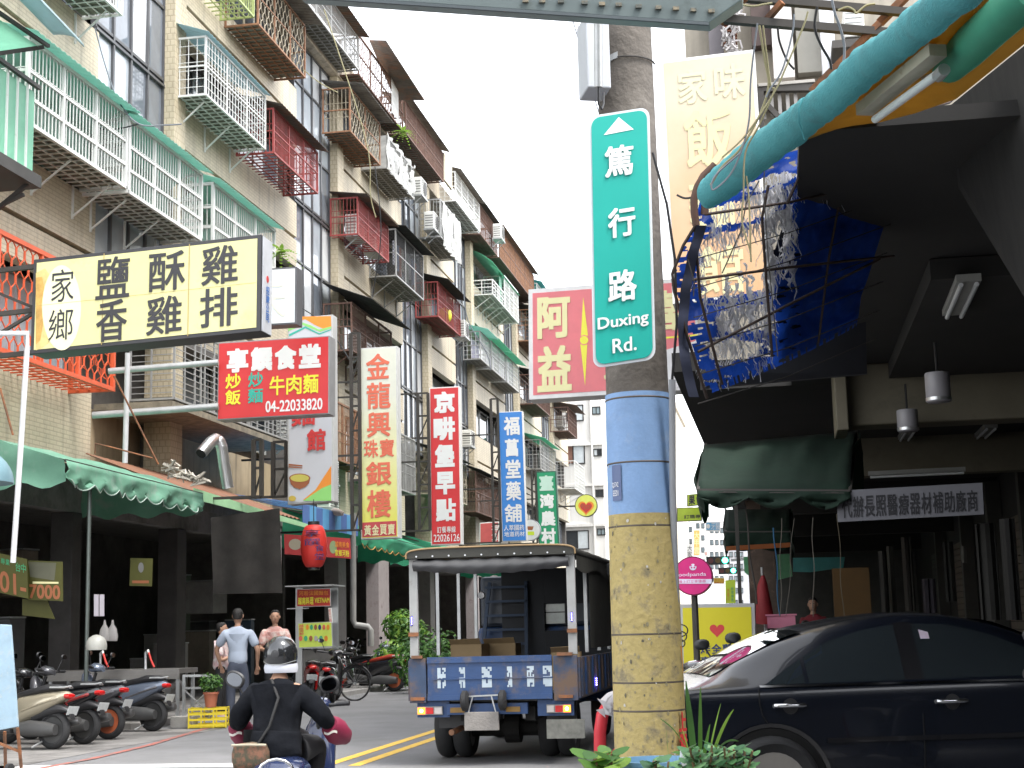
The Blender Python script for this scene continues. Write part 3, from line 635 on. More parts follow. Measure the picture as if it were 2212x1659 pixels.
q = MB(); q.lathe([(.045, 0), (.045, .004)], 12, e + Uu * .014 + V_ * .57 - N_ * .22, 'X'); q.build('emblem', I['red'], t)
q = MB()
for v in (.05, .5, .97): q.bar(O + V_ * v - N_ * .2, O + V_ * v - N_ * .2 - U * .42, .06)
q.bar(O + V_ * .5 - N_ * .2, O - U * .42 + V_ * 1.0 - N_ * .2, .04); q.bar(O + V_ * .5 - N_ * .2, O - U * .42 + V_ * 0 - N_ * .2, .04)
q.build('arm', STL, t)
sign('shop_sign', 'white box sign with one faded pale character behind the yellow sign', 'sign', [(540, 582), (641, 576), (641, 700), (538, 706)], 24, M('white_acrylic', (.72, .76, .78), .35, var=.03), M('dark_casing', (.1, .1, .11), .5), .3, .03,
     texts=[('未', (543, 590, 622, 692), I['ghost'], .03, 0)])
RACR = M('red_acrylic', (.66, .045, .05), .4, var=.05)
sign('shop_sign', 'wide red food sign with white, yellow and green characters and a phone number', 'sign', [(471, 742), (712, 723), (711, 896), (469, 906)], 25.5, RACR, M('grey_casing', (.3, .3, .31), .5), .35, .02,
     texts=[('享饌食堂', (488, 748, 696, 800), I['wht'], .05, 0), ('炒飯', (487, 806, 521, 876), I['yel'], .02, 1), ('炒麵', (536, 803, 569, 872), I['teal'], .02, 1), ('牛肉麵', (581, 810, 690, 852), I['yel'], .02, 0), ('04-22033820', (574, 863, 697, 888), I['wht'], .02, 0)])
t, O, U, V_, N_ = sign('shop_sign', 'tall white noodle shop sign with orange wave on top and a soup bowl', 'sign', [(621, 690), (719, 678), (720, 1084), (622, 1089)], 28, M('bluish_white_acrylic', (.6, .62, .67), .35, var=.03), M('silver_casing', (.55, .56, .56), .4), .3, .03,
     texts=[('麵', (628, 868, 684, 920), I['red'], .02, 0), ('館', (662, 927, 706, 974), I['red'], .03, 0)],
     polys=[([(640, 684), (715, 683), (716, 710), (700, 711), (680, 702), (660, 690), (645, 694)], I['org']), ([(623, 704), (640, 700), (655, 697), (672, 703), (690, 712), (716, 705), (716, 709), (692, 717), (670, 708), (654, 702), (623, 716)], I['mint']),
            ([(625, 722), (660, 705), (690, 720), (716, 711), (716, 713), (690, 723), (660, 709), (625, 727)], I['teal']),
            ([(716, 1006), (700, 1030), (682, 1058), (655, 1080), (716, 1080)], I['org']), ([(716, 1046), (695, 1055), (670, 1072), (655, 1082), (716, 1082)], I['mint']),
            ([(626, 1036), (670, 1036), (668, 1044), (660, 1052), (648, 1057), (636, 1053), (629, 1046)], I['brown']), (ell(648, 1033, 23, 10), I['brown']), (ell(648, 1033, 20, 8), ink('broth', (.6, .55, .12))),
            ([(624, 1002), (654, 1005), (654, 1008), (624, 1006)], I['brown']), ([(624, 1007), (654, 1010), (654, 1012), (624, 1010)], I['brown']), (ell(632, 1077, 8, 6), ink('ochre', (.6, .45, .08)))])
JG = grad('cream_to_yellow_print', (.74, .76, .66), (.8, .78, .12), .2, 3.2)
t, O, U, V_, N_ = sign('shop_sign', 'tall cream and yellow gold jewellery sign with coral characters', 'sign', [(777, 752), (858, 748), (861, 1161), (780, 1166)], 34, JG, M('silver_casing2', (.62, .63, .62), .4), .3, .03,
     polys=[([(782, 1129), (856.5, 1125), (857, 1157), (783, 1161)], M('dull_red_panel', (.55, .08, .09), .5))],
     texts=[('金', (789, 764, 844, 819), I['coral'], .02, 0), ('龍', (790, 826, 846, 883), I['coral'], .02, 0), ('興', (791, 890, 846, 944), I['coral'], .02, 0), ('珠寶', (785, 949, 853, 988), I['coral'], .02, 0),
            ('銀', (789, 997, 848, 1049), I['coral'], .02, 0), ('樓', (791, 1058, 847, 1118), I['coral'], .02, 0), ('黃金買賣', (786, 1133, 854, 1156), I['crm'], .02, 0)])
for nd in JG.node_tree.nodes:
    if nd.type == 'MAP_RANGE' and nd.inputs[1].default_value == .2 and nd.inputs[2].default_value > 3: nd.inputs[1].default_value = .2; nd.inputs[2].default_value = 2.6
sign('shop_sign', 'tall red breakfast shop sign with white characters and a phone number', 'sign', [(927, 838), (992, 834), (997, 1176), (931, 1178)], 40, RACR, WHITE, .3, .03,
     texts=[('京', (936, 846, 984, 892), I['wht'], .05, 0), ('畊', (935, 901, 985, 951), I['wht'], .05, 0), ('堡', (938, 960, 984, 1009), I['wht'], .05, 0), ('早', (939, 1019, 985, 1068), I['wht'], .05, 0), ('點', (940, 1077, 987, 1126), I['wht'], .04, 0),
            ('訂餐專線', (944, 1137, 985, 1151), I['wht'], .01, 0), ('22026126', (937, 1154, 993, 1170), I['wht'], .01, 0)])
sign('shop_sign', 'tall blue medicine shop sign with white characters', 'sign', [(1077, 890), (1128, 888), (1138, 1168), (1085, 1170)], 47, M('blue_acrylic', (.05, .24, .66), .4, var=.05), WHITE, .25, .02,
     texts=[('福', (1087, 900, 1124, 940), I['wht'], .03, 0), ('菖', (1090, 948, 1122, 986), I['wht'], .04, 0), ('堂', (1091, 993, 1126, 1033), I['wht'], .03, 0), ('藥', (1092, 1040, 1127, 1081), I['wht'], .02, 0), ('舖', (1089, 1089, 1129, 1128), I['wht'], .02, 0),
            ('人萃國药', (1088, 1134, 1133, 1146), I['wht'], .01, 0), ('地道药材', (1089, 1148, 1134, 1159), I['wht'], .01, 0)])
sign('shop_sign', 'tall green farm produce sign with pale characters and bulb studded edge', 'sign', [(1157, 1019), (1201, 1017), (1208, 1179), (1164, 1180)], 58, M('green_acrylic', (.02, .3, .14), .4, var=.05), M('dark_green_casing', (.03, .12, .08), .5), .25, .05,
     texts=[('臺', (1164, 1027, 1197, 1060), ink('pale_mint', (.55, .75, .65)), .04, 0), ('湾', (1165, 1067, 1198, 1098), I['wht'], .04, 0), ('農', (1167, 1104, 1201, 1136), I['wht'], .04, 0), ('村', (1168, 1141, 1202, 1176), I['wht'], .04, 0)])
def disc_sign(label, cx_, cy_, r, d, face, rim, polys=(), texts=(), thick=.16, arm=None, post=None, mir=1.0):
    c = D(cx_, cy_, d); N = Vector((0, -1, 0)); U = Vector((1, 0, 0)); V = Vector((0, 0, 1)); R = r / FPX * d * 1.0
    t = thing('round_sign', label, 'sign', c)
    b = MB(True); b.lathe([(R, .0), (R * 1.0, thick)], 36, c, 'Y'); b.build('casing', rim, t)
    def P(px, py): q = onP(px, py, c, N) - c; return q.x, q.z
    b = MB(); flat_poly(b, ell(0, 0, R * .94, R * .94, 36), c, U, V, N, .006); b.build('face', face, t)
    for i, (pts, col) in enumerate(polys): b = MB(); flat_poly(b, [P(*p) for p in pts], c, U, V, N, .008 + .0015 * i); b.build('printed_shape', col, t)
    for s, (x0, y0, x1, y1), col, wt, vert in texts:
        a0, a1 = P(x0, y1); b0, b1 = P(x1, y0); b = MB(); text_on(b, s, c, U, V, N, (a0, a1, b0, b1), wt, vert, lift=.02); b.build('lettering', col, t)
    if arm: b = MB(); b.bar(c + Vector((-R - arm, thick / 2, 0)), c + Vector((-R, thick / 2, 0)), .06); b.build('arm', STL, t)
    if post: b = MB(); b.tube([c + Vector((0, thick / 2, -R)), c + Vector((0, thick / 2, -R - post))], .03, 8); b.build('post', STL, t)
    return t
def heart(cx_, cy_, s):
    return [(cx_ + s * 16 * math.sin(a) ** 3 / 16, cy_ - s * (13 * math.cos(a) - 5 * math.cos(2 * a) - 2 * math.cos(3 * a) - math.cos(4 * a)) / 16) for a in [2 * math.pi * k / 28 for k in range(28)]]
disc_sign('round yellow sign with a red heart before the pale building', 1266, 1092, 24.5, 62, M('lime_yellow_acrylic', (.75, .8, .15), .4), BLACKP, polys=[(heart(1266, 1096, 17), I['org']), (heart(1266, 1096, 13), I['red'])], texts=[('Pizza', (1256, 1088, 1276, 1099), I['brown'], 0, 0)], arm=2.2)
disc_sign('round white sign with a soup bowl behind the blue sign', 1145, 1145, 23, 52, M('white_disc', (.75, .75, .76), .4), M('grey_rim', (.4, .4, .45), .5), polys=[([(1138, 1137), (1153, 1137), (1150, 1145), (1141, 1145)], I['brown']), ([(1138, 1148), (1154, 1148), (1154, 1156), (1138, 1156)], ink('lime', (.6, .75, .05)))])
t = disc_sign('round magenta food delivery sign with small white panda logo behind the pole', 1497, 1244, 42, 13, M('magenta_acrylic', (.58, .02, .18), .35), M('dark_magenta_rim', (.16, .0, .05), .4),
     polys=[([(1456, 1251), (1538, 1251), (1537, 1261), (1457, 1261)], I['lilac']), (ell(1497, 1225, 7.5, 7), I['lilac']), (ell(1492, 1221, 2.4, 2.2, 12), M('magenta_acrylic', (1, 0, 0))), (ell(1502, 1221, 2.4, 2.2, 12), M('magenta_acrylic', (1, 0, 0))), (ell(1494, 1226, 1.7, 2, 12), M('magenta_acrylic', (1, 0, 0))), (ell(1500, 1226, 1.7, 2, 12), M('magenta_acrylic', (1, 0, 0)))],
     texts=[('foodpanda', (1462, 1236, 1525, 1248), I['lilac'], 0, 0), ('線上訂立享優惠', (1466, 1252, 1525, 1260), M('magenta_acrylic', (1, 0, 0)), 0, 0)], post=1.2)
# big red sign over the street behind the street sign
t, O, U, V_, N_ = sign('shop_sign', 'large red sign with cream characters and a yellow compass needle behind the concrete pole', 'sign', [(1140, 625), (1510, 598), (1513, 840), (1144, 864)], 21, M('pinkish_red_acrylic', (.95, .27, .3), .4, var=.06, trans=.3), M('white_frame2', (.72, .72, .72), .4), .4, .06,
     polys=[([(1435, 757), (1508, 735), (1511, 834), (1436, 840)], M('white_panel', (.72, .72, .74), .5)), ([(1437, 728), (1509, 722), (1509, 726), (1437, 732)], I['yel']),
            ([(1260, 642), (1270, 722), (1264, 834), (1254, 745)], I['yel']), (ell(1262, 735, 11, 11, 24), M('pinkish_red_acrylic', (1, 0, 0))), (ell(1262, 735, 9, 9, 24), I['yel'])],
     texts=[('阿', (1158, 641, 1235, 731), I['pyel'], .035, 0), ('益', (1158, 747, 1238, 846), I['pyel'], .035, 0), ('喜', (1405, 628, 1470, 715), I['pyel'], .03, 0), ('台', (1302, 788, 1375, 850), I['pyel'], .03, 0)])
q = MB(); q.bar(O + U * 1.0 + V_ * .8 - N_ * .2, O + U * 1.2 + V_ * .8 - N_ * .2, .06); q.bar(O + U * 1.0 + V_ * .2 - N_ * .2, O + U * 1.2 + V_ * .2 - N_ * .2, .06); q.build('arm', STL, t)
TANS = grad('sun_bleached_orange_print', (.5, .45, .33), (.5, .27, .12), -.1, 2.4, mott=1.1, amt=.5)
t, O, U, V_, N_ = sign('shop_sign', 'tall faded cream and orange restaurant sign with bleached characters above the torn awning', 'sign', [(1425, 131), (1631, 107), (1662, 636), (1454, 658)], 14.6, TANS, M('pale_frame', (.66, .66, .64), .4), .3, .03,
     texts=[('家', (1462, 150, 1530, 225), ink('bleached', (.56, .52, .34)), .02, 0), ('味', (1540, 138, 1612, 215), ink('bleached', (0, 0, 0)), .02, 0), ('飯', (1474, 236, 1588, 360), I['faint'], .02, 0), ('麵', (1484, 386, 1592, 505), I['faint'], .02, 0), ('館', (1500, 530, 1612, 636), I['faint'], .02, 0)])
# lattice ladders holding the upright signs
def lattice(label, x0, x1, ytop, ybot, d, w=.5):
    a = D(x0, ytop, d); c = D(x0, ybot, d); w = (x1 - x0) / FPX * d
    t = thing('sign_frame', label, 'sign frame', (a.x, a.y, c.z)); b = MB()
    for dx in (0, w): b.bar((a.x + dx, a.y, c.z), (a.x + dx, a.y, a.z), .07)
    n = max(2, int((a.z - c.z) / .55)); b.build('upright', STL, t); b = MB()
    for i in range(n + 1): z = c.z + (a.z - c.z) * i / n; b.bar((a.x, a.y, z), (a.x + w, a.y, z), .045); b.bar((a.x, a.y, z), (WX + .1 if i % 3 == 0 else a.x, a.y + .01, z), .045) if i % 3 == 0 else None
    for i in range(0, n, 2): b.bar((a.x, a.y + .03, c.z + (a.z - c.z) * i / n), (a.x + w, a.y + .03, c.z + (a.z - c.z) * (i + 1) / n), .03)
    b.build('rung', STL, t, kind='stuff'); return t
lattice('black steel lattice frame beside the gold jewellery sign', 758, 776, 720, 1150, 34.3)
lattice('black steel lattice frame beside the red breakfast sign', 902, 925, 850, 1150, 40.3)
lattice('black steel lattice frame beside the blue medicine sign', 1060, 1075, 862, 1175, 47.4)
lattice('thin steel lattice frame left of the green farm produce sign', 1148, 1157, 1015, 1175, 58.3)
lattice('black steel lattice frame left of the tall noodle sign', 548, 566, 950, 1075, 27)
lattice('black steel lattice frame directly behind the tall noodle sign', 590, 620, 955, 1075, 28.4)
# ================================================================ concrete pole with street sign
px0, py0 = D(1355, 700, 8.25), D(1400, 1350, 8.2)
base = Vector((-.715, 8.15, 0))
pole = thing('utility_pole', 'round concrete utility pole painted blue and yellow around its lower half', 'utility pole', base)
PGREY = M('weathered_concrete_pole', (.12, .105, .09), .85, var=.25, scale=5, streak=.7, bump=.4, bscale=30, dirt=(.2, .18, .155), dscale=3, damt=.4)
PBLUE = M('pole_blue_paint', (.22, .36, .6), .65, var=.1, scale=6, bump=.15, dirt=(.3, .4, .55), dscale=4, damt=.42)
PYELL = M('pole_yellow_paint', (.46, .36, .14), .75, var=.2, scale=9, bump=.4, bscale=25, dirt=(.24, .2, .12), dscale=9, damt=.44)
def pr(z): return .178 - .0075 * (z - 1.3)
def seg(z0, z1, m, name, dr=0.0):
    b = MB(True); n = 14; b.lathe([(pr(z0 + (z1 - z0) * i / n) + dr, z0 + (z1 - z0) * i / n) for i in range(n + 1)], 40, (base.x, base.y, 0)); b.build(name, m, pole)
zb = onY(1380, 845, 8.0).z; zy = onY(1390, 1108, 8.0).z
seg(zb, 6.5, PGREY, 'shaft'); seg(zy, zb, PBLUE, 'blue_band', .006); seg(.0, zy, PYELL, 'yellow_band', .006)
b = MB(True)
for z, r_ in ((zb - .03, .004), (zy + .27, .006), (.88, .003), (.34, .003), (onY(1390, 1135, 8).z, .002), (onY(1390, 1370, 8).z, .002), (onY(1390, 1475, 8).z, .002)):
    b.lathe([(pr(z) + .006, z - .005), (pr(z) + .007 + r_ * .4, z), (pr(z) + .006, z + .005)], 40, (base.x, base.y, 0))
b.build('strap_ring', M('rusty_wire', (.12, .1, .08), .6, .4), pole, kind='stuff')
def chips(name, m, n, z0, z1, smin, smax):
    q = MB()
    for k in range(n):
        a = random.uniform(-1.4, 1.3); z = random.uniform(z0, z1); s_ = random.uniform(smin, smax); h_ = s_ * random.uniform(.6, 2.2)
        P = [Vector((base.x + (pr(z) + .0085) * math.sin(a + s_ * math.cos(t_) * random.uniform(.6, 1.2) / pr(z)), base.y - (pr(z) + .0085) * math.cos(a + s_ * math.cos(t_) / pr(z)), z + h_ * math.sin(t_) * random.uniform(.6, 1.2))) for t_ in [2 * math.pi * i / 9 for i in range(9)]]
        q.add(P, [tuple(range(9))])
    q.build(name, m, pole, kind='stuff')
chips('paint_chips', M('bare_concrete_chip', (.3, .26, .15), .9, var=.3, scale=20), 110, .35, zy - .03, .003, .009)
chips('grime_spots', M('dark_grime_spot', (.14, .125, .085), .9, var=.3, scale=20), 26, .35, zy - .05, .003, .008)
chips('paper_scraps', M('paper_scrap', (.55, .53, .48), .8), 16, .6, zy + .3, .003, .008)
# number plate on the pole
zp = onY(1348, 1042, 8.0)
b = MB(); ang = math.radians(-62)
def cyl(a, z, r=.0): return Vector((base.x + (pr(z) + .012 + r) * math.sin(a), base.y - (pr(z) + .012 + r) * math.cos(a), z))
b.grid(lambda u, v: cyl(-.86 + .36 * u, zp.z - .095 + .19 * v), 6, 2); b.build('number_plate', M('navy_plate', (.08, .12, .25), .4), pole)
b = MB(); A = cyl(-.82, zp.z - .07, .003); Bp = cyl(-.55, zp.z - .07, .003)
text_on(b, 'Q5742', A, Bp - A, Vector((0, 0, .15)), (Bp - A).cross(Vector((0, 0, 1))).normalized(), (.05, .28, .95, .48), .0, lift=.006)
text_on(b, 'EE01', A, Bp - A, Vector((0, 0, .15)), (Bp - A).cross(Vector((0, 0, 1))).normalized(), (.15, .0, .9, .2), .0, lift=.006)
b.build('lettering', I['wht'], pole)
# meter box, conduit and clamp on the upper part
b = MB(); p = D(1280, 118, 8.3); b.box(p + Vector((0, .05, 0)), (.13, .22, .42), rz=.35); b.build('junction_box', M('box_grey', (.45, .47, .5), .5, var=.06), pole, bevel=.008)
b = MB(True); b.tube([D(1292, 30, 8.05), D(1293, 188, 8.05)], .022, 10); b.build('conduit', GALV, pole)
b = MB(True); b.tube([D(1293, 188, 8.05), D(1293, 225, 8.05), D(1300, 236, 8.05), D(1304, 225, 8.1), D(1304, 200, 8.12)], .006, 6); b.build('cable', BLACKP, pole)
b = MB(); zc = onY(1320, 133, 8).z
b.grid(lambda u, v: Vector((base.x + (pr(zc) + .012) * math.sin(-1.5 + 1.35 * u), base.y - (pr(zc) + .012) * math.cos(-1.5 + 1.35 * u), zc - .045 + .035 * v + .06 * u)), 10, 1); b.build('clamp', GALV, pole, solid=.006)
b = MB(True); b.tube([Vector((base.x + (pr(zc) + .01) * math.sin(-.15 + 1.7 * k / 8), base.y - (pr(zc) + .01) * math.cos(-.15 + 1.7 * k / 8), zc + .02)) for k in range(9)], .005, 6); b.build('clamp_wire', STL, pole)
b = MB(True); b.tube([D(1470, 1660, 8.0), D(1453, 1060, 8.02), D(1452, 820, 8.05)], .018, 10); b.build('conduit_pipe', M('grey_pvc', (.3, .31, .33), .5), pole)
b = MB(True); b.tube([D(1452, 820, 8.05), D(1462, 700, 8.02), D(1458, 560, 8.03), D(1440, 440, 8.05), D(1410, 330, 8.1)], .007, 6); b.build('cable', BLACKP, pole)
b = MB(True); b.tube([D(1328, 1175, 8.1), D(1331, 1350, 8.1), D(1338, 1520, 8.1), D(1340, 1662, 8.1)], .021, 8); b.build('rusty_conduit', M('peeling_red_pipe', (.36, .16, .12), .75, var=.3, scale=20, dirt=(.55, .5, .47), dscale=14, damt=.42), pole)
b = MB(); b.quad(D(1467, 1395, 7.96), D(1472, 1395, 7.96), D(1476, 1455, 7.96), D(1470, 1455, 7.96)); b.build('sticker', I['org'], pole)
b = MB(); a0 = .62; 
for i, ch in enumerate('上青'):
    z = onY(1460, 1560 + 46 * i, 8).z; A = cyl(.85, z - .05, .004); Bq = cyl(1.25, z - .05, .004); text_on(b, ch, A, Bq - A, Vector((0, 0, .1)), (Bq - A).cross(Vector((0, 0, 1))).normalized(), (0, 0, 1, 1), .04, lift=.01)
b.build('painted_lettering', I['red'], pole)
tt, O, U, V_, N_ = sign('street_name_sign', 'green vertical street name sign reading Duxing Rd with white arrow on the pole', 'street sign', [(1272, 252), (1402, 230), (1417, 776), (1281, 795)], 7.85, M('traffic_green', (.01, .37, .31), .45, var=.05, dirt=(.03, .33, .28), dscale=6, damt=.35), M('sign_white_border', (.68, .7, .73), .45, var=.02), .012, .014, yaw=.12, round_=.05,
     polys=[([(1304, 293), (1369, 280.5), (1336.5, 254)], I['wht'])],
     texts=[('篤', (1304, 315, 1371, 382), I['wht'], .025, 0), ('行', (1311, 449, 1375, 513), I['wht'], .025, 0), ('路', (1311, 584, 1378, 652), I['wht'], .025, 0), ('Duxing', (1291, 680, 1401, 713), I['wht'], .02, 0), ('Rd.', (1323, 730, 1375, 761), I['wht'], .02, 0)])
# ================================================================ right side: arcade building, awnings, torn tarpaulin
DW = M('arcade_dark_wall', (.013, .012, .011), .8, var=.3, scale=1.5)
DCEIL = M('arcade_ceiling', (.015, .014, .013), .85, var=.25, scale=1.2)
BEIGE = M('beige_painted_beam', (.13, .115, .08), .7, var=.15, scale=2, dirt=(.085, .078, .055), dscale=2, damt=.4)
rb = thing('arcade_building', 'dark arcade building on the right with beige ceiling beam and shuttered shops', 'building', (1, 12, 0))
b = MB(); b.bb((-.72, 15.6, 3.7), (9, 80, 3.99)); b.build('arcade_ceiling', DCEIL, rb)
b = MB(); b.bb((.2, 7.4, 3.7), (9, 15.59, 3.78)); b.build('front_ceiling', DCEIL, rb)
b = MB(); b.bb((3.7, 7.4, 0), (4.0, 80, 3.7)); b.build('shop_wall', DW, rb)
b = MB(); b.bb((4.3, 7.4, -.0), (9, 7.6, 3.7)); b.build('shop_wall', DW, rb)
UPW = M('upper_stained_wall', (.3, .27, .22), .8, var=.2, scale=1.5, streak=.7)
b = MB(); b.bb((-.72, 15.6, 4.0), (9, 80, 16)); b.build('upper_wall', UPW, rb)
b = MB(); b.bb((-1.0, 15.6, 3.9), (-.73, 80, 4.1)); b.build('street_ledge', DCEIL, rb)
pA, pB, pC = onY(1872, 792, 14.5), onY(1808, 921, 14.5), onY(2212, 889, 14.5)
b = MB(); b.bb((pB.x, 14.5, pB.z), (3.7, 14.9, 3.7)); b.build('beam', BEIGE, rb, bevel=.02)
b = MB(); b.bb((pB.x - .01, 14.3, pB.z - .06), (pB.x + .1, 15.0, 3.7)); b.build('beam_end', BEIGE, rb, bevel=.01)
b = MB(); b.bb((pB.x + .5, 10.3, 3.55), (3.7, 14.49, 3.69)); b.build('ceiling_panel', DCEIL, rb)
for y in (20.5, 27, 34, 42, 52): b = MB(); b.bb((-.3, y, 3.2), (3.7, y + .3, 3.7)); b.build('beam', BEIGE if y < 25 else DCEIL, rb)
for y in (30, 38, 48, 60): b = MB(); b.bb((-.62, y, 0), (-.1, y + .5, 3.7)); b.build('column', PINKC if y > 40 else M('poster_scarred_column', (.1, .07, .055), .8, var=.4, dirt=(.35, .22, .17), dscale=6, damt=.35), rb)
b = MB(); b.bb((-.6, 21.5, 0), (-.55, 21.55, 3.7)); b.build('column', STL, rb)
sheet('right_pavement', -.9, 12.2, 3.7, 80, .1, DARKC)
b = MB(); b.bb((-1.05, 12.2, -.02), (-.9, 80, .11)); tag(b.build('right_kerb', M('kerb_stone', (1, 1, 1))), kind='structure')
# shutters and doors on the shop wall
for i, y in enumerate((12.8, 16.2, 19.8, 23.4, 27, 31, 36)):
    t = MB()
    for k in range(22): t.bb((3.62, y, .15 + k * .125), (3.69, y + 2.6, .15 + k * .125 + .11))
    t.build('shutter_slats', [M('shutter_grey', (.02, .02, .018), .6, .3, var=.2), M('shutter_brown', (.1, .07, .05), .6, .3, var=.2)][i % 2], rb, kind='stuff')
    b = MB(); b.bb((3.45, y - .35, .1), (3.69, y - .1, 3.6)); b.build('pier', M('pier_tiles_beige', (.035, .033, .027), .6, var=.2), rb)
# grey valance board under the tarpaulin
P = [D(1565, 805, 9.6), D(1870, 694, 10.3), D(1873, 807, 10.3), D(1522, 838, 9.6)]
b = MB(); b.hexa(P, (0, .05, 0)); tag(b.build('valance_board', M('grey_painted_board', (.04, .042, .05), .6, var=.15)), 'dull grey board hanging below the torn blue tarpaulin', 'board')
# ceiling lamps
def tube_lamp(label, c, yaw, L=1.2, two=True, m=None):
    t = thing('ceiling_lamp', label, 'lamp', c, yaw, group='fluorescent lamps of the arcade')
    b = MB(); b.box((0, 0, .03), (.16 if two else .07, L, .05)); b.build('housing', M('lamp_housing', (.3, .3, .28), .5, var=.1), t, world=False)
    for s in ((-.05, .05) if two else (0,)):
        b = MB(True); b.tube([(s, -L / 2 + .02, -.012), (s, L / 2 - .02, -.012)], .016, 8); b.build('tube', M('lamp_tube_glass', (.7, .72, .72), .3, var=0), t, world=False)
    return t
c = onZ(2076, 648, 3.5); tube_lamp('twin tube lamp on the dark ceiling at right above the beige beam', c, -.02, 1.15)
for i, (px, py) in enumerate(((1918, 965), (1960, 940), (2030, 960), (2130, 935))): tube_lamp(['small twin lamp beneath the beige beam, leftmost of four', 'small twin lamp beneath the beige beam, second of four', 'small twin lamp beneath the beige beam, third of four', 'small twin lamp beneath the beige beam, rightmost of four'][i], onZ(px, py, 3.64), 0, 1.0)
tube_lamp('single pale tube lamp above the white medical banner', onZ(1980, 1024, 3.0), 1.5, 1.1, False)
def can(label, px, y0, y1, w, Y_):
    c = onY(px, y1, Y_); top = onY(px, y0, Y_).z; r = w / 2 / FPX * Y_
    t = thing('pendant_lamp', label, 'lamp', c, group='white drum lamps')
    b = MB(True); b.lathe([(r * .9, -.01), (r, .0), (r, top - c.z), (r * .96, top - c.z + .01)], 24, c); b.build('drum', M('lamp_drum_white', (.3, .29, .31), .4, var=.05), t)
    b = MB(True); b.lathe([(r * 1.03, .0), (r * 1.03, .025)], 24, c); b.build('rim', SILVER, t)
    b = MB(); b.tube([(c.x, c.y, top), (c.x, c.y, top + .25)], .01, 6); b.build('stem', BLACKM, t)
can('white drum lamp hanging before the beige beam, larger one at right', 2028, 808, 866, 52, 12.2); can('white drum lamp hanging before the beige beam, smaller one at left', 1962, 888, 930, 44, 14.2)
t = thing('ceiling_fan', 'white ceiling fan beneath the beige beam on the right', 'fan', onY(2035, 905, 15.5)); c = Vector(t.location)
b = MB(True); b.lathe([(.02, .02), (.15, .0), (.17, .07), (.06, .12), (.03, .35)], 20, c); b.build('motor', M('fan_white', (.35, .34, .3), .5), t)
for k in range(3):
    b = MB(); a = .25 + k * 2.094; d_ = Vector((math.cos(a), math.sin(a), 0)); n_ = Vector((-d_.y, d_.x, .1)) * .06; s_ = c + Vector((0, 0, .05)); b.hexa([s_ + d_ * .15 - n_ * .6, s_ + d_ * .7 - n_, s_ + d_ * .7 + n_, s_ + d_ * .15 + n_ * .6], (0, 0, .008)); b.build('blade', M('fan_white', (1, 1, 1)), t)
# banner across the arcade
sign('banner', 'long white banner with black characters hung across the dark arcade', 'banner', [(1807, 1061), (2122, 1042), (2125, 1112), (1810, 1127)], 13.6, M('banner_cloth', (.17, .17, .19), .7, var=.06), M('banner_cloth', (1, 1, 1)), .01, .0, texts=[('代辦長照醫療器材補助廠商', (1817, 1066, 2113, 1112), I['blk'], .015, 0)])
# scalloped green awnings inside the arcade mouth
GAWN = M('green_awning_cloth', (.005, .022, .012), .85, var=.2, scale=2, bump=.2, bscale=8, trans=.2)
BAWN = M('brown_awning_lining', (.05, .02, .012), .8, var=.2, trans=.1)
def awning(name, label, P0, P1, B0, B1, drop, m, scal=8, sc=.12, trim=None, lining=None, wr=.02, ends=True, dropv=None, nseg=None, over=.0):
    """P0-P1 front edge, B0-B1 back edge, valance hanging by drop with scallops"""
    P0, P1, B0, B1 = map(Vector, (P0, P1, B0, B1))
    t = thing(name, label, 'awning', (P0 + P1) / 2 - Vector((0, 0, drop)))
    n = nseg or scal * 8
    def wob(u, v): return wr * (math.sin(u * 19 + 3 * v) * .6 + math.sin(u * 43 + 7 * v) * .4 + noise.noise(Vector((u * 9, v * 4, P0.x))) * 1.2)
    def top(u, v):
        a = B0.lerp(B1, u); c = P0.lerp(P1, u); p = a.lerp(c, v); p.z += .12 * math.sin(v * math.pi) * (a - c).length * .25 + wob(u, v) * math.sin(v * math.pi); return p
    b = MB(True); b.grid(top, n, 8); b.build('cover', m, t, solid=.006)
    out = (P0 - B0); out.z = 0; out = out.normalized() if out.length > .01 else Vector((0, -1, 0))
    def val(u, v):
        p = P0.lerp(P1, u); ph = abs(math.sin(u * scal * math.pi)); d_ = drop * v * (1 - sc / drop * (1 - ph) * v)
        return p + Vector((0, 0, -d_)) + out * (wob(u, v) * 2.2 * v + .02)
    b = MB(True); b.grid(val, n, 5); b.build('valance', m, t, solid=.005)
    if trim: b = MB(True); b.tube([val(i / n, 1.01) for i in range(n + 1)], .009, 5); b.build('trim', trim, t)
    if lining: b = MB(); b.grid(lambda u, v: top(u, v) - Vector((0, 0, .06)), 10, 4); b.build('lining', lining, t)
    if ends:
        for q, (a, c) in enumerate(((B0, P0), (B1, P1))):
            b = MB(True); b.grid(lambda u, v: top(q, u).lerp(Vector((top(q, u).x, top(q, u).y, c.z - drop + .03 + .05 * math.sin(u * 20))), v) + (P1 - P0).normalized() * (wob(u * .3, v) * 1.5 + (-.01 if q == 0 else .01)), 20, 4); b.build('end_flap', m, t)
    fr = MB(); fr.bar(P0, P1, .035); fr.bar(B0, P0, .03); fr.bar(B1, P1, .03); fr.build('frame', STL, t)
    return t
awning('awning', 'dark green scalloped awning inside the arcade beneath the torn tarpaulin', onY(1508, 1060, 14.0), onY(1836, 1062, 14.0), onY(1524, 960, 16.5), onY(1850, 930, 16.5), .16, GAWN, 3, .1, lining=BAWN, wr=.03)
awning('awning', 'smaller green awning with an orange stripe farther inside the arcade', onY(1567, 1150, 23), onY(1707, 1150, 23), onY(1567, 1100, 25.5), onY(1707, 1100, 25.5), .28, GAWN, 2, .05, lining=BAWN)
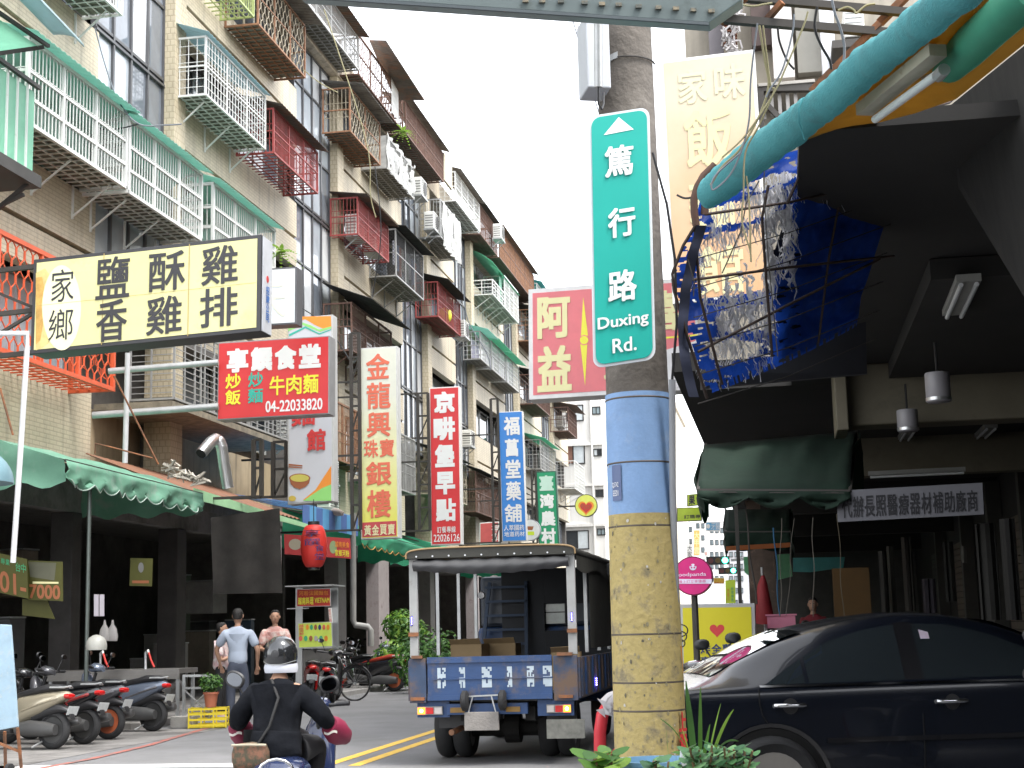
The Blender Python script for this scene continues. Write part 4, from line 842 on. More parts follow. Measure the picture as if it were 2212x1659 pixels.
b = MB(); q = [onY(1568, 1180, 22.9), onY(1707, 1172, 22.9), onY(1707, 1182, 22.9), onY(1568, 1190, 22.9)]; b.hexa(q, (0, .02, 0)); tag(b.build('awning_strip', M('orange_strip', (.4, .12, .03), .7, trans=.4)), 'orange strip of cloth below the smaller green awning', 'cloth strip')
# torn blue tarpaulin on its rusty frame
TARP = M('blue_tarpaulin', (.012, .06, .36), .4, var=.3, scale=3, trans=.45, bump=.3, bscale=20)
TARPD = M('blue_tarpaulin_shaded', (.012, .045, .2), .5, var=.25, scale=3, trans=.1)
FRAY = M('frayed_white_fibres', (.68, .68, .7), .6, var=.15, trans=.5)
tp = thing('tarpaulin', 'torn blue tarpaulin with frayed white edges on a rusty pipe frame', 'tarpaulin', D(1650, 700, 8.4))
LE = [(1545, 372), (1515, 420), (1500, 485), (1478, 528), (1456, 592), (1461, 628), (1486, 718), (1513, 800), (1530, 852)]
RE = [(1985, 262), (1960, 330), (1935, 400), (1915, 470), (1893, 540), (1875, 600), (1860, 640), (1855, 680), (1850, 705)]
def ip(L, v): k = min(int(v * 8), 7); f = v * 8 - k; return (L[k][0] * (1 - f) + L[k + 1][0] * f, L[k][1] * (1 - f) + L[k + 1][1] * f)
def tpx(u, v): a = ip(LE, v); c = ip(RE, v); return a[0] + (c[0] - a[0]) * u, a[1] + (c[1] - a[1]) * u + 12 * math.sin(u * math.pi) * (v - .3)
def tdep(u, v): return 7.9 + 1.3 * u + .5 * v
def tpos(u, v):
    x, y = tpx(u, v); n = noise.noise(Vector((u * 8, v * 8, 0))) * .05 + noise.noise(Vector((u * 25, v * 20, 3))) * .02
    return D(x, y, tdep(u, v) + n + .03 * math.sin(v * 40))
HOLES = [[(1533, 448), (1655, 420), (1690, 395), (1680, 450), (1651, 470), (1536, 492)], [(1512, 520), (1655, 482), (1662, 628), (1522, 645)], [(1556, 671), (1662, 655), (1655, 712), (1545, 715)],
         [(1524, 742), (1580, 735), (1650, 740), (1640, 765), (1565, 790), (1530, 775)], [(1765, 350), (1790, 340), (1808, 352), (1844, 326), (1852, 365), (1800, 385), (1740, 388)], [(1650, 470), (1705, 440), (1712, 500), (1690, 560), (1662, 560)],
         [(1600, 395), (1700, 372), (1720, 385), (1640, 412)]]
def inpoly(x, y, P):
    c = False; j = len(P) - 1
    for i in range(len(P)):
        if (P[i][1] > y) != (P[j][1] > y) and x < (P[j][0] - P[i][0]) * (y - P[i][1]) / (P[j][1] - P[i][1]) + P[i][0]: c = not c
        j = i
    return c
def keep(u, v):
    x, y = tpx(u, v); q = Vector((x * .035, y * .05, 0)); x2 = x + 13 * noise.noise(q * 1.2) + 6 * noise.noise(q * 4); y2 = y + 11 * noise.noise(q * 1.3 + Vector((9, 0, 0))) + 5 * noise.noise(q * 5)
    if any(inpoly(x2, y2, h) for h in HOLES): return False
    if v > .96 and noise.noise(Vector((u * 40, 0, 0))) > .1: return False
    if u < .03 and noise.noise(Vector((v * 30, 1, 0))) > .15: return False
    return not (noise.noise(Vector((x * .04, y * .11, 7))) > .34 and x < 1730)
b = MB(True); b.grid(tpos, 200, 170, keep); b.build('cloth', TARP, tp)
b = MB(True); b.grid(lambda u, v: tpos(.43 + .57 * u, .2 + .8 * v) + Vector((0, .07, .05)), 30, 24, lambda u, v: u > .08 + .1 * noise.noise(Vector((v * 6, 2, 0)))); b.build('light_block_sheet', M('dark_light_block_sheet', (.02, .022, .03), .8, var=.3), tp)  # opaque layer added behind the cloth to block light through its right half
b = MB(True)
for k in range(1500):
    h = random.choice(HOLES); i = random.randrange(len(h)); f = random.random(); x = h[i - 1][0] * f + h[i][0] * (1 - f) + random.uniform(-10, 10); y = h[i - 1][1] * f + h[i][1] * (1 - f) + random.uniform(-10, 10)
    u = min(max((x - 1480) / 400, 0), 1); v = min(max((y - 380) / 400, 0), 1); p = D(x, y, tdep(u, v) - .03); pts = [p]; a = random.uniform(-1, 1); L = random.uniform(.03, .15)
    for s in range(4): p = p + Vector((a * .25 + random.uniform(-.5, .5), random.uniform(-.3, .3), -1 + random.uniform(-.3, .5))) * L / 4; pts.append(p)
    b.tube(pts, random.choice([.0012, .002, .0035]), 3, False)
for k in range(110):
    x, y = random.choice([(random.uniform(1655, 1720), random.uniform(400, 600)), (random.uniform(1560, 1660), random.uniform(560, 720)), (random.uniform(1760, 1850), random.uniform(340, 390))])
    u = (x - 1480) / 400; v = (y - 380) / 400; p = D(x, y, tdep(u, v) - .05); w = random.uniform(.012, .04); L = random.uniform(.05, .22); s = random.uniform(-.3, .3)
    b.grid(lambda a, c: p + Vector((w * (a - .5) * (1 - c) + s * c * L + .01 * math.sin(c * 9 + k), .02 * math.sin(c * 6 + a * 3), -L * c)), 2, 6)
b.build('frayed_fibres', FRAY, tp, kind='stuff')
def pbar(pts, d, r, name='frame_bar', m=RUST, n=8, par=None):
    b = MB(True); b.tube([D(p[0], p[1], d + (p[2] if len(p) > 2 else 0)) for p in pts], r, n); return b.build(name, m, par or tp)
for pts in ([(1545, 356, -.2), (1520, 380, -.2), (1506, 405, -.2), (1499, 431, -.2), (1500, 460, -.2), (1504, 487, -.2)], [(1532, 372, -.2), (1524, 400, -.2), (1522, 463, -.2)]):
    pbar(pts, 7.9, .02, m=M('rusty_pipe_brown', (.1, .055, .04), .7, .3, var=.3))
RD = M('dark_rusty_pipe', (.045, .03, .025), .7, .3, var=.4, scale=12)
for pts in ([(1524, 463, 0), (1700, 438, .6), (1996, 372, 1.6)], [(1485, 606, .1), (1700, 578, .7), (1931, 553, 1.4)], [(1660, 400, .2), (1646, 470, .2), (1655, 600, .4), (1668, 770, .5)], [(1762, 302, .5), (1700, 440, .5)], [(1757, 302, .6), (1915, 256, 1.2), (2050, 222, 1.6), (2118, 158, 1.7), (2212, 90, 1.6)],
            [(1508, 760, .3), (1700, 660, .6), (1900, 560, 1.3)], [(1500, 480, 0), (1512, 640, .1), (1560, 830, .4)], [(1820, 400, 1.1), (1790, 560, 1.2), (1768, 740, 1.3)], [(1527, 860, .2), (1483, 722, 0), (1456, 628, 0), (1452, 592, 0), (1476, 530, 0), (1503, 486, 0)]):
    pbar(pts, 7.8, .008, m=RD)
b = MB(True)
for i in range(7):
    y = 330 + i * 62; pts = [D(1490 + i * 3, y + 170, 8.0), D(1700, y + 112, 8.6), D(1940 - i * 8, y + 30, 9.3)] if i > 0 else [D(1760, 330, 8.5), D(1980, 270, 9.2)]
    b.tube(pts, .004, 4)
for pts in ([(1652, 300), (1650, 420), (1660, 560), (1680, 770)], [(1640, 390), (1612, 440), (1600, 500), (1560, 590)], [(1486, 560), (1500, 610), (1498, 640)]): b.tube([D(x, y, 7.7) for x, y in pts], .004, 4)
b.build('wire', STL, tp, kind='stuff')
b = MB(True); b.grid(lambda u, v: D(1504 - 50 * math.sin(v * 2.2) + 22 * u + 25 * v * v, 487 + 372 * v, 7.75 + .1 * u) + Vector((0, .02 * math.sin(v * 30), 0)), 4, 40); b.build('dark_edge_cloth', M('black_blue_cloth', (.03, .035, .06), .5, var=.3), tp)
# teal roll of cloth along the awning front
TEAL = M('teal_mesh_cloth', (.1, .38, .41), .75, var=.14, scale=3, bump=.5, bscale=120, trans=.25, dirt=(.1, .3, .32), dscale=5, damt=.42)
tr = thing('rolled_awning', 'long roll of turquoise mesh cloth sloping down across the upper right', 'awning', D(1780, 215, 6.3))
CL = [(1533, 440, 20, 7.5), (1535, 418, 36, 7.45), (1560, 396, 42, 7.3), (1600, 362, 44, 7.1), (1650, 322, 44, 6.9), (1700, 283, 45, 6.65), (1740, 256, 43, 6.45), (1780, 222, 46, 6.3), (1830, 182, 44, 6.1), (1880, 136, 47, 5.9), (1935, 98, 45, 5.65), (1985, 52, 50, 5.45), (2040, 12, 50, 5.2), (2120, -55, 54, 4.9)]
pts = []; rs = []
for i in range(len(CL) - 1):
    for k in range(6):
        f = k / 6; q = [CL[i][j] * (1 - f) + CL[i + 1][j] * f for j in range(4)]; pts.append(D(q[0], q[1], q[3])); rs.append(q[2] / FPX * q[3] * .86 * (1 + .05 * math.sin(i * 6 + k * 1.9) + .04 * noise.noise(Vector((i + f, 0, 0)))))
b = MB(True); b.tube(pts, rs, 28)
b.v = [v + Vector((0, 0, 1)) * (.012 * noise.noise(v * 5) + .007 * noise.noise(Vector((v.x * 16 + v.z * 9, v.y * 3, 0)))) for v in b.v]; o = b.build('roll', TEAL, tr)
b = MB(True)
for x, y, d_ in ((1735, 256, 6.42),):
    a = D(x, y - 45, d_ - .07); c = D(x + 3, y + 46, d_ - .07); b.tube([a, a.lerp(c, .33) + Vector((-.02, -.04, 0)), a.lerp(c, .66) + Vector((-.02, -.04, 0)), c], .003, 4)
b.build('seam', M('teal_seam', (.04, .25, .28), .7), tr)
g2 = thing('rolled_awning', 'green roll of cloth behind the turquoise one in the top right corner', 'awning', D(2100, 90, 6.2))
b = MB(True); b.tube([D(2044, 146, 6.5), D(2050, 140, 6.5), D(2090, 105, 6.2), D(2150, 50, 5.8), D(2240, -30, 5.3)], [.05, .078, .082, .08, .08], 20); b.build('roll', M('green_roll_cloth', (.05, .3, .19), .6, var=.1, trans=.15), g2)
b = MB(True); b.tube([D(2000, 172, 6.6), D(2044, 146, 6.5)], .03, 12); b.build('rod', GALV, g2)
YU = M('ochre_awning_underside', (.42, .25, .03), .7, var=.2, scale=2, trans=.35)
RL = [(1690, 300), (1780, 235), (1880, 150), (1985, 65), (2130, -40)]; BL_ = [(1735, 312), (1850, 275), (1975, 243), (2065, 212), (2240, 70)]
def ipl(L, u): k = min(int(u * 4), 3); f = u * 4 - k; return L[k][0] * (1 - f) + L[k + 1][0] * f, L[k][1] * (1 - f) + L[k + 1][1] * f
def yun(u, v): a = ipl(RL, u); c = ipl(BL_, u); return D(a[0] + (c[0] - a[0]) * v, a[1] + (c[1] - a[1]) * v, 7.1 - 1.5 * u + .9 * v)
b = MB(); b.grid(yun, 16, 6); tag(b.build('awning_cloth', YU, solid=.005), 'ochre underside of an awning between the turquoise roll and blue tarpaulin', 'awning')
t = thing('strip_lamp', 'rusty white strip lamp fixed under the turquoise roll', 'lamp', D(1940, 170, 6.4)); b = MB(); a, c = D(1866, 238, 6.8), D(2026, 108, 6.1); b.bar(a, c, .075, .05); b.build('housing', M('rusty_white_housing', (.4, .37, .3), .6, var=.2, dirt=(.25, .13, .06), dscale=8, damt=.35), t)
b = MB(True); b.tube([D(1890, 258, 6.75), D(2036, 152, 6.1)], .018, 10); b.build('tube', M('lamp_tube_glass', (1, 1, 1)), t); b = MB(); b.tube([D(2026, 165, 6.15), D(2040, 150, 6.08)], .026, 10); b.build('socket', GALV, t)
# dark slatted shutter housing at far right
b = MB(); 
P = [D(2050, 230, 8.2), D(2260, 60, 7.0), D(2260, 700, 7.4), D(2075, 395, 8.2)]
b.hexa(P, (.0, .1, 0)); tag(b.build('canvas_screen', M('dark_canvas', (.018, .017, .015), .9, var=.3, stretch=(6, 6, .6))), 'dark canvas screen hanging at the right edge under the awning', 'screen')
# grey gutter beam across the top and dark iron bars
GB = M('grey_green_painted_steel', (.24, .29, .29), .5, .2, var=.1, scale=4, dirt=(.16, .19, .18), dscale=5, damt=.4)
gb = thing('steel_beam', 'grey green steel beam with small slots crossing the top of the picture', 'beam', D(1150, -5, 6.1))
T = [D(640, -12, 6.1), D(1531, 49, 6.1), D(1604, -2, 6.1), D(1604, -90, 6.1), D(640, -90, 6.1)]
b = MB(); b.hexa(T, Vector((0, .12, .0)) + Vector((0, 0, .01))); b.build('channel', GB, gb, bevel=.004)
b = MB(); b.bar(D(640, -8, 6.07), D(1531, 52, 6.07), .012); b.build('lip', M('dark_edge', (.08, .1, .11), .5), gb)
for x, y in ((205, 5), (340, 8), (490, 10), (680, 22), (820, 32), (955, 38), (1115, 52), (1275, 62), (1415, 68), (1555, 80), (1700, 88)):
    b = MB(); b.box(D(1080 + x * .2686, y * .2686, 6.095), (.024, .012, .014), rz=.17); b.build('slot', M('dark_slot', (.1, .11, .1), .7, dirt=(.3, .25, .17), dscale=20, damt=.5), gb)
fr = thing('overhead_bars', 'dark iron bars of the awning frame above the turquoise roll', 'frame', D(1750, 60, 6.6))
for a, c, w in (((1557, 41), (1930, 72), .034), ((1590, -6), (1960, 27), .032), ((1553, 48), (1608, -6), .03), ((1652, 48), (1690, 4), .024), ((1752, 198), (1900, 50), .026), ((1900, 50), (1960, -10), .03), ((1870, 95), (1838, 140), .02)):
    b = MB(); b.bar(D(a[0], a[1], 6.55), D(c[0], c[1], 6.5), w); b.build('bar', STL if w > .03 else RUST, fr)
# loose cables
def cable(pts, d, r=.004, m=None, label='', n=6, name='cable'):
    V = [D(p[0], p[1], d + (p[2] if len(p) > 2 else 0)) for p in pts]; out = []
    for i in range(len(V) - 1):
        p0, p1, p2, p3 = V[max(i - 1, 0)], V[i], V[i + 1], V[min(i + 2, len(V) - 1)]
        for k in range(n):
            t_ = k / n; out.append(.5 * ((2 * p1) + (p2 - p0) * t_ + (2 * p0 - 5 * p1 + 4 * p2 - p3) * t_ * t_ + (3 * p1 - p0 - 3 * p2 + p3) * t_ ** 3))
    out.append(V[-1]); b = MB(True); b.tube(out, r, 5); return tag(b.build(name, m or BLACKP), label, 'cable')
CT = M('tan_cable', (.32, .29, .16), .6, var=.1); CGc = M('grey_cable', (.2, .22, .25), .6)
cable([(1640, 55), (1652, 130), (1660, 185), (1640, 250), (1600, 320), (1560, 360), (1535, 400)], 6.35, .005, CT, 'tan cable falling from the iron bar to the left end of the turquoise roll')
cable([(1648, 55), (1664, 180), (1672, 196), (1640, 270), (1610, 330), (1606, 420), (1603, 480), (1620, 540), (1622, 560), (1618, 430), (1612, 380)], 6.35, .004, CT, 'tan cable looping down below the turquoise roll')
cable([(1745, 25), (1736, 55), (1700, 140), (1672, 200), (1612, 290), (1560, 340)], 6.3, .004, CT, 'tan cable slanting from the upper bar across the ledge')
cable([(1636, 50), (1622, 170), (1618, 260), (1600, 330), (1575, 380), (1540, 410), (1545, 380), (1600, 330)], 6.3, .004, CGc, 'grey cable with a loop over the left end of the turquoise roll')
cable([(1680, 60), (1684, 90), (1700, 130), (1716, 150)], 6.4, .005, BLACKP, 'short dark cable hanging before the white pipe')
cable([(1765, 15), (1760, 60), (1775, 100), (1792, 130), (1796, 150)], 6.4, .006, BLACKP, 'thick dark cable bent beside the white duct')
cable([(1797, 0), (1804, 30), (1815, 60), (1824, 100), (1822, 140)], 6.4, .006, CGc, 'grey cable descending beside the air conditioner on the right')
cable([(1595, 8), (1625, 13), (1650, 9), (1668, 6)], 6.4, .005, CT, 'pale twisted cable lying on the upper iron bar')
cable([(1810, 22), (1830, 15), (1845, 22), (1850, 28), (1870, 12), (1890, 8)], 6.35, .005, CT, 'pale curled cable end on the upper iron bar')
cable([(1715, 30), (1712, 70), (1690, 150), (1665, 190), (1655, 210)], 6.3, .004, CGc, 'thin grey cable crossing the white pipe')
cable([(1462, 421), (1480, 428), (1500, 424), (1506, 415)], 7.8, .006, BLACKP, 'cut end of dark cable poking out left of the rusty pipe')
cable([(1233, 28), (1256, 110), (1275, 180), (1297, 255)], 9.5, .004, CGc, 'thin wire slanting down left of the pole top')
cable([(1240, 20), (1262, 115), (1290, 215), (1303, 262)], 9.6, .003, CGc, 'second thin wire close beside the first one at the pole top')
# things on the upper wall
uw = thing('air_conditioner', 'old white air conditioner on a shelf high on the right behind the bars', 'air conditioner', onY(1843, 105, 15.1)); c = onY(1843, 62, 15.1)
b = MB(); b.box(c, (.2, .35, .3)); b.build('casing', ACW, uw, bevel=.01); b = MB()
for i in range(5): b.box(c + Vector((0, -.18, .1 - i * .05)), (.17, .01, .012))
b.build('louvre', GALV, uw, kind='stuff'); b = MB(); b.box(onY(1835, 112, 15.1), (.36, .5, .08)); b.build('shelf', STL, uw)
def wbox(name, label, cat, x0, x1, y0, y1, Yd, m, dep=.1):
    a = onY(x0, y1, Yd); c = onY(x1, y0, Yd); b = MB(); b.bb((a.x, Yd, a.z), (c.x, Yd + dep, c.z)); return tag(b.build(name, m, bevel=.004), label, cat)
wbox('wall_duct', 'white square duct running up the wall behind the bars', 'duct', 1672, 1707, -20, 170, 15.35, M('duct_white', (.55, .52, .5), .5, var=.1), .25)
wbox('wall_duct', 'bright narrow duct right of the grey board', 'duct', 1778, 1797, -20, 168, 15.3, M('duct_bright', (.75, .76, .8), .4, var=.05), .25)
wbox('wall_board', 'flat grey board between the two ducts', 'board', 1724, 1776, -20, 158, 15.45, M('board_grey', (.26, .25, .22), .7, var=.1), .15)
wbox('wall_ledge', 'pale ledge under the ducts right of the faded sign', 'ledge', 1638, 1760, 170, 187, 14.8, M('ledge_pale', (.35, .33, .3), .7, var=.2), .8)
wbox('wall_board', 'dark brown vertical board left of the white duct', 'board', 1625, 1662, -20, 100, 15.45, M('board_brown', (.07, .045, .04), .7, var=.3), .15)
wbox('wall_post', 'dark grey corner post against the sky above the faded sign', 'post', 1541, 1557, -20, 300, 15.45, M('corner_post', (.12, .11, .12), .7, var=.2), .15)
t = thing('louvre_window', 'rusty red brown louvre window right of the corner post', 'window', onY(1575, 100, 15.35))
for i in range(11):
    a = onY(1560, 8 + i * 8.5, 15.35); c = onY(1592, 4 + i * 8.5, 15.35); b = MB(); b.bb((a.x, 15.35, a.z), (c.x, 15.45, c.z)); b.build('slat', M('slat_red_brown', (.24, .1, .06), .7, var=.3), t)
b = MB(True)
for i in range(60):
    p = onY(1580 + random.uniform(-10, 12) + 6 * math.sin(i * .15), 10 + i * 1.9, 15.2 + random.uniform(-.08, .08)); b.tube([p, p + Vector((random.uniform(-.07, .07), random.uniform(-.05, .05), random.uniform(-.08, .02))), p + Vector((random.uniform(-.07, .07), 0, -.09))], .012, 4)
tag(b.build('hanging_insulation', M('ragged_plastic', (.4, .38, .38), .6, var=.2)), 'ragged torn insulation hanging before the louvre window', 'insulation')
t = thing('balcony_rail', 'dark railing with pale uprights below the ledge', 'railing', onY(1690, 260, 14.9))
for i in range(5): a = onY(1648 + i * 17, 258 - i * 6, 14.9); c = onY(1648 + i * 17, 190, 14.9); b = MB(); b.bb((a.x, 14.9, a.z), (a.x + .035, 14.94, c.z)); b.build('upright', M('rail_pale', (.4, .38, .36), .6), t)
b = MB(); b.bar(onY(1636, 192, 14.85), onY(1760, 190, 14.85), .07); b.bar(onY(1640, 200, 14.85), onY(1640, 330, 14.85), .09); b.bar(onY(1640, 208, 14.85), onY(1690, 262, 14.85), .05); b.build('rail', STL, t)
# ================================================================ far end of the street
PW = M('pale_render_wall', (.72, .71, .68), .7, var=.05, scale=.5, streak=.25)
WGL = M('far_window_glass', (.25, .32, .35), .1, var=.2, spec=.8)
def wbuilding(name, label, quad, d, dep, m, wins, bands=(), pipes=()):
    O, U, V, N = px_plane(quad, d); t = thing(name, label, 'building', O + U / 2 - N * dep / 2); t.location.z = 0
    O0 = Vector((O.x, O.y, 0)); O1 = Vector(((O + U).x, O.y, 0)); top = (O + V).z
    b = MB(); b.bb((O0.x, O.y, 0), (O1.x, O.y + dep, top)); b.build('wall', m, t)
    b = MB(); b.bb((O0.x - .15, O.y - .15, top), (O1.x + .15, O.y + dep, top + .35)); b.build('roof_slab', m, t)
    for z in bands: zz = onP(sum(q[0] for q in quad) / 4, z, O, N).z; b = MB(); b.bb((O0.x - .1, O.y - .14, zz - .08), (O1.x + .1, O.y - .002, zz + .08)); b.build('floor_band', m, t)
    for x in pipes: p = onP(x, quad[0][1], O, N); b = MB(True); b.tube([(p.x, O.y - .1, .2), (p.x, O.y - .1, top)], .07, 6); b.build('drain_pipe', m, t)
    for w in wins:
        x0, y0, x1, y1 = w[:4]; a = onP(x0, y1, O, N); c = onP(x1, y0, O, N); f = MB(); e = .06
        f.bb((a.x, O.y - .06, a.z), (a.x + e, O.y - .003, c.z)); f.bb((c.x - e, O.y - .06, a.z), (c.x, O.y - .003, c.z)); f.bb((a.x + e, O.y - .059, a.z), (c.x - e, O.y - .003, a.z + e)); f.bb((a.x + e, O.y - .059, c.z - e), (c.x - e, O.y - .003, c.z))
        f.bb(((a.x + c.x) / 2 - .03, O.y - .058, a.z + e), ((a.x + c.x) / 2 + .03, O.y - .003, c.z - e)); fo = f.build('window', BLACKM, t)
        for q in range(2): g = MB(); xa = a.x + e if q == 0 else (a.x + c.x) / 2 + .03; xb = (a.x + c.x) / 2 - .03 if q == 0 else c.x - e; g.bb((xa, O.y - .03, a.z + e), (xb, O.y - .004, c.z - e)); g.build('pane', (w[4][q] if len(w) > 4 else WGL), fo)
    return t
BRW = M('brown_shutter', (.2, .1, .07), .6); PBL = M('pale_blind', (.55, .6, .62), .5); DKG = M('dark_far_glass', (.04, .045, .05), .1)
wbuilding('apartment_building', 'white rendered building with a drain pipe closing the view beyond the red sign', [(1209, 700), (1312, 700), (1312, 1300), (1209, 1300)], 92, 12, PW,
          [(1224, 874, 1260, 911, (DKG, PBL)), (1279, 878, 1297, 896), (1214, 958, 1263, 1004, (BRW, PBL)), (1282, 969, 1300, 986, (PBL, DKG)), (1287, 1057, 1304, 1074, (DKG, DKG)), (1224, 1145, 1272, 1188, (DKG, PBL)), (1290, 1141, 1308, 1157)], (960, 1048, 1135), (1270,))
wbuilding('apartment_building', 'pale building with brown shutters half hidden behind the blue painted pole', [(1313, 880), (1470, 880), (1470, 1300), (1313, 1300)], 100, 12, M('cream_far_wall', (.66, .6, .5), .7, var=.05), [(1318, 1010, 1330, 1040, (BRW, BRW)), (1317, 900, 1330, 930)], (960,))
for i, (x0, x1, y0, lab, mm) in enumerate(((1462, 1500, 1100, 'pale far office building right of the pole below the lime signs', PW), (1500, 1530, 1118, 'white far building behind the orange upright sign', M('white_far_wall', (.8, .8, .8), .6, var=.03)), (1530, 1572, 1128, 'far white tower behind the blue sign at the street end', PW), (1572, 1625, 1180, 'low grey far building beside the brown column', M('grey_far_wall', (.4, .4, .42), .7)))):
    wbuilding('far_building', lab, [(x0, y0), (x1, y0), (x1, 1335), (x0, 1335)], 132 + i * 4, 14, mm, [(x0 + 4 + 11 * k, y0 + 12 + 26 * j, x0 + 11 + 11 * k, y0 + 24 + 26 * j) for j in range(5) for k in range(3) if x0 + 11 + 11 * k < x1], ())
wbuilding('far_building', 'grey tower block far down the street right of the brown column', [(1625, 1040), (1800, 1040), (1800, 1335), (1625, 1335)], 150, 14, M('grey_far_wall', (1, 1, 1)), [])
LIME = M('lime_acrylic', (.6, .78, .04), .4)
sign('shop_sign', 'small lime sign with one dark character high right of the pole', 'sign', [(1484, 1068), (1508, 1066), (1508, 1092), (1484, 1094)], 42, LIME, BLACKP, .1, .02, texts=[('果', (1487, 1070, 1502, 1091), I['blk'], .03, 0)])
sign('shop_sign', 'wide lime sign with small dark characters right of the pole', 'sign', [(1462, 1097), (1516, 1095), (1516, 1125), (1462, 1127)], 43, LIME, BLACKP, .1, .02, texts=[('訂購專', (1477, 1112, 1514, 1120), I['blk'], .01, 0)])
sign('shop_sign', 'orange upright sign far down the street above the magenta disc', 'sign', [(1497, 1144), (1513, 1144), (1513, 1201), (1497, 1201)], 90, M('orange_far', (.85, .5, .15), .5), WHITE, .2, .05, texts=[('大甲雲', (1499, 1148, 1511, 1198), I['pyel'], .02, 1)])
sign('shop_sign', 'blue and white sign with a tooth mark far down the street', 'sign', [(1524, 1127), (1556, 1127), (1556, 1147), (1524, 1147)], 80, M('sky_blue_far', (.15, .42, .7), .5), WHITE, .2, .05, polys=[(ell(1530, 1137, 4, 5, 12), I['wht'])], texts=[('牙醫', (1536, 1130, 1554, 1144), I['wht'], .0, 0)])
sign('shop_sign', 'white upright sign with two dark characters far down the street', 'sign', [(1483, 1176), (1497, 1176), (1497, 1205), (1483, 1205)], 85, WHITE, WHITE, .2, .02, texts=[('大家', (1485, 1178, 1495, 1203), I['blk'], .0, 1)])
sign('shop_sign', 'small red far sign with one character beside the orange one', 'sign', [(1521, 1190), (1529, 1190), (1529, 1210), (1521, 1210)], 86, WHITE, WHITE, .2, .02, texts=[('金', (1522, 1192, 1528, 1199), I['coral'], .0, 1)])
sign('shop_sign', 'small yellow far sign with red lettering under the traffic light', 'sign', [(1541, 1248), (1565, 1248), (1565, 1261), (1541, 1261)], 70, M('amber_far', (.85, .6, .05), .5), WHITE, .1, .02, texts=[('金之花', (1543, 1250, 1563, 1254), I['red'], .0, 0), ('當舖借款', (1543, 1256, 1563, 1260), I['red'], .0, 0)])
sign('shop_sign', 'lime upright sign beside the poster scarred column', 'sign', [(1567, 1254), (1588, 1252), (1589, 1303), (1567, 1303)], 28, LIME, LIME, .06, .0, texts=[('水果行', (1570, 1270, 1576, 1300), I['org'], .0, 1), ('鮮果專賣', (1579, 1268, 1585, 1300), I['grn'], .0, 1)])
def tlight(label, px, py, d):
    c = D(px, py, d); t = thing('traffic_light', label, 'traffic light', c); b = MB(); b.box(c, (.9, .2, .32)); b.build('housing', BLACKP, t)
    for k, m in enumerate((M('lamp_red_off', (.12, .02, .02), .4), M('lamp_amber_off', (.12, .07, .01), .4), M('lamp_green_lit', (.02, .4, .25), .4, emit=(.05, 1, .6), estr=6))):
        b = MB(True); b.lathe([(.11, -.14), (.1, -.1)], 14, c + Vector((-.28 + .28 * k, 0, 0)), 'Y'); b.build('lens', m, t)
    b = MB(); b.bar(c + Vector((.5, .1, 0)), c + Vector((5.5, .1, .3)), .1); b.build('arm', GALV, t)
tlight('horizontal traffic light showing green above the others, far down the street', 1551, 1211, 60); tlight('lower horizontal traffic light showing green, far down the street', 1572, 1233, 75)
# ================================================================ shop fronts on the left
FG = M('faded_green_awning_cloth', (.17, .38, .27), .7, var=.15, scale=1.5, bump=.3, bscale=6, trans=.25, dirt=(.28, .38, .32), dscale=3, damt=.4)
awning('awning', 'long faded green awning with scalloped valance over the dark shop at left', (-9.65, 19.6, 3.78), (-9.65, 24.7, 3.74), (-11.85, 19.6, 4.35), (-11.85, 24.7, 4.32), .36, FG, 13, .09, trim=M('pale_hem', (.36, .45, .4), .7), wr=.04)
P0 = onX(0, 985, -10.4)
b = MB(True); b.lathe([(.4 * math.cos(a), .36 * math.sin(a) * 1.0) for a in [k * math.pi / 20 for k in range(10)]], 24, D(-62, 1044, 15), 'Z'); tag(b.build('canopy_dome', M('grey_blue_canopy', (.14, .24, .28), .5, var=.15)), 'grey blue rounded canopy end at the left edge above the white pole', 'canopy')
t = thing('canopy', 'rusty sheet canopy with a thin pale green front strip above the work area', 'canopy', (-10.5, 28, 3.6))
b = MB(); b.grid(lambda u, v: (-11.85 + 1.9 * v, 24.85 + 6.3 * u, 4.55 - .75 * v + .015 * math.sin(u * 150) - .05 * u), 120, 3); b.build('roof_sheet', M('orange_rust_sheet', (.22, .1, .055), .75, var=.3, scale=2, dirt=(.12, .08, .06), dscale=2, damt=.45), t, solid=.012)
b = MB(); b.hexa([(-9.8, 24.75, 3.66), (-9.8, 31.9, 3.55), (-9.8, 31.9, 3.62), (-9.8, 24.75, 3.85)], (-.03, 0, 0)); b.build('front_strip', M('light_green_strip', (.35, .62, .36), .6), t)
t = thing('canopy', 'blue striped canopy behind the red lantern', 'canopy', (-10.6, 33.3, 3.7))
for k in range(9):
    y0 = 31.1 + 4.3 * k / 9; m = M('canopy_blue_light', (.14, .42, .72), .6, var=.1, trans=.2) if k % 2 else M('canopy_blue_dark', (.1, .2, .48), .6, var=.1, trans=.2)
    b = MB(); b.hexa([(-9.9, y0, 3.64), (-9.9, y0 + 4.3 / 9, 3.63), (-9.9, y0 + 4.3 / 9, 4.08), (-9.9, y0, 4.06)], (-.01, 0, 0)); b.build('stripe', m, t)
    b = MB(); b.hexa([(-9.91, y0, 4.07), (-9.91, y0 + 4.3 / 9, 4.09), (-11.85, y0 + 4.3 / 9, 4.42), (-11.85, y0, 4.4)], (0, 0, .01)); b.build('roof_stripe', m, t)
b = MB(True)
for k in range(7): b.loft([(-.1, 0, .01, .01), (0, .0, .06, .06), (.13, -.03, .015, .02)], n=8); 
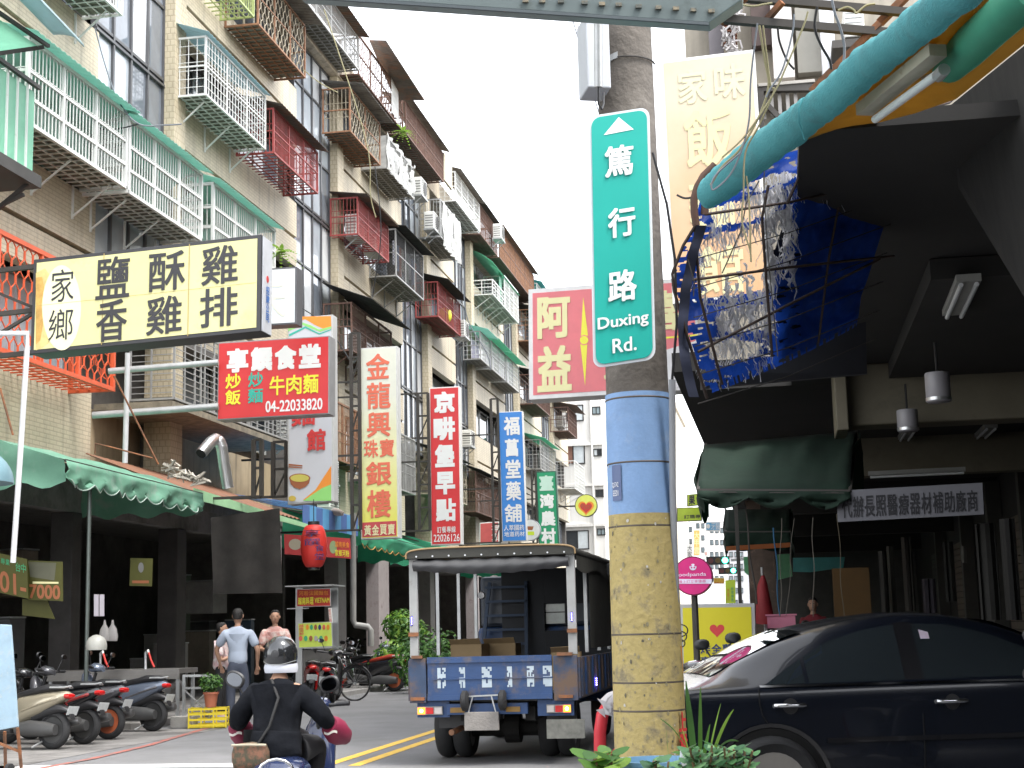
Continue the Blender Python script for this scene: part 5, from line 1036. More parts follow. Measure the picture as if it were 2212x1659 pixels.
b.v = [v + Vector((-9.85, 33.3 + .05 * (i // 24), 4.1 - .03 * ((i // 24) % 3))) for i, v in enumerate(b.v)]; tag(b.build('dried_rag', M('dried_rag', (.5, .42, .36), .8, var=.2)), 'pale dried rag lying over the edge of the blue striped canopy', 'rag')
awning('awning', 'bright green awning with orange scalloped hem left of the truck', (-9.9, 35.6, 3.78), (-9.9, 42.3, 3.7), (-11.85, 35.6, 4.4), (-11.85, 42.3, 4.35), .4, M('bright_green_awning', (.04, .32, .17), .7, var=.1, trans=.25), 11, .09, trim=M('orange_hem', (.6, .35, .1), .7))
awning('awning', 'green awning farther along behind the truck canopy', (-9.9, 46, 3.78), (-9.9, 56, 3.7), (-11.85, 46, 4.4), (-11.85, 56, 4.35), .4, M('bright_green_awning', (1, 1, 1)), 11, .09)
sign('shop_sign', 'red plastic sign with yellow lettering low between the red and blue upright signs', 'sign', [(1036, 1130), (1078, 1126), (1078, 1174), (1036, 1176)], 52, M('red_banner', (.6, .1, .1), .5), WHITE, .1, .03, texts=[('神算', (1062, 1132, 1076, 1170), I['wht'], .01, 1)])
# red lantern
t = thing('lantern', 'large red paper lantern with dark characters hanging under the blue canopy', 'lantern', D(678, 1225, 26)); c = D(678, 1180, 26); RL_ = M('red_lantern_paper', (.72, .05, .04), .5, var=.06, trans=.25)
b = MB(True); b.lathe([((.1 + .125 * max(0, math.sin(math.pi * k / 40)) ** .45) * (1 + .012 * (k % 2)), -.36 + .72 * k / 40) for k in range(41)], 28, c); b.build('shade', RL_, t)
b = MB(True); b.lathe([(.1, .355), (.1, .42)], 16, c); b.build('cap', BLACKP, t); b = MB(True); b.lathe([(.1, -.4), (.1, -.355)], 16, c); b.build('cap', BLACKP, t); b = MB(); b.tube([c + Vector((0, 0, .415)), c + Vector((0, 0, .8))], .008, 5); b.build('hanger', BLACKP, t)
for s_, a0, z0, z1, w in (('享饌', -.1, -.02, .28, .34), ('食堂', .72, -.26, .02, .2)):
    b = MB()
    for i, ch in enumerate(s_):
        vs, fs, x0, x1, y0, y1 = glyph(ch); h = (z1 - z0) / 2; P = []
        for x, y in vs:
            a = a0 - .35 + (x - x0) / (x1 - x0) * w / .225 * .8 + .0; zz = z1 - (i + 1) * h + .02 + (y - y0) / (y1 - y0) * (h - .03); P.append(c + Vector((.242 * math.sin(a), -.242 * math.cos(a), zz)))
        b.add(P, fs)
    b.build('lettering', I['navy'], t)
sign('banner', 'red food banner with yellow lettering behind the lantern', 'banner', [(613, 1152), (757, 1165), (757, 1205), (616, 1199)], 28.5, M('food_banner_red', (.5, .05, .05), .6), M('food_banner_red', (1, 1, 1)), .02, 0,
     polys=[(ell(638, 1176, 14, 12, 16), ink('dish', (.45, .4, .3))), (ell(720, 1182, 8, 14, 16), ink('leafy', (.3, .4, .2)))], texts=[('越南美食', (724, 1170, 755, 1183), I['org'], .01, 0), ('家鄉河粉', (724, 1188, 755, 1202), I['yel'], .01, 0)])
# pipes, poles and duct over the shop
def pipe(name, label, cat, pts, r, m, n=10):
    b = MB(True); b.tube(pts, r, n); return tag(b.build(name, m), label, cat)
PVC = M('white_pvc', (.68, .69, .7), .4, var=.1)
pipe('pole', 'leaning white pipe pole at far left below the yellow sign', 'pole', [D(-10, 721, 18), D(60, 720, 18), D(58, 760, 18), D(40, 1040, 18), D(28, 1215, 18)], .033, PVC)
pipe('pole', 'upright white pipe rising from the faded green awning', 'pole', [D(276, 762, 22.5), D(270, 1000, 22.5)], .04, PVC)
pipe('support_pipe', 'upper thick grey pipe holding the red food sign', 'pipe', [D(235, 802, 25.5), D(472, 783, 25.5)], .055, GALV)
pipe('support_pipe', 'lower thick grey pipe holding the red food sign', 'pipe', [D(200, 897, 25.5), D(472, 878, 25.5)], .06, GALV)
pipe('brace_rod', 'thin rusty rod slanting down to the green awning', 'rod', [D(246, 812, 22), D(342, 1003, 22)], .014, RUST)
pipe('brace_rod', 'short rusty rod left of the leaning white pole', 'rod', [D(0, 838, 19), D(28, 940, 19)], .014, RUST)
pipe('brace_rod', 'bent orange pipe standing on the green awning', 'rod', [D(205, 980, 22.3), D(206, 958, 22.3), D(240, 966, 22.3), D(330, 990, 22.3)], .012, RUST)
t = thing('vent_duct', 'shiny corrugated metal exhaust duct bent over above the shop', 'duct', D(478, 1050, 24))
b = MB(True); dp = [D(*p) for p in ((434, 980, 23.5), (444, 968, 23.6), (455, 955, 23.8), (466, 948, 24), (474, 953, 24), (479, 966, 24), (484, 1000, 24), (494, 1062, 24))]; o_ = []; rr = []
for i in range(len(dp) - 1):
    for k in range(8): o_.append(dp[i].lerp(dp[i + 1], k / 8)); rr.append(.088 * (1 + (.05 if k % 2 else 0)))
b.tube(o_, rr, 16, False); b.build('hose', M('foil_duct', (.6, .6, .6), .3, .9, var=.1), t); b = MB(True); d0 = (dp[0] - dp[1]).normalized(); b.tube([dp[0] - d0 * .02, dp[0] + d0 * .01], .08, 16); b.build('opening', M('duct_black', (.01, .01, .01), .9), t)
b = MB(True)
for k in range(40): p = D(360 + k * 1.9, 1012 + k * .8, 23.3) + Vector((random.uniform(-.05, .05), 0, random.uniform(-.05, .08))); b.tube([p, p + Vector((random.uniform(-.12, .12), random.uniform(-.1, .1), random.uniform(-.05, .1))), p + Vector((random.uniform(-.15, .15), 0, -.02))], random.uniform(.008, .03), 4)
tag(b.build('debris_heap', M('debris', (.45, .42, .36), .9, var=.4, scale=12)), 'heap of leaf litter and rags on top of the green awning', 'debris', kind='stuff')
pipe('drain_pipe', 'grey drain pipe with a bend at the column left of the parked scooters', 'pipe', [D(762, 1110, 36), D(763, 1250, 36), D(763, 1340, 36), D(768, 1350, 36), D(795, 1354, 36), D(801, 1362, 36), D(801, 1395, 36)], .075, M('grey_drain', (.3, .3, .29), .5))
pipe('post', 'slim steel post holding up the green awning in the dark shop', 'post', [(-9.75, 20.6, .0), (-9.75, 20.6, 3.7)], .03, M('dull_green_steel', (.12, .14, .13), .4, .5))
b = MB(True); b.grid(lambda u, v: D(455 + 150 * u + 6 * v, 1118 - 20 * u + (165 + 18 * u) * v, 25.2) + Vector((0, .04 * math.sin(u * 12), 0)), 20, 8); tag(b.build('hanging_tarp', M('grey_brown_tarp', (.028, .025, .022), .9, var=.4)), 'dark grey brown tarp hanging inside the shop left of the lantern', 'tarp')
pipe('support_post', 'short pale post beneath the canopy left of the lantern', 'post', [D(604, 1158, 26.5), D(604, 1240, 26.5)], .035, M('pinkish_post', (.45, .38, .38), .5))
# yellow banners and papers in the dark shop
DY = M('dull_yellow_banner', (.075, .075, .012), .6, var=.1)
sign('banner', 'yellow banner with dark red digits at the left edge', 'banner', [(-14, 1190), (58, 1210), (62, 1291), (-14, 1280)], 21.5, DY, DY, .01, 0, texts=[('專業', (2, 1207, 22, 1220), I['grn'], .0, 0), ('台中', (34, 1217, 57, 1236), I['grn'], .0, 0), ('01-', (0, 1238, 57, 1284), I['brown'], .02, 0)])
sign('banner', 'folded yellow banner with dark red digits beside the left edge banner', 'banner', [(59, 1210), (137, 1214), (134, 1298), (63, 1296)], 21.6, DY, DY, .01, 0, polys=[([(62, 1214), (122, 1216), (118, 1254), (66, 1246)], M('grey_fold', (.12, .12, .08), .6)), ([(71, 1256), (127, 1257), (127, 1261), (71, 1261)], I['pyel'])], texts=[('7000', (64, 1263, 131, 1294), I['brown'], .03, 0)])
b = MB(); b.hexa([D(48, 1294, 21.7), D(102, 1298, 21.7), D(118, 1337, 21.7), D(48, 1329, 21.7)], (0, .01, 0)); tag(b.build('banner_flap', DY), 'pointed yellow cloth flap under the yellow banners', 'banner')
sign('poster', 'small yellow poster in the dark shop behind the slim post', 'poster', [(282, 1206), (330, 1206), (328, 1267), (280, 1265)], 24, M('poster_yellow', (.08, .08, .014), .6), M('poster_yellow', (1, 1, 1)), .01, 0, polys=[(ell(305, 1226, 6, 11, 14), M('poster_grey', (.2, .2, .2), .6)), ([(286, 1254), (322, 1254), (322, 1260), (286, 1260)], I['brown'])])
for i, (x0, x1) in enumerate(((203, 213), (215, 225))): b = MB(); b.hexa([D(x0, 1284, 20.4), D(x1, 1284, 20.4), D(x1, 1331, 20.4), D(x0, 1331, 20.4)], (0, .005, 0)); tag(b.build('paper_notice', M('notice_paper', (.5, .46, .5), .7, var=.1)), ['left sheet of pinkish paper taped to the slim post', 'right sheet of pinkish paper taped to the slim post'][i], 'paper')
for i, x in enumerate((226, 243)):
    b = MB(True); c = D(x, 1362, 20.6); b.loft([(-.14, 0, .07, .03), (-.08, 0, .08, .04), (.02, 0, .06, .03), (.08, 0, .02, .02), (.14, .0, .012, .008)], axis='Z'); b.v = [Vector((v.y, v.x, v.z)) + c for v in b.v]; tag(b.build('plastic_bag', M('bag_white', (.42, .4, .38), .5, trans=.3)), ['left of two white plastic bags hanging in the dark shop', 'right of two white plastic bags hanging in the dark shop'][i], 'bag')
# steel workbench with taps
SB = M('bench_steel', (.2, .19, .18), .4, .5, var=.2)
A = onZ(405, 1572, 0.0); bx, by = A.x, A.y
t = thing('workbench', 'stained steel sink bench with taps behind the parked scooters', 'bench', (bx - 1.2, by, 0))
b = MB(); b.bb((bx - 2.3, by - .05, .8), (bx - .12, by + .7, .87)); b.bb((bx - 2.3, by - .06, .72), (bx - .12, by - .02, .8)); b.build('top', SB, t)
for x in (bx - .16, bx - 1.2, bx - 2.2):
    for y in (by, by + .6): b = MB(); b.bar((x, y, .12), (x, y, .8), .045); b.build('leg', GALV, t)
b = MB(True); b.loft([(by + .1, .55, .3, .2), (by + .6, .55, .3, .2)], axis='Y'); b.v = [v + Vector((bx - .6, 0, 0)) for v in b.v]; b.build('basin', SB, t)
for x in (bx - 1.45, bx - .72):
    b = MB(True); b.tube([(x, by + .1, .87), (x, by + .1, 1.12), (x + .06, by + .05, 1.15), (x + .09, by, 1.1)], .018, 8); b.build('tap', PVC, t); b = MB(True); b.tube([(x + .09, by, 1.12), (x + .14, by - .02, 1.0), (x + .19, by - .02, .9)], .016, 8); b.build('hose', M('hose_red', (.6, .04, .03), .4), t)
t = thing('rack', 'small steel rack with crossed braces right of the sink bench', 'rack', (bx + .1, by, 0))
for x in (bx - .06, bx + .34): b = MB(); b.bar((x, by, .1), (x, by, .78), .04); b.build('post', GALV, t)
b = MB(); b.bar((bx - .06, by, .76), (bx + .34, by, .76), .035); b.bar((bx - .06, by, .58), (bx + .34, by, .58), .03); b.bar((bx - .06, by, .56), (bx + .34, by, .2), .02); b.bar((bx + .34, by + .02, .56), (bx - .06, by + .02, .2), .02); b.build('brace', GALV, t)
b = MB(); b.box((bx - .02, by - .08, .09), (.36, .2, .17)); tag(b.build('concrete_block', M('block_grey', (.33, .32, .3), .9, var=.15, bump=.3), bevel=.01), 'grey concrete block at the foot of the steel rack', 'block')
# yellow crate and plant pot
cy = onZ(451, 1571, 0.01); t = thing('crate', 'yellow slatted plastic crate on the road edge beneath the plant pot', 'crate', cy, .25); YC = M('crate_yellow', (.66, .52, .02), .5, var=.1)
for sx in (0, 1):
    for ax in (0, 1):
        for z in (.02, .1, .18, .25):
            b = MB(); L_ = .54 if ax == 0 else .38; p = Vector((0, (-.19, .19)[sx], z + .02)) if ax == 0 else Vector(((-.27, .27)[sx], 0, z + .02)); b.box(p, (L_, .012, .03) if ax == 0 else (.012, L_, .03)); b.build('slat', YC, t, world=False)
b = MB()
for x in (-.27, -.09, .09, .27):
    for y in (-.19, .19): b.box((x, y, .145), (.022, .022, .29))
b.build('post', YC, t, world=False, kind='stuff'); b = MB(); b.box((0, 0, .012), (.54, .38, .012)); b.build('base', YC, t, world=False)
LEAF = [M('leaf_dark', (.03, .09, .018), .5, var=.3, trans=.3), M('leaf_mid', (.06, .16, .03), .5, var=.3, trans=.3), M('leaf_light', (.12, .26, .05), .5, var=.25, trans=.35), M('leaf_yellow_green', (.25, .42, .06), .5, var=.2, trans=.4)]
def leafball(b, c, r, n, s, nm=3, squash=.8):
    for _ in range(n):
        d_ = Vector((random.gauss(0, 1), random.gauss(0, 1), random.gauss(0, 1))).normalized() * r * random.random() ** .4; d_.z *= squash; p = Vector(c) + d_
        n_ = (d_.normalized() + Vector((random.uniform(-.6, .6), random.uniform(-.6, .6), random.uniform(0, .9)))).normalized(); a = n_.orthogonal().normalized(); a = (Matrix.Rotation(random.uniform(0, 6.28), 3, n_) @ a) * s * random.uniform(.6, 1.3); q = n_.cross(a.normalized()) * a.length * .38
        b.add([p - a * .5, p + q * .8 - n_ * s * .1, p + a * .6, p - q * .8 - n_ * s * .1], [(0, 1, 2, 3)], random.randrange(nm))
def pot(label, c, r, h, fol, s=.05, n=260, lm=LEAF[:3], pm=None):
    t = thing('potted_plant', label, 'plant', c); b = MB(True); b.lathe([(r * .7, 0), (r * .95, h * .86), (r * 1.08, h * .87), (r * 1.08, h), (r * .9, h), (r * .85, h * .9)], 20, c); b.build('pot', pm or M('terracotta', (.42, .14, .08), .7, var=.15), t)
    b = MB(True); 
    for k in range(7): a = k * .9; b.tube([Vector(c) + Vector((0, 0, h * .9)), Vector(c) + Vector((math.cos(a) * fol * .4, math.sin(a) * fol * .4, h + fol * .8))], .006, 4)
    b.build('stem', LEAF[0], t); b = MB(); leafball(b, Vector(c) + Vector((0, 0, h + fol * .75)), fol, n, s, len(lm)); b.build('foliage', lm, t); return t
pc = onZ(457, 1521, .31); pot('bushy green herb in a terracotta pot standing on the yellow crate', (cy.x + .03, cy.y, .3), .11, .22, .19, .05, 420)
# bushes beside the truck
for lab, px, d_, r_, z_, lm in (('leafy green bush by the column left of the truck', 858, 36, .7, .6, LEAF[1:4]), ('taller dark leaved shrub seen through the truck frame', 925, 34, .9, .75, LEAF[:3]), ('small upright shrub against the pinkish column behind the truck post', 868, 37.5, .5, 1.5, LEAF[1:4])):
    g = D(px, 1400, d_); t = thing('bush', lab, 'bush', (g.x, g.y, 0)); b = MB(True); 
    for k in range(6): b.tube([(g.x, g.y, 0), (g.x + random.uniform(-.3, .3), g.y + random.uniform(-.3, .3), z_)], .02, 5)
    b.build('stem', M('bark', (.1, .07, .05), .9), t); b = MB(); leafball(b, (g.x, g.y, z_), r_, 900, .13, 3, .85); leafball(b, (g.x + .3, g.y, z_ - .1), r_ * .7, 400, .13, 3, .85); b.build('foliage', lm, t)
for lab, px, py, d_, m in (('bright fern growing out of the wall above the white faded sign', 608, 545, 33, LEAF[3]), ('small lime plant sprouting from the top storey ledge', 872, 285, 47, LEAF[3])):
    b = MB(); c = D(px, py, d_)
    for k in range(14):
        a = k * .45; L_ = random.uniform(.3, .55); u_ = Vector((math.cos(a), math.sin(a) * .6, random.uniform(-.5, .9))).normalized()
        for j in range(7): p = c + u_ * L_ * j / 7 + Vector((0, 0, -.25 * (j / 7) ** 2)); w = u_.cross(Vector((0, 0, 1))).normalized() * .09 * (1 - j / 8); b.add([p - w, p + u_ * .05, p + w, p - u_ * .01], [(0, 1, 2, 3)])
    tag(b.build('fern', m), lab, 'plant', kind='stuff')
# food cart
t = thing('food_cart', 'small steel food cart with red and lime menu boards', 'cart', D(680, 1500, 31)); t.location.z = 0.1; c = D(680, 1400, 31)
def cb(name, x0, x1, y0, y1, m, yo=0, dep=.04):
    a = D(x0, y1, 31); e = D(x1, y0, 31); b = MB(); b.bb((a.x, a.y + yo, a.z), (e.x, a.y + yo + dep, e.z)); return b.build(name, m, t)
cb('roof', 619, 727, 1263, 1268, SILVER, -.1, .9); cb('body', 640, 720, 1402, 1500, SB, .05, .6); cb('counter', 628, 722, 1396, 1402, SILVER, 0, .7); cb('shelf', 620, 668, 1313, 1316, SILVER)
for x in (638, 716): cb('post', x, x + 3, 1268, 1500, SILVER, .02)
sign('menu_board', 'red menu board with yellow lettering at the top of the food cart', 'sign', [(641, 1272), (714, 1271), (714, 1309), (641, 1311)], 30.9, M('cart_red', (.55, .04, .03), .5), SILVER, .03, .01, texts=[('越南料理', (644, 1290, 678, 1306), I['yel'], .03, 0), ('VIETNAM', (680, 1291, 712, 1302), I['yel'], .02, 0), ('河粉法國麵包', (646, 1276, 710, 1286), I['org'], .02, 0)])
pl = [(ell(664 + 9 * k, 1355, 3.4, 6, 10), [I['org'], I['grn'], I['brown'], I['navy'], I['coral'], I['org']][k]) for k in range(6)] + [(ell(650 + 11 * k, 1379, 4, 6, 10), [I['coral'], I['grn'], I['brown'], M('dish_grey', (.4, .4, .4), .6), I['grn'], I['org']][k]) for k in range(6)]
sign('menu_board', 'lime picture menu board on the front of the food cart', 'sign', [(643, 1346), (717, 1343), (718, 1396), (646, 1400)], 30.85, M('cart_lime', (.62, .78, .12), .5), SILVER, .03, .01, polys=pl, texts=[('越南河粉', (647, 1349, 657, 1372), I['coral'], .02, 1)])
sign('notice_board', 'narrow white notice strip on the right of the food cart', 'sign', [(709, 1313), (716, 1313), (719, 1345), (712, 1345)], 30.7, WHITE, WHITE, .01, 0, texts=[('歡迎光臨', (711, 1315, 716, 1343), I['coral'], .0, 1)])
# blue board on the left edge
t = thing('folding_board', 'pale blue weathered folding board on a rusty stand at the left edge', 'board', D(0, 1600, 12.4)); b = MB(); b.hexa([D(-60, 1346, 12.4), D(22, 1350, 12.4), D(38, 1570, 12.4), D(-60, 1588, 12.4)], (0, .03, 0)); b.build('panel', M('pale_blue_board', (.36, .5, .6), .5, var=.12, scale=8, dirt=(.5, .55, .55), dscale=14, damt=.4), t, bevel=.004)
b = MB(); b.bar(D(38, 1572, 12.38), D(46, 1659, 12.4), .02); b.bar(D(-40, 1590, 12.38), D(46, 1625, 12.4), .02); b.bar(D(10, 1580, 12.6), D(12, 1659, 12.6), .02); b.build('stand', RUST, t)
b = MB(True); b.lathe([(.05, -.02), (.07, -.015), (.07, .015), (.05, .02)], 16, D(20, 1668, 12.5), 'X'); b.build('castor', RUBBER, t)
# more cables on the facade
for i, pts in enumerate(([(108, 40), (125, 130), (165, 215), (200, 268), (240, 280), (300, 268)], [(205, 60), (230, 150), (258, 222), (300, 268), (360, 270), (392, 268)], [(655, 150), (690, 178), (730, 200)], [(810, 360), (823, 500), (805, 640)], [(1000, 600), (1010, 690), (1050, 760), (1060, 800)], [(700, 20), (790, 300), (800, 420), (812, 470)], [(1340 / 2.2, 640), (700, 700), (757, 780)])):
    cable(pts, 27 if pts[0][0] < 400 else 38, .014, [BLACKP, CGc, CT][i % 3], ['loose black cable crossing the first glass strip', 'grey cable sagging to the white gridded cage', 'short tan cable near the wavy wire cage', 'black cable hanging below the dark red cage', 'grey cable winding down beside the green roofed balcony', 'long tan cable hanging from the rooftop cages', 'bamboo pole poking out with a rag'][i])
# ================================================================ vehicles
PBLK = M('gloss_black', (.012, .012, .014), .2, var=0, coat=.8); SEATM = M('seat_vinyl', (.02, .02, .022), .45, bump=.2, bscale=30)
REDL = M('red_lens', (.5, .01, .01), .15, var=0, coat=.5); AMBL = M('amber_lens', (.6, .2, .02), .2); MIRR = M('mirror_glass', (.3, .32, .35), .03, 1.0, var=0)
PLATE = M('blank_white_plate', (.6, .63, .63), .5, var=.1, scale=20)
def cyl_y(b, c, r, w, n=28): b.lathe([(r, -w / 2), (r, w / 2)], n, c, 'Y')
def wheel_parts(t, c, r, w, rimm, name='wheel', spokes=5, tyre_r=.26):
    c = Vector(c); b = MB(True); k = 10; prof = []
    for i in range(k + 1):
        a = math.pi * i / k; prof.append((r - (r * tyre_r) * (1 - math.sin(a)) * .9, -w / 2 * math.cos(a)))
    b.lathe([(r * .66, -w * .3)] + prof + [(r * .66, w * .3)], 32, c, 'Y'); wo = b.build(name, RUBBER, t, world=False)
    b = MB(True); b.lathe([(r * .7, -w * .32), (r * .58, -w * .3), (r * .56, w * .3), (r * .7, w * .32)], 28, c, 'Y')
    for i in range(spokes):
        a = 2 * math.pi * i / spokes + .3; d_ = Vector((math.cos(a), 0, math.sin(a))); b.bar(c + d_ * r * .1, c + d_ * r * .62, .05 * r / .25, w * .5)
    b.lathe([(r * .2, -w * .45), (r * .2, w * .45)], 16, c, 'Y'); b.build('rim', rimm, wo, world=False)
    return wo
def scooter(label, loc, yaw, paint, accent=None, seatc=None, group='scooters and motorbikes parked on the left', lean=.08, mirrors=True, scale=1.0, plate=True, rimm=None, steer=.25, slim=1.0):
    t = thing('scooter', label, 'scooter', loc, yaw, group); accent = accent or paint; seatc = seatc or SEATM; rimm = rimm or M('dark_rim', (.07, .07, .07), .4, .6)
    t.rotation_euler = (lean, 0, yaw); t.scale = (scale,) * 3
    def B(b, n, m, **k): return b.build(n, m, t, world=False, **k)
    b = MB(True)    # rear body
    b.loft([(-.86, .70, .03, .025), (-.8, .7, .075 * slim, .06), (-.66, .66, .125 * slim, .1), (-.45, .6, .155 * slim, .15), (-.25, .55, .16 * slim, .18), (-.08, .5, .15 * slim, .2), (.02, .42, .11, .2), (.05, .38, .06, .16)], 20, 2.6); B(b, 'body', paint)
    b = MB(True); b.loft([(-.8, .69, .03, .02), (-.7, .66, .128 * slim, .045), (-.45, .58, .162 * slim, .05), (-.2, .5, .165 * slim, .05), (0, .42, .12, .03)], 16, 2.2); B(b, 'side_trim', accent)
    b = MB(True); b.loft([(-.78, .79, .04, .02), (-.7, .80, .11, .045), (-.5, .79, .14, .06), (-.38, .76, .145, .055), (-.2, .73, .13, .055), (-.04, .70, .09, .045), (.02, .68, .03, .02)], 20, 2.6); B(b, 'seat', seatc)
    b = MB(True); b.loft([(0, .235, .14, .03), (.2, .23, .15, .03), (.42, .24, .14, .03)], 14, 4); B(b, 'floorboard', BLACKP)
    b = MB(True)    # leg shield and front
    b.loft([(.18, .5, .14, .05), (.28, .46, .19, .045), (.42, .5, .18, .07), (.6, .56, .17, .09), (.75, .62, .15, .09), (.86, .66, .1, .07), (.92, .68, .04, .03)], 18, 2.4, 'Z')
    b.v = [Vector((v.x if False else v.x, v.y, v.z)) for v in b.v]; B(b, 'leg_shield', paint)
    b = MB(True); b.loft([(.48, .36, .02, .02), (.56, .46, .075, .05), (.68, .5, .085, .06), (.8, .47, .075, .05), (.92, .38, .05, .03)], 14, 2.2); B(b, 'front_fender', paint)
    b = MB(True); b.tube([(.68, 0, .25), (.6, 0, .55), (.5, 0, .9)], .025, 8); b.tube([(.68, .07, .23), (.64, .07, .5)], .022, 8); b.tube([(.68, -.07, .23), (.64, -.07, .5)], .022, 8); B(b, 'fork', BLACKM)
    b = MB(True); b.loft([(.36, .95, .05, .04), (.42, .97, .13, .06), (.5, .98, .14, .075), (.58, .97, .1, .06), (.62, .96, .04, .03)], 16, 2.2); B(b, 'handlebar_cover', paint)
    b = MB(True); b.tube([(.44, -.33, .98), (.47, -.1, .97), (.47, .1, .97), (.44, .33, .98)], .018, 8); hb = B(b, 'handlebar', BLACKP)
    for s in (-1, 1):
        b = MB(True); b.tube([(.44, s * .22, .98), (.43, s * .35, .985)], .024, 8); b.build('grip', BLACKP, hb, world=False)
        if mirrors:
            b = MB(True); b.tube([(.45, s * .2, 1.0), (.44, s * .25, 1.1), (.43, s * .28, 1.16)], .007, 6); b.loft([(-.02, 0, .05, .03), (0, 0, .062, .042), (.018, 0, .04, .03)], 14); 
            k = 14 * 3; b.v[-k:] = [v + Vector((.43, s * .3, 1.19)) for v in b.v[-k:]]; mo = B(b, 'mirror', BLACKP)
            b = MB(True); b.loft([(-.023, 0, .052, .034), (-.022, 0, .052, .034)], 14); b.v = [v + Vector((.43, s * .3, 1.19)) for v in b.v]; b.build('mirror_glass', MIRR, mo, world=False)
    b = MB(True); b.loft([(.6, .96, .06, .04), (.64, .955, .055, .035), (.655, .95, .03, .02)], 14); B(b, 'headlight', M('headlight_glass', (.7, .72, .75), .1, var=0, coat=.6))
    b = MB(True); b.loft([(-.885, .69, .03, .02), (-.87, .69, .07, .035), (-.8, .69, .085, .04)], 14); B(b, 'tail_light', REDL)
    b = MB(True); b.loft([(-.91, .4, .05, .015), (-.86, .5, .07, .03), (-.7, .53, .09, .07), (-.5, .5, .1, .1), (-.3, .42, .1, .1)], 12); B(b, 'rear_fender', BLACKP)
    if plate: b = MB(); b.box((-.9, 0, .5), (.006, .21, .12), R=Matrix.Rotation(-.35, 3, 'Y')); B(b, 'number_plate', PLATE)
    b = MB(True); b.tube([(-.2, -.12, .25), (-.4, -.17, .27), (-.5, -.175, .3)], .022, 8); b.tube([(-.45, -.175, .29), (-.55, -.18, .31), (-.84, -.19, .37), (-.88, -.19, .38)], [.03, .055, .06, .045], 14); B(b, 'exhaust', M('exhaust_metal', (.16, .16, .16), .4, .7))
    b = MB(True); b.loft([(-.72, .25, .06, .07), (-.55, .26, .08, .1), (-.3, .27, .09, .11), (-.1, .26, .08, .08)], 14); b.v = [v + Vector((0, .1, 0)) for v in b.v]; B(b, 'engine', M('engine_metal', (.1, .1, .1), .5, .5))
    b = MB(True); b.tube([(-.62, -.1, .27), (-.7, -.1, .6)], .03, 10); B(b, 'shock_absorber', accent if accent != paint else REDL)
    b = MB(True); b.tube([(-.5, .08, .1), (-.45, .22, .02)], .012, 6); b.tube([(-.84, .0, .82), (-.8, .09, .8), (-.6, .13, .8)], .012, 6); b.tube([(-.84, .0, .82), (-.8, -.09, .8), (-.6, -.13, .8)], .012, 6); B(b, 'grab_rail', GALV)
    wheel_parts(t, (-.62, 0, .25), .25, .12, rimm); wheel_parts(t, (.69, 0, .25), .25, .11, rimm)
    return t
GP = [M('paint_champagne', (.38, .34, .25), .22, .4, var=.03, coat=.6), M('paint_black', (.015, .015, .017), .2, var=0, coat=.8), M('paint_dark_grey', (.1, .1, .11), .25, .3, var=.03, coat=.6), M('paint_blue_grey', (.16, .19, .25), .25, .4, var=.03, coat=.6), M('paint_dark_red', (.25, .02, .02), .25, var=.03, coat=.6)]
RSEAT = M('seat_red_vinyl', (.35, .04, .02), .45)
def gp(px, py, back=.62, yaw=math.pi):
    g = onZ(px, py, .004); return (g.x + math.cos(yaw) * back, g.y + math.sin(yaw) * back, .004)
ya = math.radians(168)
scooter('champagne scooter beside the blue folding board, nearest of the parked row', gp(120, 1619, yaw=ya), ya, GP[0], scale=.93)
scooter('black scooter second in the row with a red spring and blank plate', gp(186, 1608, yaw=ya), ya, GP[1], accent=M('paint_dark_red', (1, 1, 1)), scale=.94)
scooter('grey scooter third in the row with a red tail lamp', gp(236, 1598, yaw=ya), ya + .06, GP[2], rimm=M('rim_orange', (.4, .1, .04), .5), scale=.94)
scooter('blue grey scooter fourth in the row before the sink bench', gp(334, 1580, yaw=ya), ya, GP[3], accent=GP[2], scale=.94)
scooter('dark scooter in the shade of the shop behind the parked row', gp(150, 1500, yaw=-.3), -.3, GP[1], plate=False)
scooter('dark scooter standing behind the sink bench under a white helmet', gp(215, 1490, yaw=.2), .2, GP[2], plate=False)
scooter('black motor scooter with a dark red seat parked behind the bicycle', gp(852, 1494, yaw=3.0), 3.0, GP[1], accent=GP[1], seatc=RSEAT, rimm=M('rim_orange', (1, 1, 1)), scale=1.0)
scooter('black scooter seen from behind with blank plate beside the rider helmet', gp(700, 1527, yaw=1.75), 1.75, GP[1], lean=.1)
scooter('silver scooter parked by the bush beyond the red seated one', gp(880, 1462, yaw=2.9), 2.9, M('paint_silver', (.45, .45, .46), .25, .6, var=.03), scale=1.0)
scooter('dark blue scooter half hidden by the truck post', gp(940, 1450, yaw=2.8), 2.8, GP[3], scale=1.0)
scooter('black scooter near the drain pipe behind the bicycle', gp(745, 1480, yaw=2.9), 2.9, GP[1], plate=False)
scooter('dark red scooter parked tight beside the food cart, seen from behind', gp(668, 1518, yaw=1.9), 1.9, GP[4], lean=.1)
scooter('grey scooter third from the food cart between bicycle and rider', gp(725, 1512, yaw=2.1), 2.1, GP[2], lean=.1)
scooter('black scooter in front of the drain pipe facing the shops', gp(790, 1490, yaw=2.6), 2.6, GP[1], accent=GP[4])
scooter('blue grey scooter tucked between the bush and the red seated scooter', gp(905, 1478, yaw=2.8), 2.8, GP[3])
scooter('black scooter at the column foot beyond the drain pipe', gp(825, 1462, yaw=2.7), 2.7, GP[1])
scooter('small scooter with pink seat ridden far ahead of the truck', (-5.0, 31.5, 0), 1.6, M('paint_pinkish', (.5, .2, .22), .3), lean=0, group='scooters on the road')
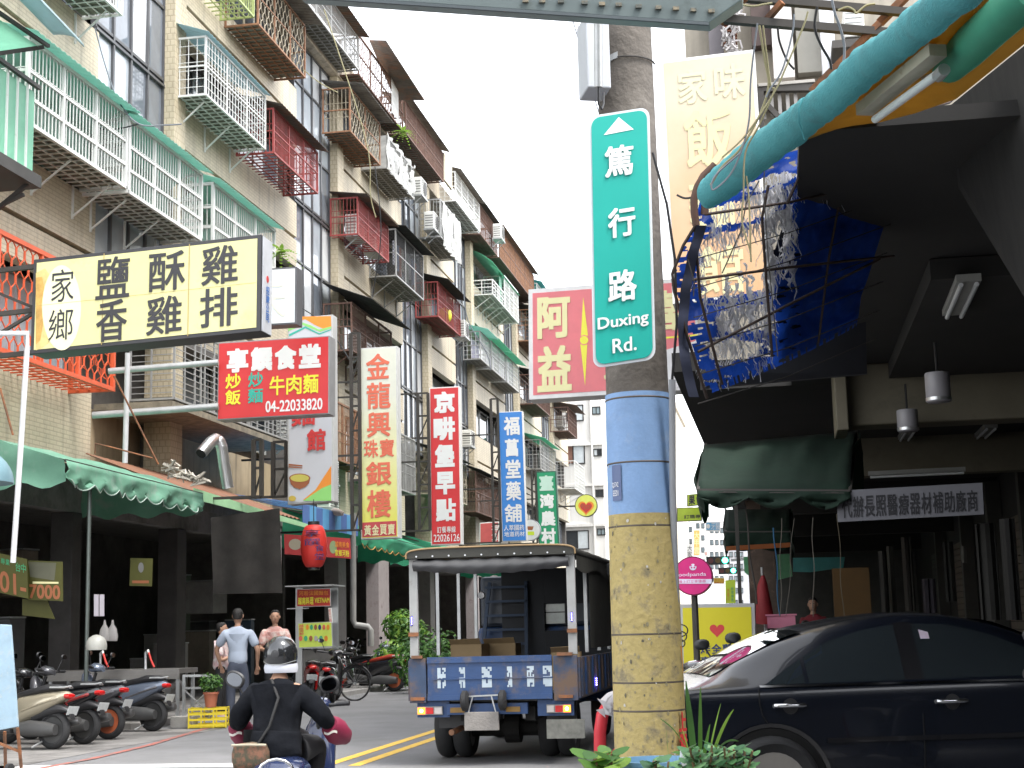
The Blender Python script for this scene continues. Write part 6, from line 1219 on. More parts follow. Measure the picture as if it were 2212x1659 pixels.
b = MB(True); b.lathe([(.135, 0), (.14, .05), (.13, .11), (.1, .16), (.05, .19), (.01, .2)], 22, onZ(209, 1500, 0) + Vector((0, 0, .0))); 
hc = D(208, 1404, 20.2); g0 = onZ(209, 1500, 0); b.v = [v - g0 + hc for v in b.v]; tag(b.build('helmet', M('dusty_white_helmet', (.4, .4, .36), .4, var=.1)), 'dusty white helmet perched on a scooter mirror in the dark shop', 'helmet')
# bicycle
bk = onZ(765, 1514, 0); t = thing('bicycle', 'black city bicycle leaning on its stand at the kerb', 'bicycle', (bk.x - .5, bk.y + .05, 0), math.radians(172)); t.rotation_euler = (.06, 0, math.radians(172))
for x in (-.52, .52):
    b = MB(True); pts = [(x + .33 * math.cos(a), 0, .34 + .33 * math.sin(a)) for a in [2 * math.pi * k / 36 for k in range(37)]]; b.tube(pts, .019, 8, False); wo = b.build('wheel', RUBBER, t, world=False)
    b = MB()
    for k in range(20): a = 2 * math.pi * k / 20; b.tube([(x, .02 * (-1) ** k, .34), (x + .32 * math.cos(a), 0, .34 + .32 * math.sin(a))], .0016, 3, False)
    b.tube([(x, -.05, .34), (x, .05, .34)], .02, 8); b.build('spokes', GALV, wo, world=False, kind='stuff')
    b = MB(True); b.tube([(x + .37 * math.cos(a), 0, .34 + .37 * math.sin(a)) for a in [math.pi * (.1 + .8 * k / 12) for k in range(13)]], .022, 6); b.build('mudguard', BLACKM, t, world=False)
b = MB(True)
for a, c in (((-.52, .34), (-.08, .3)), ((-.52, .34), (-.2, .78)), ((-.08, .3), (-.22, .88)), ((-.08, .3), (.36, .62)), ((-.18, .62), (.34, .78)), ((.33, .9), (.4, .6)), ((.4, .6), (.52, .34))): b.tube([(a[0], 0, a[1]), (c[0], 0, c[1])], .016, 8)
b.build('frame', BLACKM, t, world=False)
b = MB(True); b.tube([(.3, -.28, 1.02), (.36, -.2, 1.04), (.33, 0, .95), (.36, .2, 1.04), (.3, .28, 1.02)], .012, 8); b.build('handlebar', GALV, t, world=False)
b = MB(True); b.loft([(-.36, .92, .08, .03), (-.26, .93, .09, .035), (-.14, .93, .04, .025), (-.08, .93, .02, .015)], 14); b.build('saddle', SEATM, t, world=False)
b = MB(True); b.lathe([(.09, .03), (.09, .04)], 20, (-.08, 0, .3), 'Y'); b.bar((-.08, .05, .3), (-.2, .06, .2), .02); b.bar((-.24, .07, .19), (-.16, .15, .19), .03); b.build('crank', GALV, t, world=False)
b = MB(); b.box((-.55, 0, .74), (.34, .14, .02)); b.bar((-.7, .0, .74), (-.54, 0, .36), .015); b.build('rack', BLACKM, t, world=False)
# ---------------------------------------------------------------- truck
c0 = onY(885, 1465, 15.2).x; c1 = onY(1250, 1465, 15.2).x; TX, TW = (c0 + c1) / 2, (c1 - c0)
def tz(y): return onY(1068, y, 15.2).z
BLUE = M('truck_blue_paint', (.02, .055, .15), .5, var=.15, scale=4, dirt=(.12, .1, .09), dscale=3, damt=.42, bump=.1)
BLUER = M('truck_blue_rusty', (.03, .055, .11), .6, var=.2, scale=5, dirt=(.12, .075, .05), dscale=3.5, damt=.5)
tk = thing('truck', 'old blue flatbed truck with a dark canvas canopy, amber lamps lit, seen from behind', 'truck', (TX, 15.2, 0))
def T_(n, m, b, **k): return b.build(n, m, tk, world=False, **k)
hw = TW / 2; zt, zb2 = tz(1419), tz(1511); zc_ = tz(1202); ztop = tz(1180); L = 3.3
b = MB(); b.bb((-hw + .02, .03, zb2 - .02), (hw - .02, L, zb2 + .05)); T_('bed_floor', M('bed_steel', (.06, .06, .06), .7, var=.3), b)
b = MB(); b.bb((-hw + .19, -.03, zb2), (hw - .26, 0, zt)); tg = T_('tailgate', BLUE, b, bevel=.005)
b = MB(); b.bb((-hw + .19, -.045, zt - .05), (hw - .26, -.031, zt + .01)); b.bb((-hw + .19, -.045, zb2), (hw - .26, -.031, zb2 + .05)); b.build('tailgate_rail', BLUE, tg, world=False)
b = MB(); b.box((0, -.036, (zt + zb2) / 2), (TW - .5, .008, .012)); b.build('crease', BLUE, tg, world=False)
for k, (x, w) in enumerate(((-.52, .085), (-.31, .06), (-.06, .1), (.17, .05), (.38, .07), (.55, .09))):
    b = MB(); b.grid(lambda u, v: (x + (u - .5) * w, -.0335, zb2 + .12 + .2 * v), 5, 10, lambda u, v: noise.noise(Vector((u * 3 + k, v * 4, k))) > -.15); b.build('worn_paint_mark', M('worn_white_paint', (.4, .47, .52), .6, var=.2), tg, world=False)
for s, w in ((-1, .18), (1, .25)):
    x0 = -hw if s < 0 else hw - w; b = MB(); b.bb((x0 + .005, -.035, zb2 - .02), (x0 + w - .005, .0, zt)); T_('corner_panel', BLUER, b, bevel=.004)
    b = MB(); b.box((x0 + w / 2, -.045, zt + .015), (w * .6, .05, .03)); T_('latch', RUST, b); b = MB(); b.box((x0 + w / 2, -.04, zb2 + .02), (.14, .04, .03)); T_('latch', RUST, b)
for s in (-1, 1):
    b = MB(); b.bb((s * hw - .015, 0, zb2), (s * hw + .015, L, zt - .02)); sg = T_('side_gate', BLUER, b)
    for k in range(11): b = MB(); b.bb((s * (hw + .016) - .012, .1 + k * .29, zb2 + .02), (s * (hw + .016) + .012, .16 + k * .29, zt - .03)); b.build('rib', BLUE if k % 2 else BLUER, sg, world=False)
PC = M('pale_post_paint', (.33, .33, .32), .5, var=.15, dirt=(.2, .16, .12), dscale=8, damt=.35)
for s in (-1, 1):
    for y, m in ((.0, PC), (1.1, GALV), (2.2, GALV), (3.2, GALV)): b = MB(); w = .085 if y == 0 else .035; b.bb((s * (hw - .05) - w / 2, y, zt + .012), (s * (hw - .05) + w / 2, y + .05, zc_)); p_ = T_('canopy_post', m, b)
    b = MB(); b.bb((s * (hw - .05) - .05, -.03, zt + .22), (s * (hw - .05) + .05, -.005, zt + .26)); T_('post_clamp', RUST, b)
    b = MB()
    for k in range(6): b.box((s * (hw - .05) + (-.02 if s < 0 else 0), -.006, tz(1329) - k * .014), (.008, .008, .006))
    T_('marker_light', M('blue_led_lit', (.1, .1, .8), .4, emit=(.12, .1, 1), estr=9), b)
    b = MB(); b.box((s * (hw - .05) + (-.02 if s < 0 else 0), -.003, tz(1329) - .035), (.018, .004, .1)); T_('marker_base', BLACKP, b)
CANV = M('dark_canvas_cover', (.035, .034, .028), .75, var=.2, scale=3, bump=.2, bscale=15)
b = MB(True); n = 20
def can_(u, v):
    a = u * math.pi; e = 5.0; ca, sa = math.cos(a), math.sin(a); x = -(hw + .01) * abs(ca) ** (2 / e) * (1 if ca > 0 else -1); z = zc_ + (ztop - zc_) * abs(sa) ** (2 / e)
    return (x, -.06 + (L + .1) * v, z + .008 * math.sin(v * 22) * sa)
b.grid(can_, 40, 16); T_('canopy', CANV, b, solid=.01)
b = MB(True); b.tube([can_(k / 30, 0) for k in range(31)], .009, 6); T_('canopy_trim', M('tan_piping', (.3, .2, .1), .7), b)
b = MB(); b.hexa([(-hw, -.055, zc_), (hw, -.055, zc_)] + [(can_(1 - k / 16, 0)[0], -.055, can_(1 - k / 16, 0)[2]) for k in range(17)], (0, .01, 0)); T_('canopy_end', CANV, b)
b = MB(True)
for k in range(10): b.lathe([(.009, -.006), (.009, .0)], 8, (-hw + .1 + k * (TW - .2) / 9, -.058, zc_ + .02), 'Y')
T_('eyelets', SILVER, b, kind='stuff')
b = MB(True); b.grid(lambda u, v: (-hw + .06 + (TW - .12) * u, -.03 - .05 * math.sin(v * math.pi), zc_ - .02 - (.1 + .05 * math.sin(u * math.pi)) * v + .006 * math.sin(u * 50 + v * 4)), 40, 8); T_('rolled_flap', M('dark_canvas_flap', (.05, .05, .052), .6, var=.2), b)
b = MB(True); b.grid(lambda u, v: (hw + .005, .05 + (L - .1) * u, zc_ + .02 - (.16 + .03 * math.sin(u * 9)) * v), 20, 3); b.grid(lambda u, v: (hw - .02 , 1.2 + (L - 1.25) * u, zc_ - .1 - (zc_ - zt - .15) * v), 10, 3); T_('side_curtain', CANV, b)
# cab
b = MB(); b.bb((-hw + .03, L + .1, .45), (hw - .03, L + 1.5, zt + .3)); T_('cab', BLUE, b, bevel=.05)
DKP = M('shade_panel_dark', (.012, .014, .018), .7)  # dark panels added so the front of the bed reads as deep shade
for q0, q1 in (((-hw + .35, zb2), (.02, zc_)), ((hw - .18, zb2), (hw - .03, zc_)), ((.02, zb2), (hw - .18, 1.3)), ((.02, 1.62), (hw - .18, zc_))): b = MB(); b.bb((q0[0] + .001, L + .02, q0[1]), (q1[0], L + .05, q1[1])); T_('added_shade_panel', DKP, b)
b = MB(); q = [(-hw + .06, L + .12, zt + .3), (hw - .06, L + .12, zt + .3), (hw - .06, L + 1.2, zt + .3), (-hw + .06, L + 1.2, zt + .3)]; b.hexa(q, (0, 0, .62)); T_('cab_roof', M('dark_cab', (.03, .04, .06), .4), b, bevel=.05)
xa, xb = onY(1115, 1325, 18.5).x - TX, onY(1218, 1325, 18.5).x - TX; za, zb3 = onY(1115, 1349, 18.5).z, onY(1115, 1300, 18.5).z
b = MB(); b.bb((xa, L + .085, za), (xb, L + .11, zb3)); wn_ = T_('rear_window', M('cab_glass', (.35, .4, .38), .1, var=.25, scale=3), b); b = MB(); b.bb((xa, L + .07, (za + zb3) / 2 - .006), (xb, L + .084, (za + zb3) / 2 + .006)); b.bb((xa - .02, L + .075, za - .02), (xa, L + .11, zb3 + .02)); b.bb((xb, L + .075, za - .02), (xb + .02, L + .11, zb3 + .02)); b.build('window_bar', BLACKM, wn_, world=False)
b = MB(); x = onY(1042, 1400, 18.2).x - TX
b.bar((x - .05, L - .1, zt - .1), (x + .05, L, zc_ - .15), .04); b.bar((x + .5, L - .1, zt - .1), (x + .5, L, zc_ - .15), .04)
for k in range(5): b.bar((x, L - .06, zt + .1 + k * .17), (x + .5, L - .06, zt + .1 + k * .17), .03)
T_('ladder_frame', M('truck_blue_rack', (.008, .025, .06), .6), b)
b = MB(True); b.lathe([(.035, -.02), (.045, .0), (.03, .03)], 16, (onY(1040, 1286, 17).x - TX, 1.8, onY(1040, 1286, 17).z), 'Y'); T_('work_lamp', M('glass_lamp', (.4, .4, .42), .1, .5), b)
for nm, x0, x1, y0, y1, yy, lab in (('cardboard_box', 976, 1043, 1391, 1425, 1.2, 'open cardboard box at the left inside the truck bed'), ('cardboard_box', 1048, 1114, 1389, 1425, 1.5, 'cardboard box with a red stripe in the middle of the truck bed'), ('cardboard_box', 1189, 1250, 1408, 1425, .9, 'low cardboard box at the right inside the truck bed')):
    a = onY(x0, y1, 15.2 + yy); e = onY(x1, y0, 15.2 + yy); bx_ = thing(nm, lab, 'box', ((a.x + e.x) / 2, a.y + .15, zb2 + .05), random.uniform(-.1, .1)); w = e.x - a.x; h = e.z - zb2 - .05
    b = MB()
    for c, d_ in (((0, -.15, h / 2), (w, .006, h)), ((0, .15, h / 2), (w, .006, h)), ((-w / 2, 0, h / 2), (.006, .294, h)), ((w / 2, 0, h / 2), (.006, .294, h)), ((0, 0, .003), (w, .29, .006))): b.box(c, d_)
    b.build('carton', M('cardboard', (.26, .18, .09), .8, var=.1), bx_, world=False)
    b = MB(); b.hexa([(-w / 2, -.155, h), (w / 2, -.155, h), (w / 2, -.22, h + .06), (-w / 2, -.22, h + .05)], (0, .004, .003)); b.build('flap', M('cardboard', (1, 1, 1)), bx_, world=False)
    if 'red' in lab: b = MB(); b.box((0, -.156, h * .7), (w * .9, .003, .02)); b.build('stripe', I['red'], bx_, world=False)
# rear bumper, lamps, hanging block, chassis, wheels
b = MB(); b.bb((-hw + .07, .02, tz(1548)), (-hw + .4, .1, tz(1513))); b.bb((hw - .42, .02, tz(1548)), (hw - .06, .1, tz(1513))); T_('lamp_bracket', BLUE, b)
def cx(px): return onY(px, 1530, 15.2).x - TX
for x0, x1, order in ((902, 956, 1), (1181, 1234, -1)):
    b = MB(); b.bb((cx(x0), -.01, tz(1542)), (cx(x1), .02, tz(1524))); hs_ = T_('lamp_housing', M('lamp_housing_grey', (.25, .25, .24), .5), b)
    sp_ = [('turn_signal', M('turn_lens_lit', (.9, .3, .02), .3, emit=(1, .16, .01), estr=1.2)), ('brake_lamp', REDL), ('reverse_lamp', M('white_lens', (.45, .42, .4), .2))][::order]
    for k, (n_, m_) in enumerate(sp_):
        a = cx(x0) + (cx(x1) - cx(x0)) * k / 3 + .006; e = cx(x0) + (cx(x1) - cx(x0)) * (k + 1) / 3 - .006; b = MB(); b.bb((a, -.018, tz(1540)), (e, -.0105, tz(1526))); b.build(n_, m_, hs_, world=False)
    k = 0 if order == 1 else 2; xc = cx(x0) + (cx(x1) - cx(x0)) * (k + .5) / 3; b = MB(True); b.lathe([(.016, -.024), (.018, -.0185)], 12, (xc, 0, (tz(1540) + tz(1526)) / 2), 'Y'); b.build('bulb', M('bulb_lit', (1, .6, .2), .3, emit=(1, .5, .1), estr=12), hs_, world=False)
b = MB(); b.bb((cx(965), .0, tz(1543)), (cx(1140), .08, tz(1519))); T_('bumper', BLUE, b, bevel=.004)
for x in (973, 1093): b = MB(); b.bb((cx(x), -.012, tz(1538)), (cx(x + 31), -.001, tz(1527))); T_('reflector', M('amber_reflector_dull', (.2, .11, .02), .4), b)
b = MB(); b.bb((cx(1005), -.06, tz(1577)), (cx(1079), -.02, tz(1537))); T_('hanging_board', M('grey_concrete_board', (.27, .25, .23), .9, var=.15, bump=.4), b, bevel=.005)
b = MB(); 
for a, e in ((1014, 1024), (1073, 1064)): b.bar((cx(a), -.05, tz(1538)), (cx(e), -.05, tz(1503)), .012)
b.bar((cx(1014), -.05, tz(1503)), (cx(1078), -.05, tz(1501)), .014); T_('chain_bar', GALV, b)
for x in (1008, 1089): b = MB(True); b.lathe([(.075, -.035), (.1, -.02), (.1, .02), (.075, .035)], 22, (cx(x), -.08, tz(1512)), 'X'); T_('trolley_wheel', RUBBER, b)
b = MB(); b.bb((cx(1180), -.01, tz(1597)), (cx(1262), .01, tz(1556))); T_('number_plate', M('dull_plate', (.16, .16, .14), .5, var=.3, scale=12), b)
b = MB(); b.bb((-.38, .2, .42), (-.28, L + 1, .56)); b.bb((.28, .2, .42), (.38, L + 1, .56)); b.bb((-hw + .1, .3, .5), (hw - .1, .45, .6)); b.lathe([(.09, -.6), (.09, .6)], 14, (0, 1.1, .3), 'X'); b.lathe([(.16, -.08), (.16, .08)], 16, (0, 1.1, .3), 'X'); T_('chassis', M('chassis_black', (.015, .014, .013), .8, var=.3), b)
b = MB(); b.bb((cx(931), .35, tz(1576)), (cx(990), .37, tz(1543))); T_('mudflap', BLACKP, b); b = MB(); b.bb((hw - .38, .35, .35), (hw - .08, .37, .6)); T_('mudflap', BLACKP, b)
b = MB(True); b.tube([(cx(985), .5, .36), (cx(976), .2, .33), (cx(972), .05, .32)], .03, 10); T_('exhaust_pipe', RUST, b)
for x in (onY(970, 1600, 16.25).x - TX, hw - .26):
    for k in (0,): wo = wheel_parts(tk, (0, 0, 0), .335, .19, M('steel_rim', (.2, .2, .2), .5, .5), 'wheel', 6, .2)
    wo.location = (x, 1.05, .335); wo.rotation_euler = (0, 0, math.pi / 2)
    wo = wheel_parts(tk, (0, 0, 0), .335, .19, M('steel_rim', (1, 1, 1)), 'wheel', 6, .2); wo.location = (x + .19 * (1 if x < 0 else -1), 1.05, .335); wo.rotation_euler = (0, 0, math.pi / 2)
    wo = wheel_parts(tk, (0, 0, 0), .335, .19, M('steel_rim', (1, 1, 1)), 'wheel', 6, .2); wo.location = (x, L + .7, .335); wo.rotation_euler = (0, 0, math.pi / 2)
b = MB(); b.box((hw - .04, .35, tz(1485)), (.02, .05, .01));
for k in range(4): b.box((hw + .03, 1.2, tz(1478) - k * .022), (.012, .02, .01))
T_('side_marker_light', M('blue_led_lit', (1, 1, 1)), b)
b = MB(True); p = onY(1290, 1228, 17.5); b.box((hw + .12, 2.6, p.z), (.18, .1, .13)); b.tube([(hw - .02, 2.7, p.z + .05), (hw + .1, 2.65, p.z + .07)], .012, 6); T_('side_mirror', BLACKP, b)
# ---------------------------------------------------------------- car
HD = math.radians(14); hub = D(1669, 1697, 9.5)
cr = thing('car', 'black sedan parked under the torn blue tarpaulin, tail towards the pole', 'car', (hub.x - .87 * math.sin(HD), hub.y + .87 * math.cos(HD), 0), HD)
CARP = M('car_black_paint', (.006, .008, .014), .25, var=0, coat=.35, spec=.35); CARG = M('car_tinted_glass', (.02, .026, .03), .03, var=0, spec=1.0, coat=1.0)
# stations: x, sill z, belt z, centre z, belt half width, roof half width
ST = [(-.7, .42, .72, .74, .62, .55), (-.68, .3, .82, .86, .74, .6), (-.64, .24, .88, .93, .83, .6), (-.56, .24, .905, .92, .865, .58), (-.48, .24, .91, .93, .868, .56), (-.3, .24, .912, .985, .87, .55), (-.1, .24, .915, 1.09, .872, .55), (.13, .24, .92, 1.2, .875, .56), (.4, .24, .925, 1.29, .878, .57), (.7, .24, .93, 1.345, .88, .58), (1.0, .24, .933, 1.375, .88, .585), (1.3, .24, .937, 1.36, .88, .58), (1.6, .24, .94, 1.3, .88, .565), (1.9, .24, .94, 1.19, .878, .55), (2.2, .24, .94, 1.05, .87, .54), (2.5, .24, .93, .97, .86, .55), (3.0, .24, .86, .9, .84, .5), (3.4, .26, .74, .8, .76, .4), (3.62, .32, .6, .64, .6, .3)]
def sec(s):
    x, zs, zbt, zc2, w, wr = s; g = zc2 - zbt; P = [(w * .93, zs), (w * .985, zs + .1), (w * 1.0, zs + .28), (w * .985, .66 if zbt > .75 else zbt * .85), (w * .99, zbt - .07), (w * .96, zbt - .012), (w * .93, zbt + .004)]
    if g > .12: P += [(w * .93 + (wr * 1.02 - w * .93) * .5, zbt + g * .5), (wr * 1.04, zc2 - g * .14), (wr * .93, zc2 - g * .05), (wr * .6, zc2 - .008), (0, zc2)]
    else: P += [(w * .86, zbt + g * .4), (w * .75, zbt + g * .65), (w * .6, zbt + g * .85), (w * .35, zc2 - .005), (0, zc2)]
    return [(x, -y, z) for y, z in P] + [(x, y, z) for y, z in P[-2::-1]]
def interp(x):
    for i in range(len(ST) - 1):
        if ST[i][0] <= x <= ST[i + 1][0]: f = (x - ST[i][0]) / (ST[i + 1][0] - ST[i][0]); return [a + (c - a) * f for a, c in zip(ST[i], ST[i + 1])]
    return ST[-1]
b = MB(True); xs = []; 
for i in range(len(ST) - 1): xs += [ST[i][0] + (ST[i + 1][0] - ST[i][0]) * k / 3 for k in range(3)]
xs.append(ST[-1][0]); rows = [sec(interp(x)) for x in xs]; m_ = len(rows[0])
def arch(x, z, cxw): return (x - cxw) ** 2 + (z - .31) ** 2 < .36 ** 2
fs = []; vs = [p for r in rows for p in r]
for i in range(len(rows) - 1):
    for j in range(m_ - 1): fs.append((i * m_ + j, i * m_ + j + 1, (i + 1) * m_ + j + 1, (i + 1) * m_ + j))
b.add(vs, fs); body = b.build('body', CARP, cr, world=False, sub=1)
b = MB(); b.bb((-.6, -.8, .2), (3.5, .8, .45)); b.build('underbody', BLACKP, cr, world=False)
def side(x, z, off=.006):
    s = interp(x); P = [(p[1], p[2]) for p in sec(s)[:12]]
    for k in range(len(P) - 1):
        if P[k][1] <= z <= P[k + 1][1] or k == len(P) - 2: f = (z - P[k][1]) / max(P[k + 1][1] - P[k][1], 1e-5); return Vector((x, P[k][0] + (P[k + 1][0] - P[k][0]) * f - off, z))
def panel(name, top, bot, x0, x1, m, off=.006, nx=24, nz=8, par=None):
    b = MB(True); b.grid(lambda u, v: side(x0 + (x1 - x0) * u, bot(x0 + (x1 - x0) * u) * (1 - v) + max(top(x0 + (x1 - x0) * u), bot(x0 + (x1 - x0) * u) + .001) * v, off), nx, nz); return b.build(name, m, par or cr, world=False)
def lin(P): 
    def f(x):
        for i in range(len(P) - 1):
            if P[i][0] <= x <= P[i + 1][0]: return P[i][1] + (P[i + 1][1] - P[i][1]) * (x - P[i][0]) / (P[i + 1][0] - P[i][0])
        return P[0][1] if x < P[0][0] else P[-1][1]
    return f
wtop = lin([(.0, .93), (.1, .99), (.26, 1.085), (.46, 1.19), (.7, 1.255), (.95, 1.29), (1.25, 1.28), (1.5, 1.22), (1.75, 1.12), (2.05, .96)]); wbot = lin([(0, .928), (2.1, .95)])
panel('window', wtop, wbot, .28, .9, CARG, .008); panel('window', wtop, wbot, .0, .255, CARG, .008, 12); panel('window', wtop, wbot, 1.02, 2.03, CARG, .008)
panel('pillar', lambda x: wtop(x) + .012, wbot, .9, 1.02, PBLK, .009, 3)
panel('chrome_trim', lambda x: .926, lambda x: .914, -.04, 2.05, M('chrome_dim', (.4, .41, .43), .15, 1.0, var=0), .012, 30, 1)
panel('side_moulding', lambda x: .595, lambda x: .565, .36, 2.3, PBLK, .014, 30, 1)
for X0, P in ((None, [(-.05, .9), (-.055, .82), (-.04, .74), (.0, .68), (.1, .62), (.2, .57), (.27, .5), (.3, .4), (.31, .3)]), (None, [(.985, .92), (.985, .7), (.98, .5), (.975, .32)]), (None, [(2.08, .92), (2.1, .7), (2.1, .5), (2.08, .32)])):
    b = MB(); b.tube([side(x, z, .001) for x, z in P], .0045, 5); b.build('door_seam', M('seam_black', (.002, .002, .002), .9), cr, world=False)
for x0 in (.04, 1.08):
    b = MB(True); p = side(x0 + .09, .8, .02); b.tube([side(x0, .8, .012), side(x0 + .03, .8, .035), side(x0 + .16, .8, .035), side(x0 + .19, .8, .012)], .014, 10); b.build('door_handle', CHROME, cr, world=False)
    b = MB(True); b.lathe([(.05, 0), (.03, .004)], 16, side(x0 + .1, .795, .002), 'Y'); b.build('handle_recess', BLACKP, cr, world=False)
# rear glass
b = MB(True); b.grid(lambda u, v: (lambda x: (lambda s: Vector((x, (u - .5) * 2 * s[5] * .9, s[3] + .006 - .05 * abs(u - .5) ** 2)))(interp(x)))(-.3 + .62 * v), 12, 10); b.build('rear_window', CARG, cr, world=False)
b = MB(True); b.grid(lambda u, v: (lambda x: (lambda s: Vector((x, (u - .5) * 2 * s[5] * .9, s[3] + .006 - .05 * abs(u - .5) ** 2)))(interp(x)))(1.55 + .8 * v), 12, 10); b.build('windscreen', CARG, cr, world=False)
b = MB(); b.grid(lambda u, v: side(-.67 + .12 * u, .66 + .14 * v, .008), 6, 4); b.build('tail_light', REDL, cr, world=False)
b = MB(True); b.grid(lambda u, v: side(1.06 + .06 * u, 1.19 + .06 * v * (1 - u * .3), .012), 3, 3); b.build('sticker', M('pale_sticker', (.6, .5, .6), .5), cr, world=False)
b = MB(True); b.loft([(1.75, .98, .02, .02), (1.8, 1.0, .09, .06), (1.9, 1.0, .09, .06), (1.96, .99, .04, .04)], 14); b.v = [v + Vector((0, -.98, 0)) for v in b.v]; b.build('side_mirror', PBLK, cr, world=False)
for x in (0, 2.72):
    b = MB(True); b.lathe([(.385, -.005), (.36, .0), (.36, .2)], 36, (x, -.885, .31), 'Y'); b.f = b.f[:-2]; b.mi = b.mi[:-2]; b.build('wheel_arch', PBLK, cr, world=False)
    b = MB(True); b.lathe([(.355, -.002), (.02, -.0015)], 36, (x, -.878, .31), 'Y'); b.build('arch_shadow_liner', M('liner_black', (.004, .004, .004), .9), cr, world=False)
    wo = wheel_parts(cr, (x, -.86, .31), .31, .2, M('alloy_rim', (.42, .4, .37), .3, .8), 'wheel', 9, .16)
# ---------------------------------------------------------------- vehicles far away and behind the car
def farcar(label, px, py, d, m, yaw=math.pi / 2):
    g = D(px, py, d); t = thing('parked_car', label, 'car', (g.x, g.y, 0), yaw)
    b = MB(True); b.loft([(-2.1, .55, .6, .2), (-2, .6, .8, .28), (-.9, .65, .86, .34), (1, .65, .86, .32), (2, .58, .8, .24), (2.15, .5, .6, .15)], 16, 4); b.build('body', m, t, world=False)
    b = MB(True); b.loft([(-1.5, .95, .6, .05), (-1.1, 1.15, .68, .25), (0, 1.2, .7, .28), (.7, 1.1, .68, .25), (1.2, .95, .6, .06)], 16, 4); b.build('windows', CARG, t, world=False)
    for x in (-1.3, 1.3): wheel_parts(t, (x, -.78, .3), .3, .18, GALV); wheel_parts(t, (x, .78, .3), .3, .18, GALV)
farcar('white car driving far down the street right of the pole', 1493, 1290, 60, M('far_car_white', (.7, .7, .7), .3, coat=.5)); farcar('yellow taxi far down the street beside the pole', 1484, 1288, 75, M('far_car_yellow', (.7, .5, .03), .3, coat=.5))
for i, (px, d_, yw) in enumerate(((1672, 15.5, 2.4), (1745, 17, 2.2), (1815, 18.5, 2.1), (1880, 17.5, 2.3), (1960, 15, 2.0), (2040, 15.5, 2.2))):
    g = D(px, 1400, d_); scooter(['scooter with a pink basket parked in the arcade behind the car', 'dark scooter under the hanging ropes in the arcade', 'dark scooter before the ochre board in the arcade', 'dark scooter right of the ochre board in the arcade', 'dark scooter before the brown shutters in the arcade', 'rightmost dark scooter in the arcade behind the car roof'][i], (g.x, g.y, .1), yw, [GP[1], GP[2], GP[3], GP[1], GP[2], GP[1]][i], plate=False, group='scooters parked in the arcade')
for i, (px, py, d_, yw) in enumerate(((1600, 1520, 12.4, -1.3), (1530, 1540, 12.1, -1.5))):
    g = D(px, py, d_); scooter(['scooter behind the car boot with a dark round mirror', 'scooter between the pole and the yellow light box'][i], (g.x, g.y, 0), yw, GP[1], plate=False, group='scooters parked in the arcade')
g = D(2250, 1620, 7.8); scooter('grey scooter cut off by the lower right corner', (g.x + .34, g.y, 0), 1.75, M('paint_light_grey', (.12, .13, .15), .3, var=.05), accent=GP[4], group='scooters parked in the arcade')
# ================================================================ people
SKIN = M('skin', (.42, .24, .16), .55, var=.06); HAIR = M('black_hair', (.012, .01, .009), .6, var=.2, bump=.5, bscale=80)
def skinmesh(name, verts, edges, radii, m, parent, sub=2, root=0):
    me = bpy.data.meshes.new(name); me.from_pydata([tuple(v) for v in verts], edges, []); me.materials.append(m)
    o = bpy.data.objects.new(name, me); COL.objects.link(o)
    sk = o.modifiers.new('skin', 'SKIN'); sk.use_smooth_shade = True; sk.branch_smoothing = .6
    ly = me.skin_vertices[0].data if me.skin_vertices else None
    if ly is None:
        bm = bmesh.new(); bm.from_mesh(me); bm.verts.layers.skin.verify(); bm.to_mesh(me); bm.free(); ly = me.skin_vertices[0].data
    for i, r in enumerate(radii): ly[i].radius = r if isinstance(r, tuple) else (r, r)
    ly[root].use_root = True
    s = o.modifiers.new('sub', 'SUBSURF'); s.levels = sub; s.render_levels = sub
    me2 = bpy.data.meshes.new_from_object(o.evaluated_get(bpy.context.evaluated_depsgraph_get()))
    bpy.data.objects.remove(o); me2.name = name
    for p in me2.polygons: p.use_smooth = True
    if not me2.materials: me2.materials.append(m)
    o = bpy.data.objects.new(name, me2); COL.objects.link(o); o.parent = parent; return o
def chain(V, E_, R_, pts, start=None):
    prev = start
    for p, r in pts:
        V.append(p); R_.append(r); i = len(V) - 1
        if prev is not None: E_.append((prev, i))
        prev = i
    return prev
def hand(V, E_, R_, w, d, side_, s=1.0):
    """palm and five fingers from the wrist index w pointing along d"""
    p = Vector(V[w]); d = Vector(d).normalized(); n = Vector((0, 0, 1)) if abs(d.z) < .7 else Vector((0, 1, 0)); a = d.cross(n).normalized() * side_
    V.append(p + d * .045 * s); R_.append((.032 * s, .018 * s)); E_.append((w, len(V) - 1)); k = len(V) - 1
    for q, L in ((-1.5, .06), (-.5, .07), (.5, .075), (1.5, .062)):
        chain(V, E_, R_, [(p + d * .085 * s + a * q * .017 * s, .0095 * s), (p + d * (.085 + L * .6) * s + a * q * .018 * s - n * .006, .0085 * s), (p + d * (.085 + L) * s + a * q * .018 * s - n * .022, .007 * s)], k)
    chain(V, E_, R_, [(p + d * .03 * s - a * .035 * s, .011 * s), (p + d * .07 * s - a * .05 * s, .009 * s)], w)
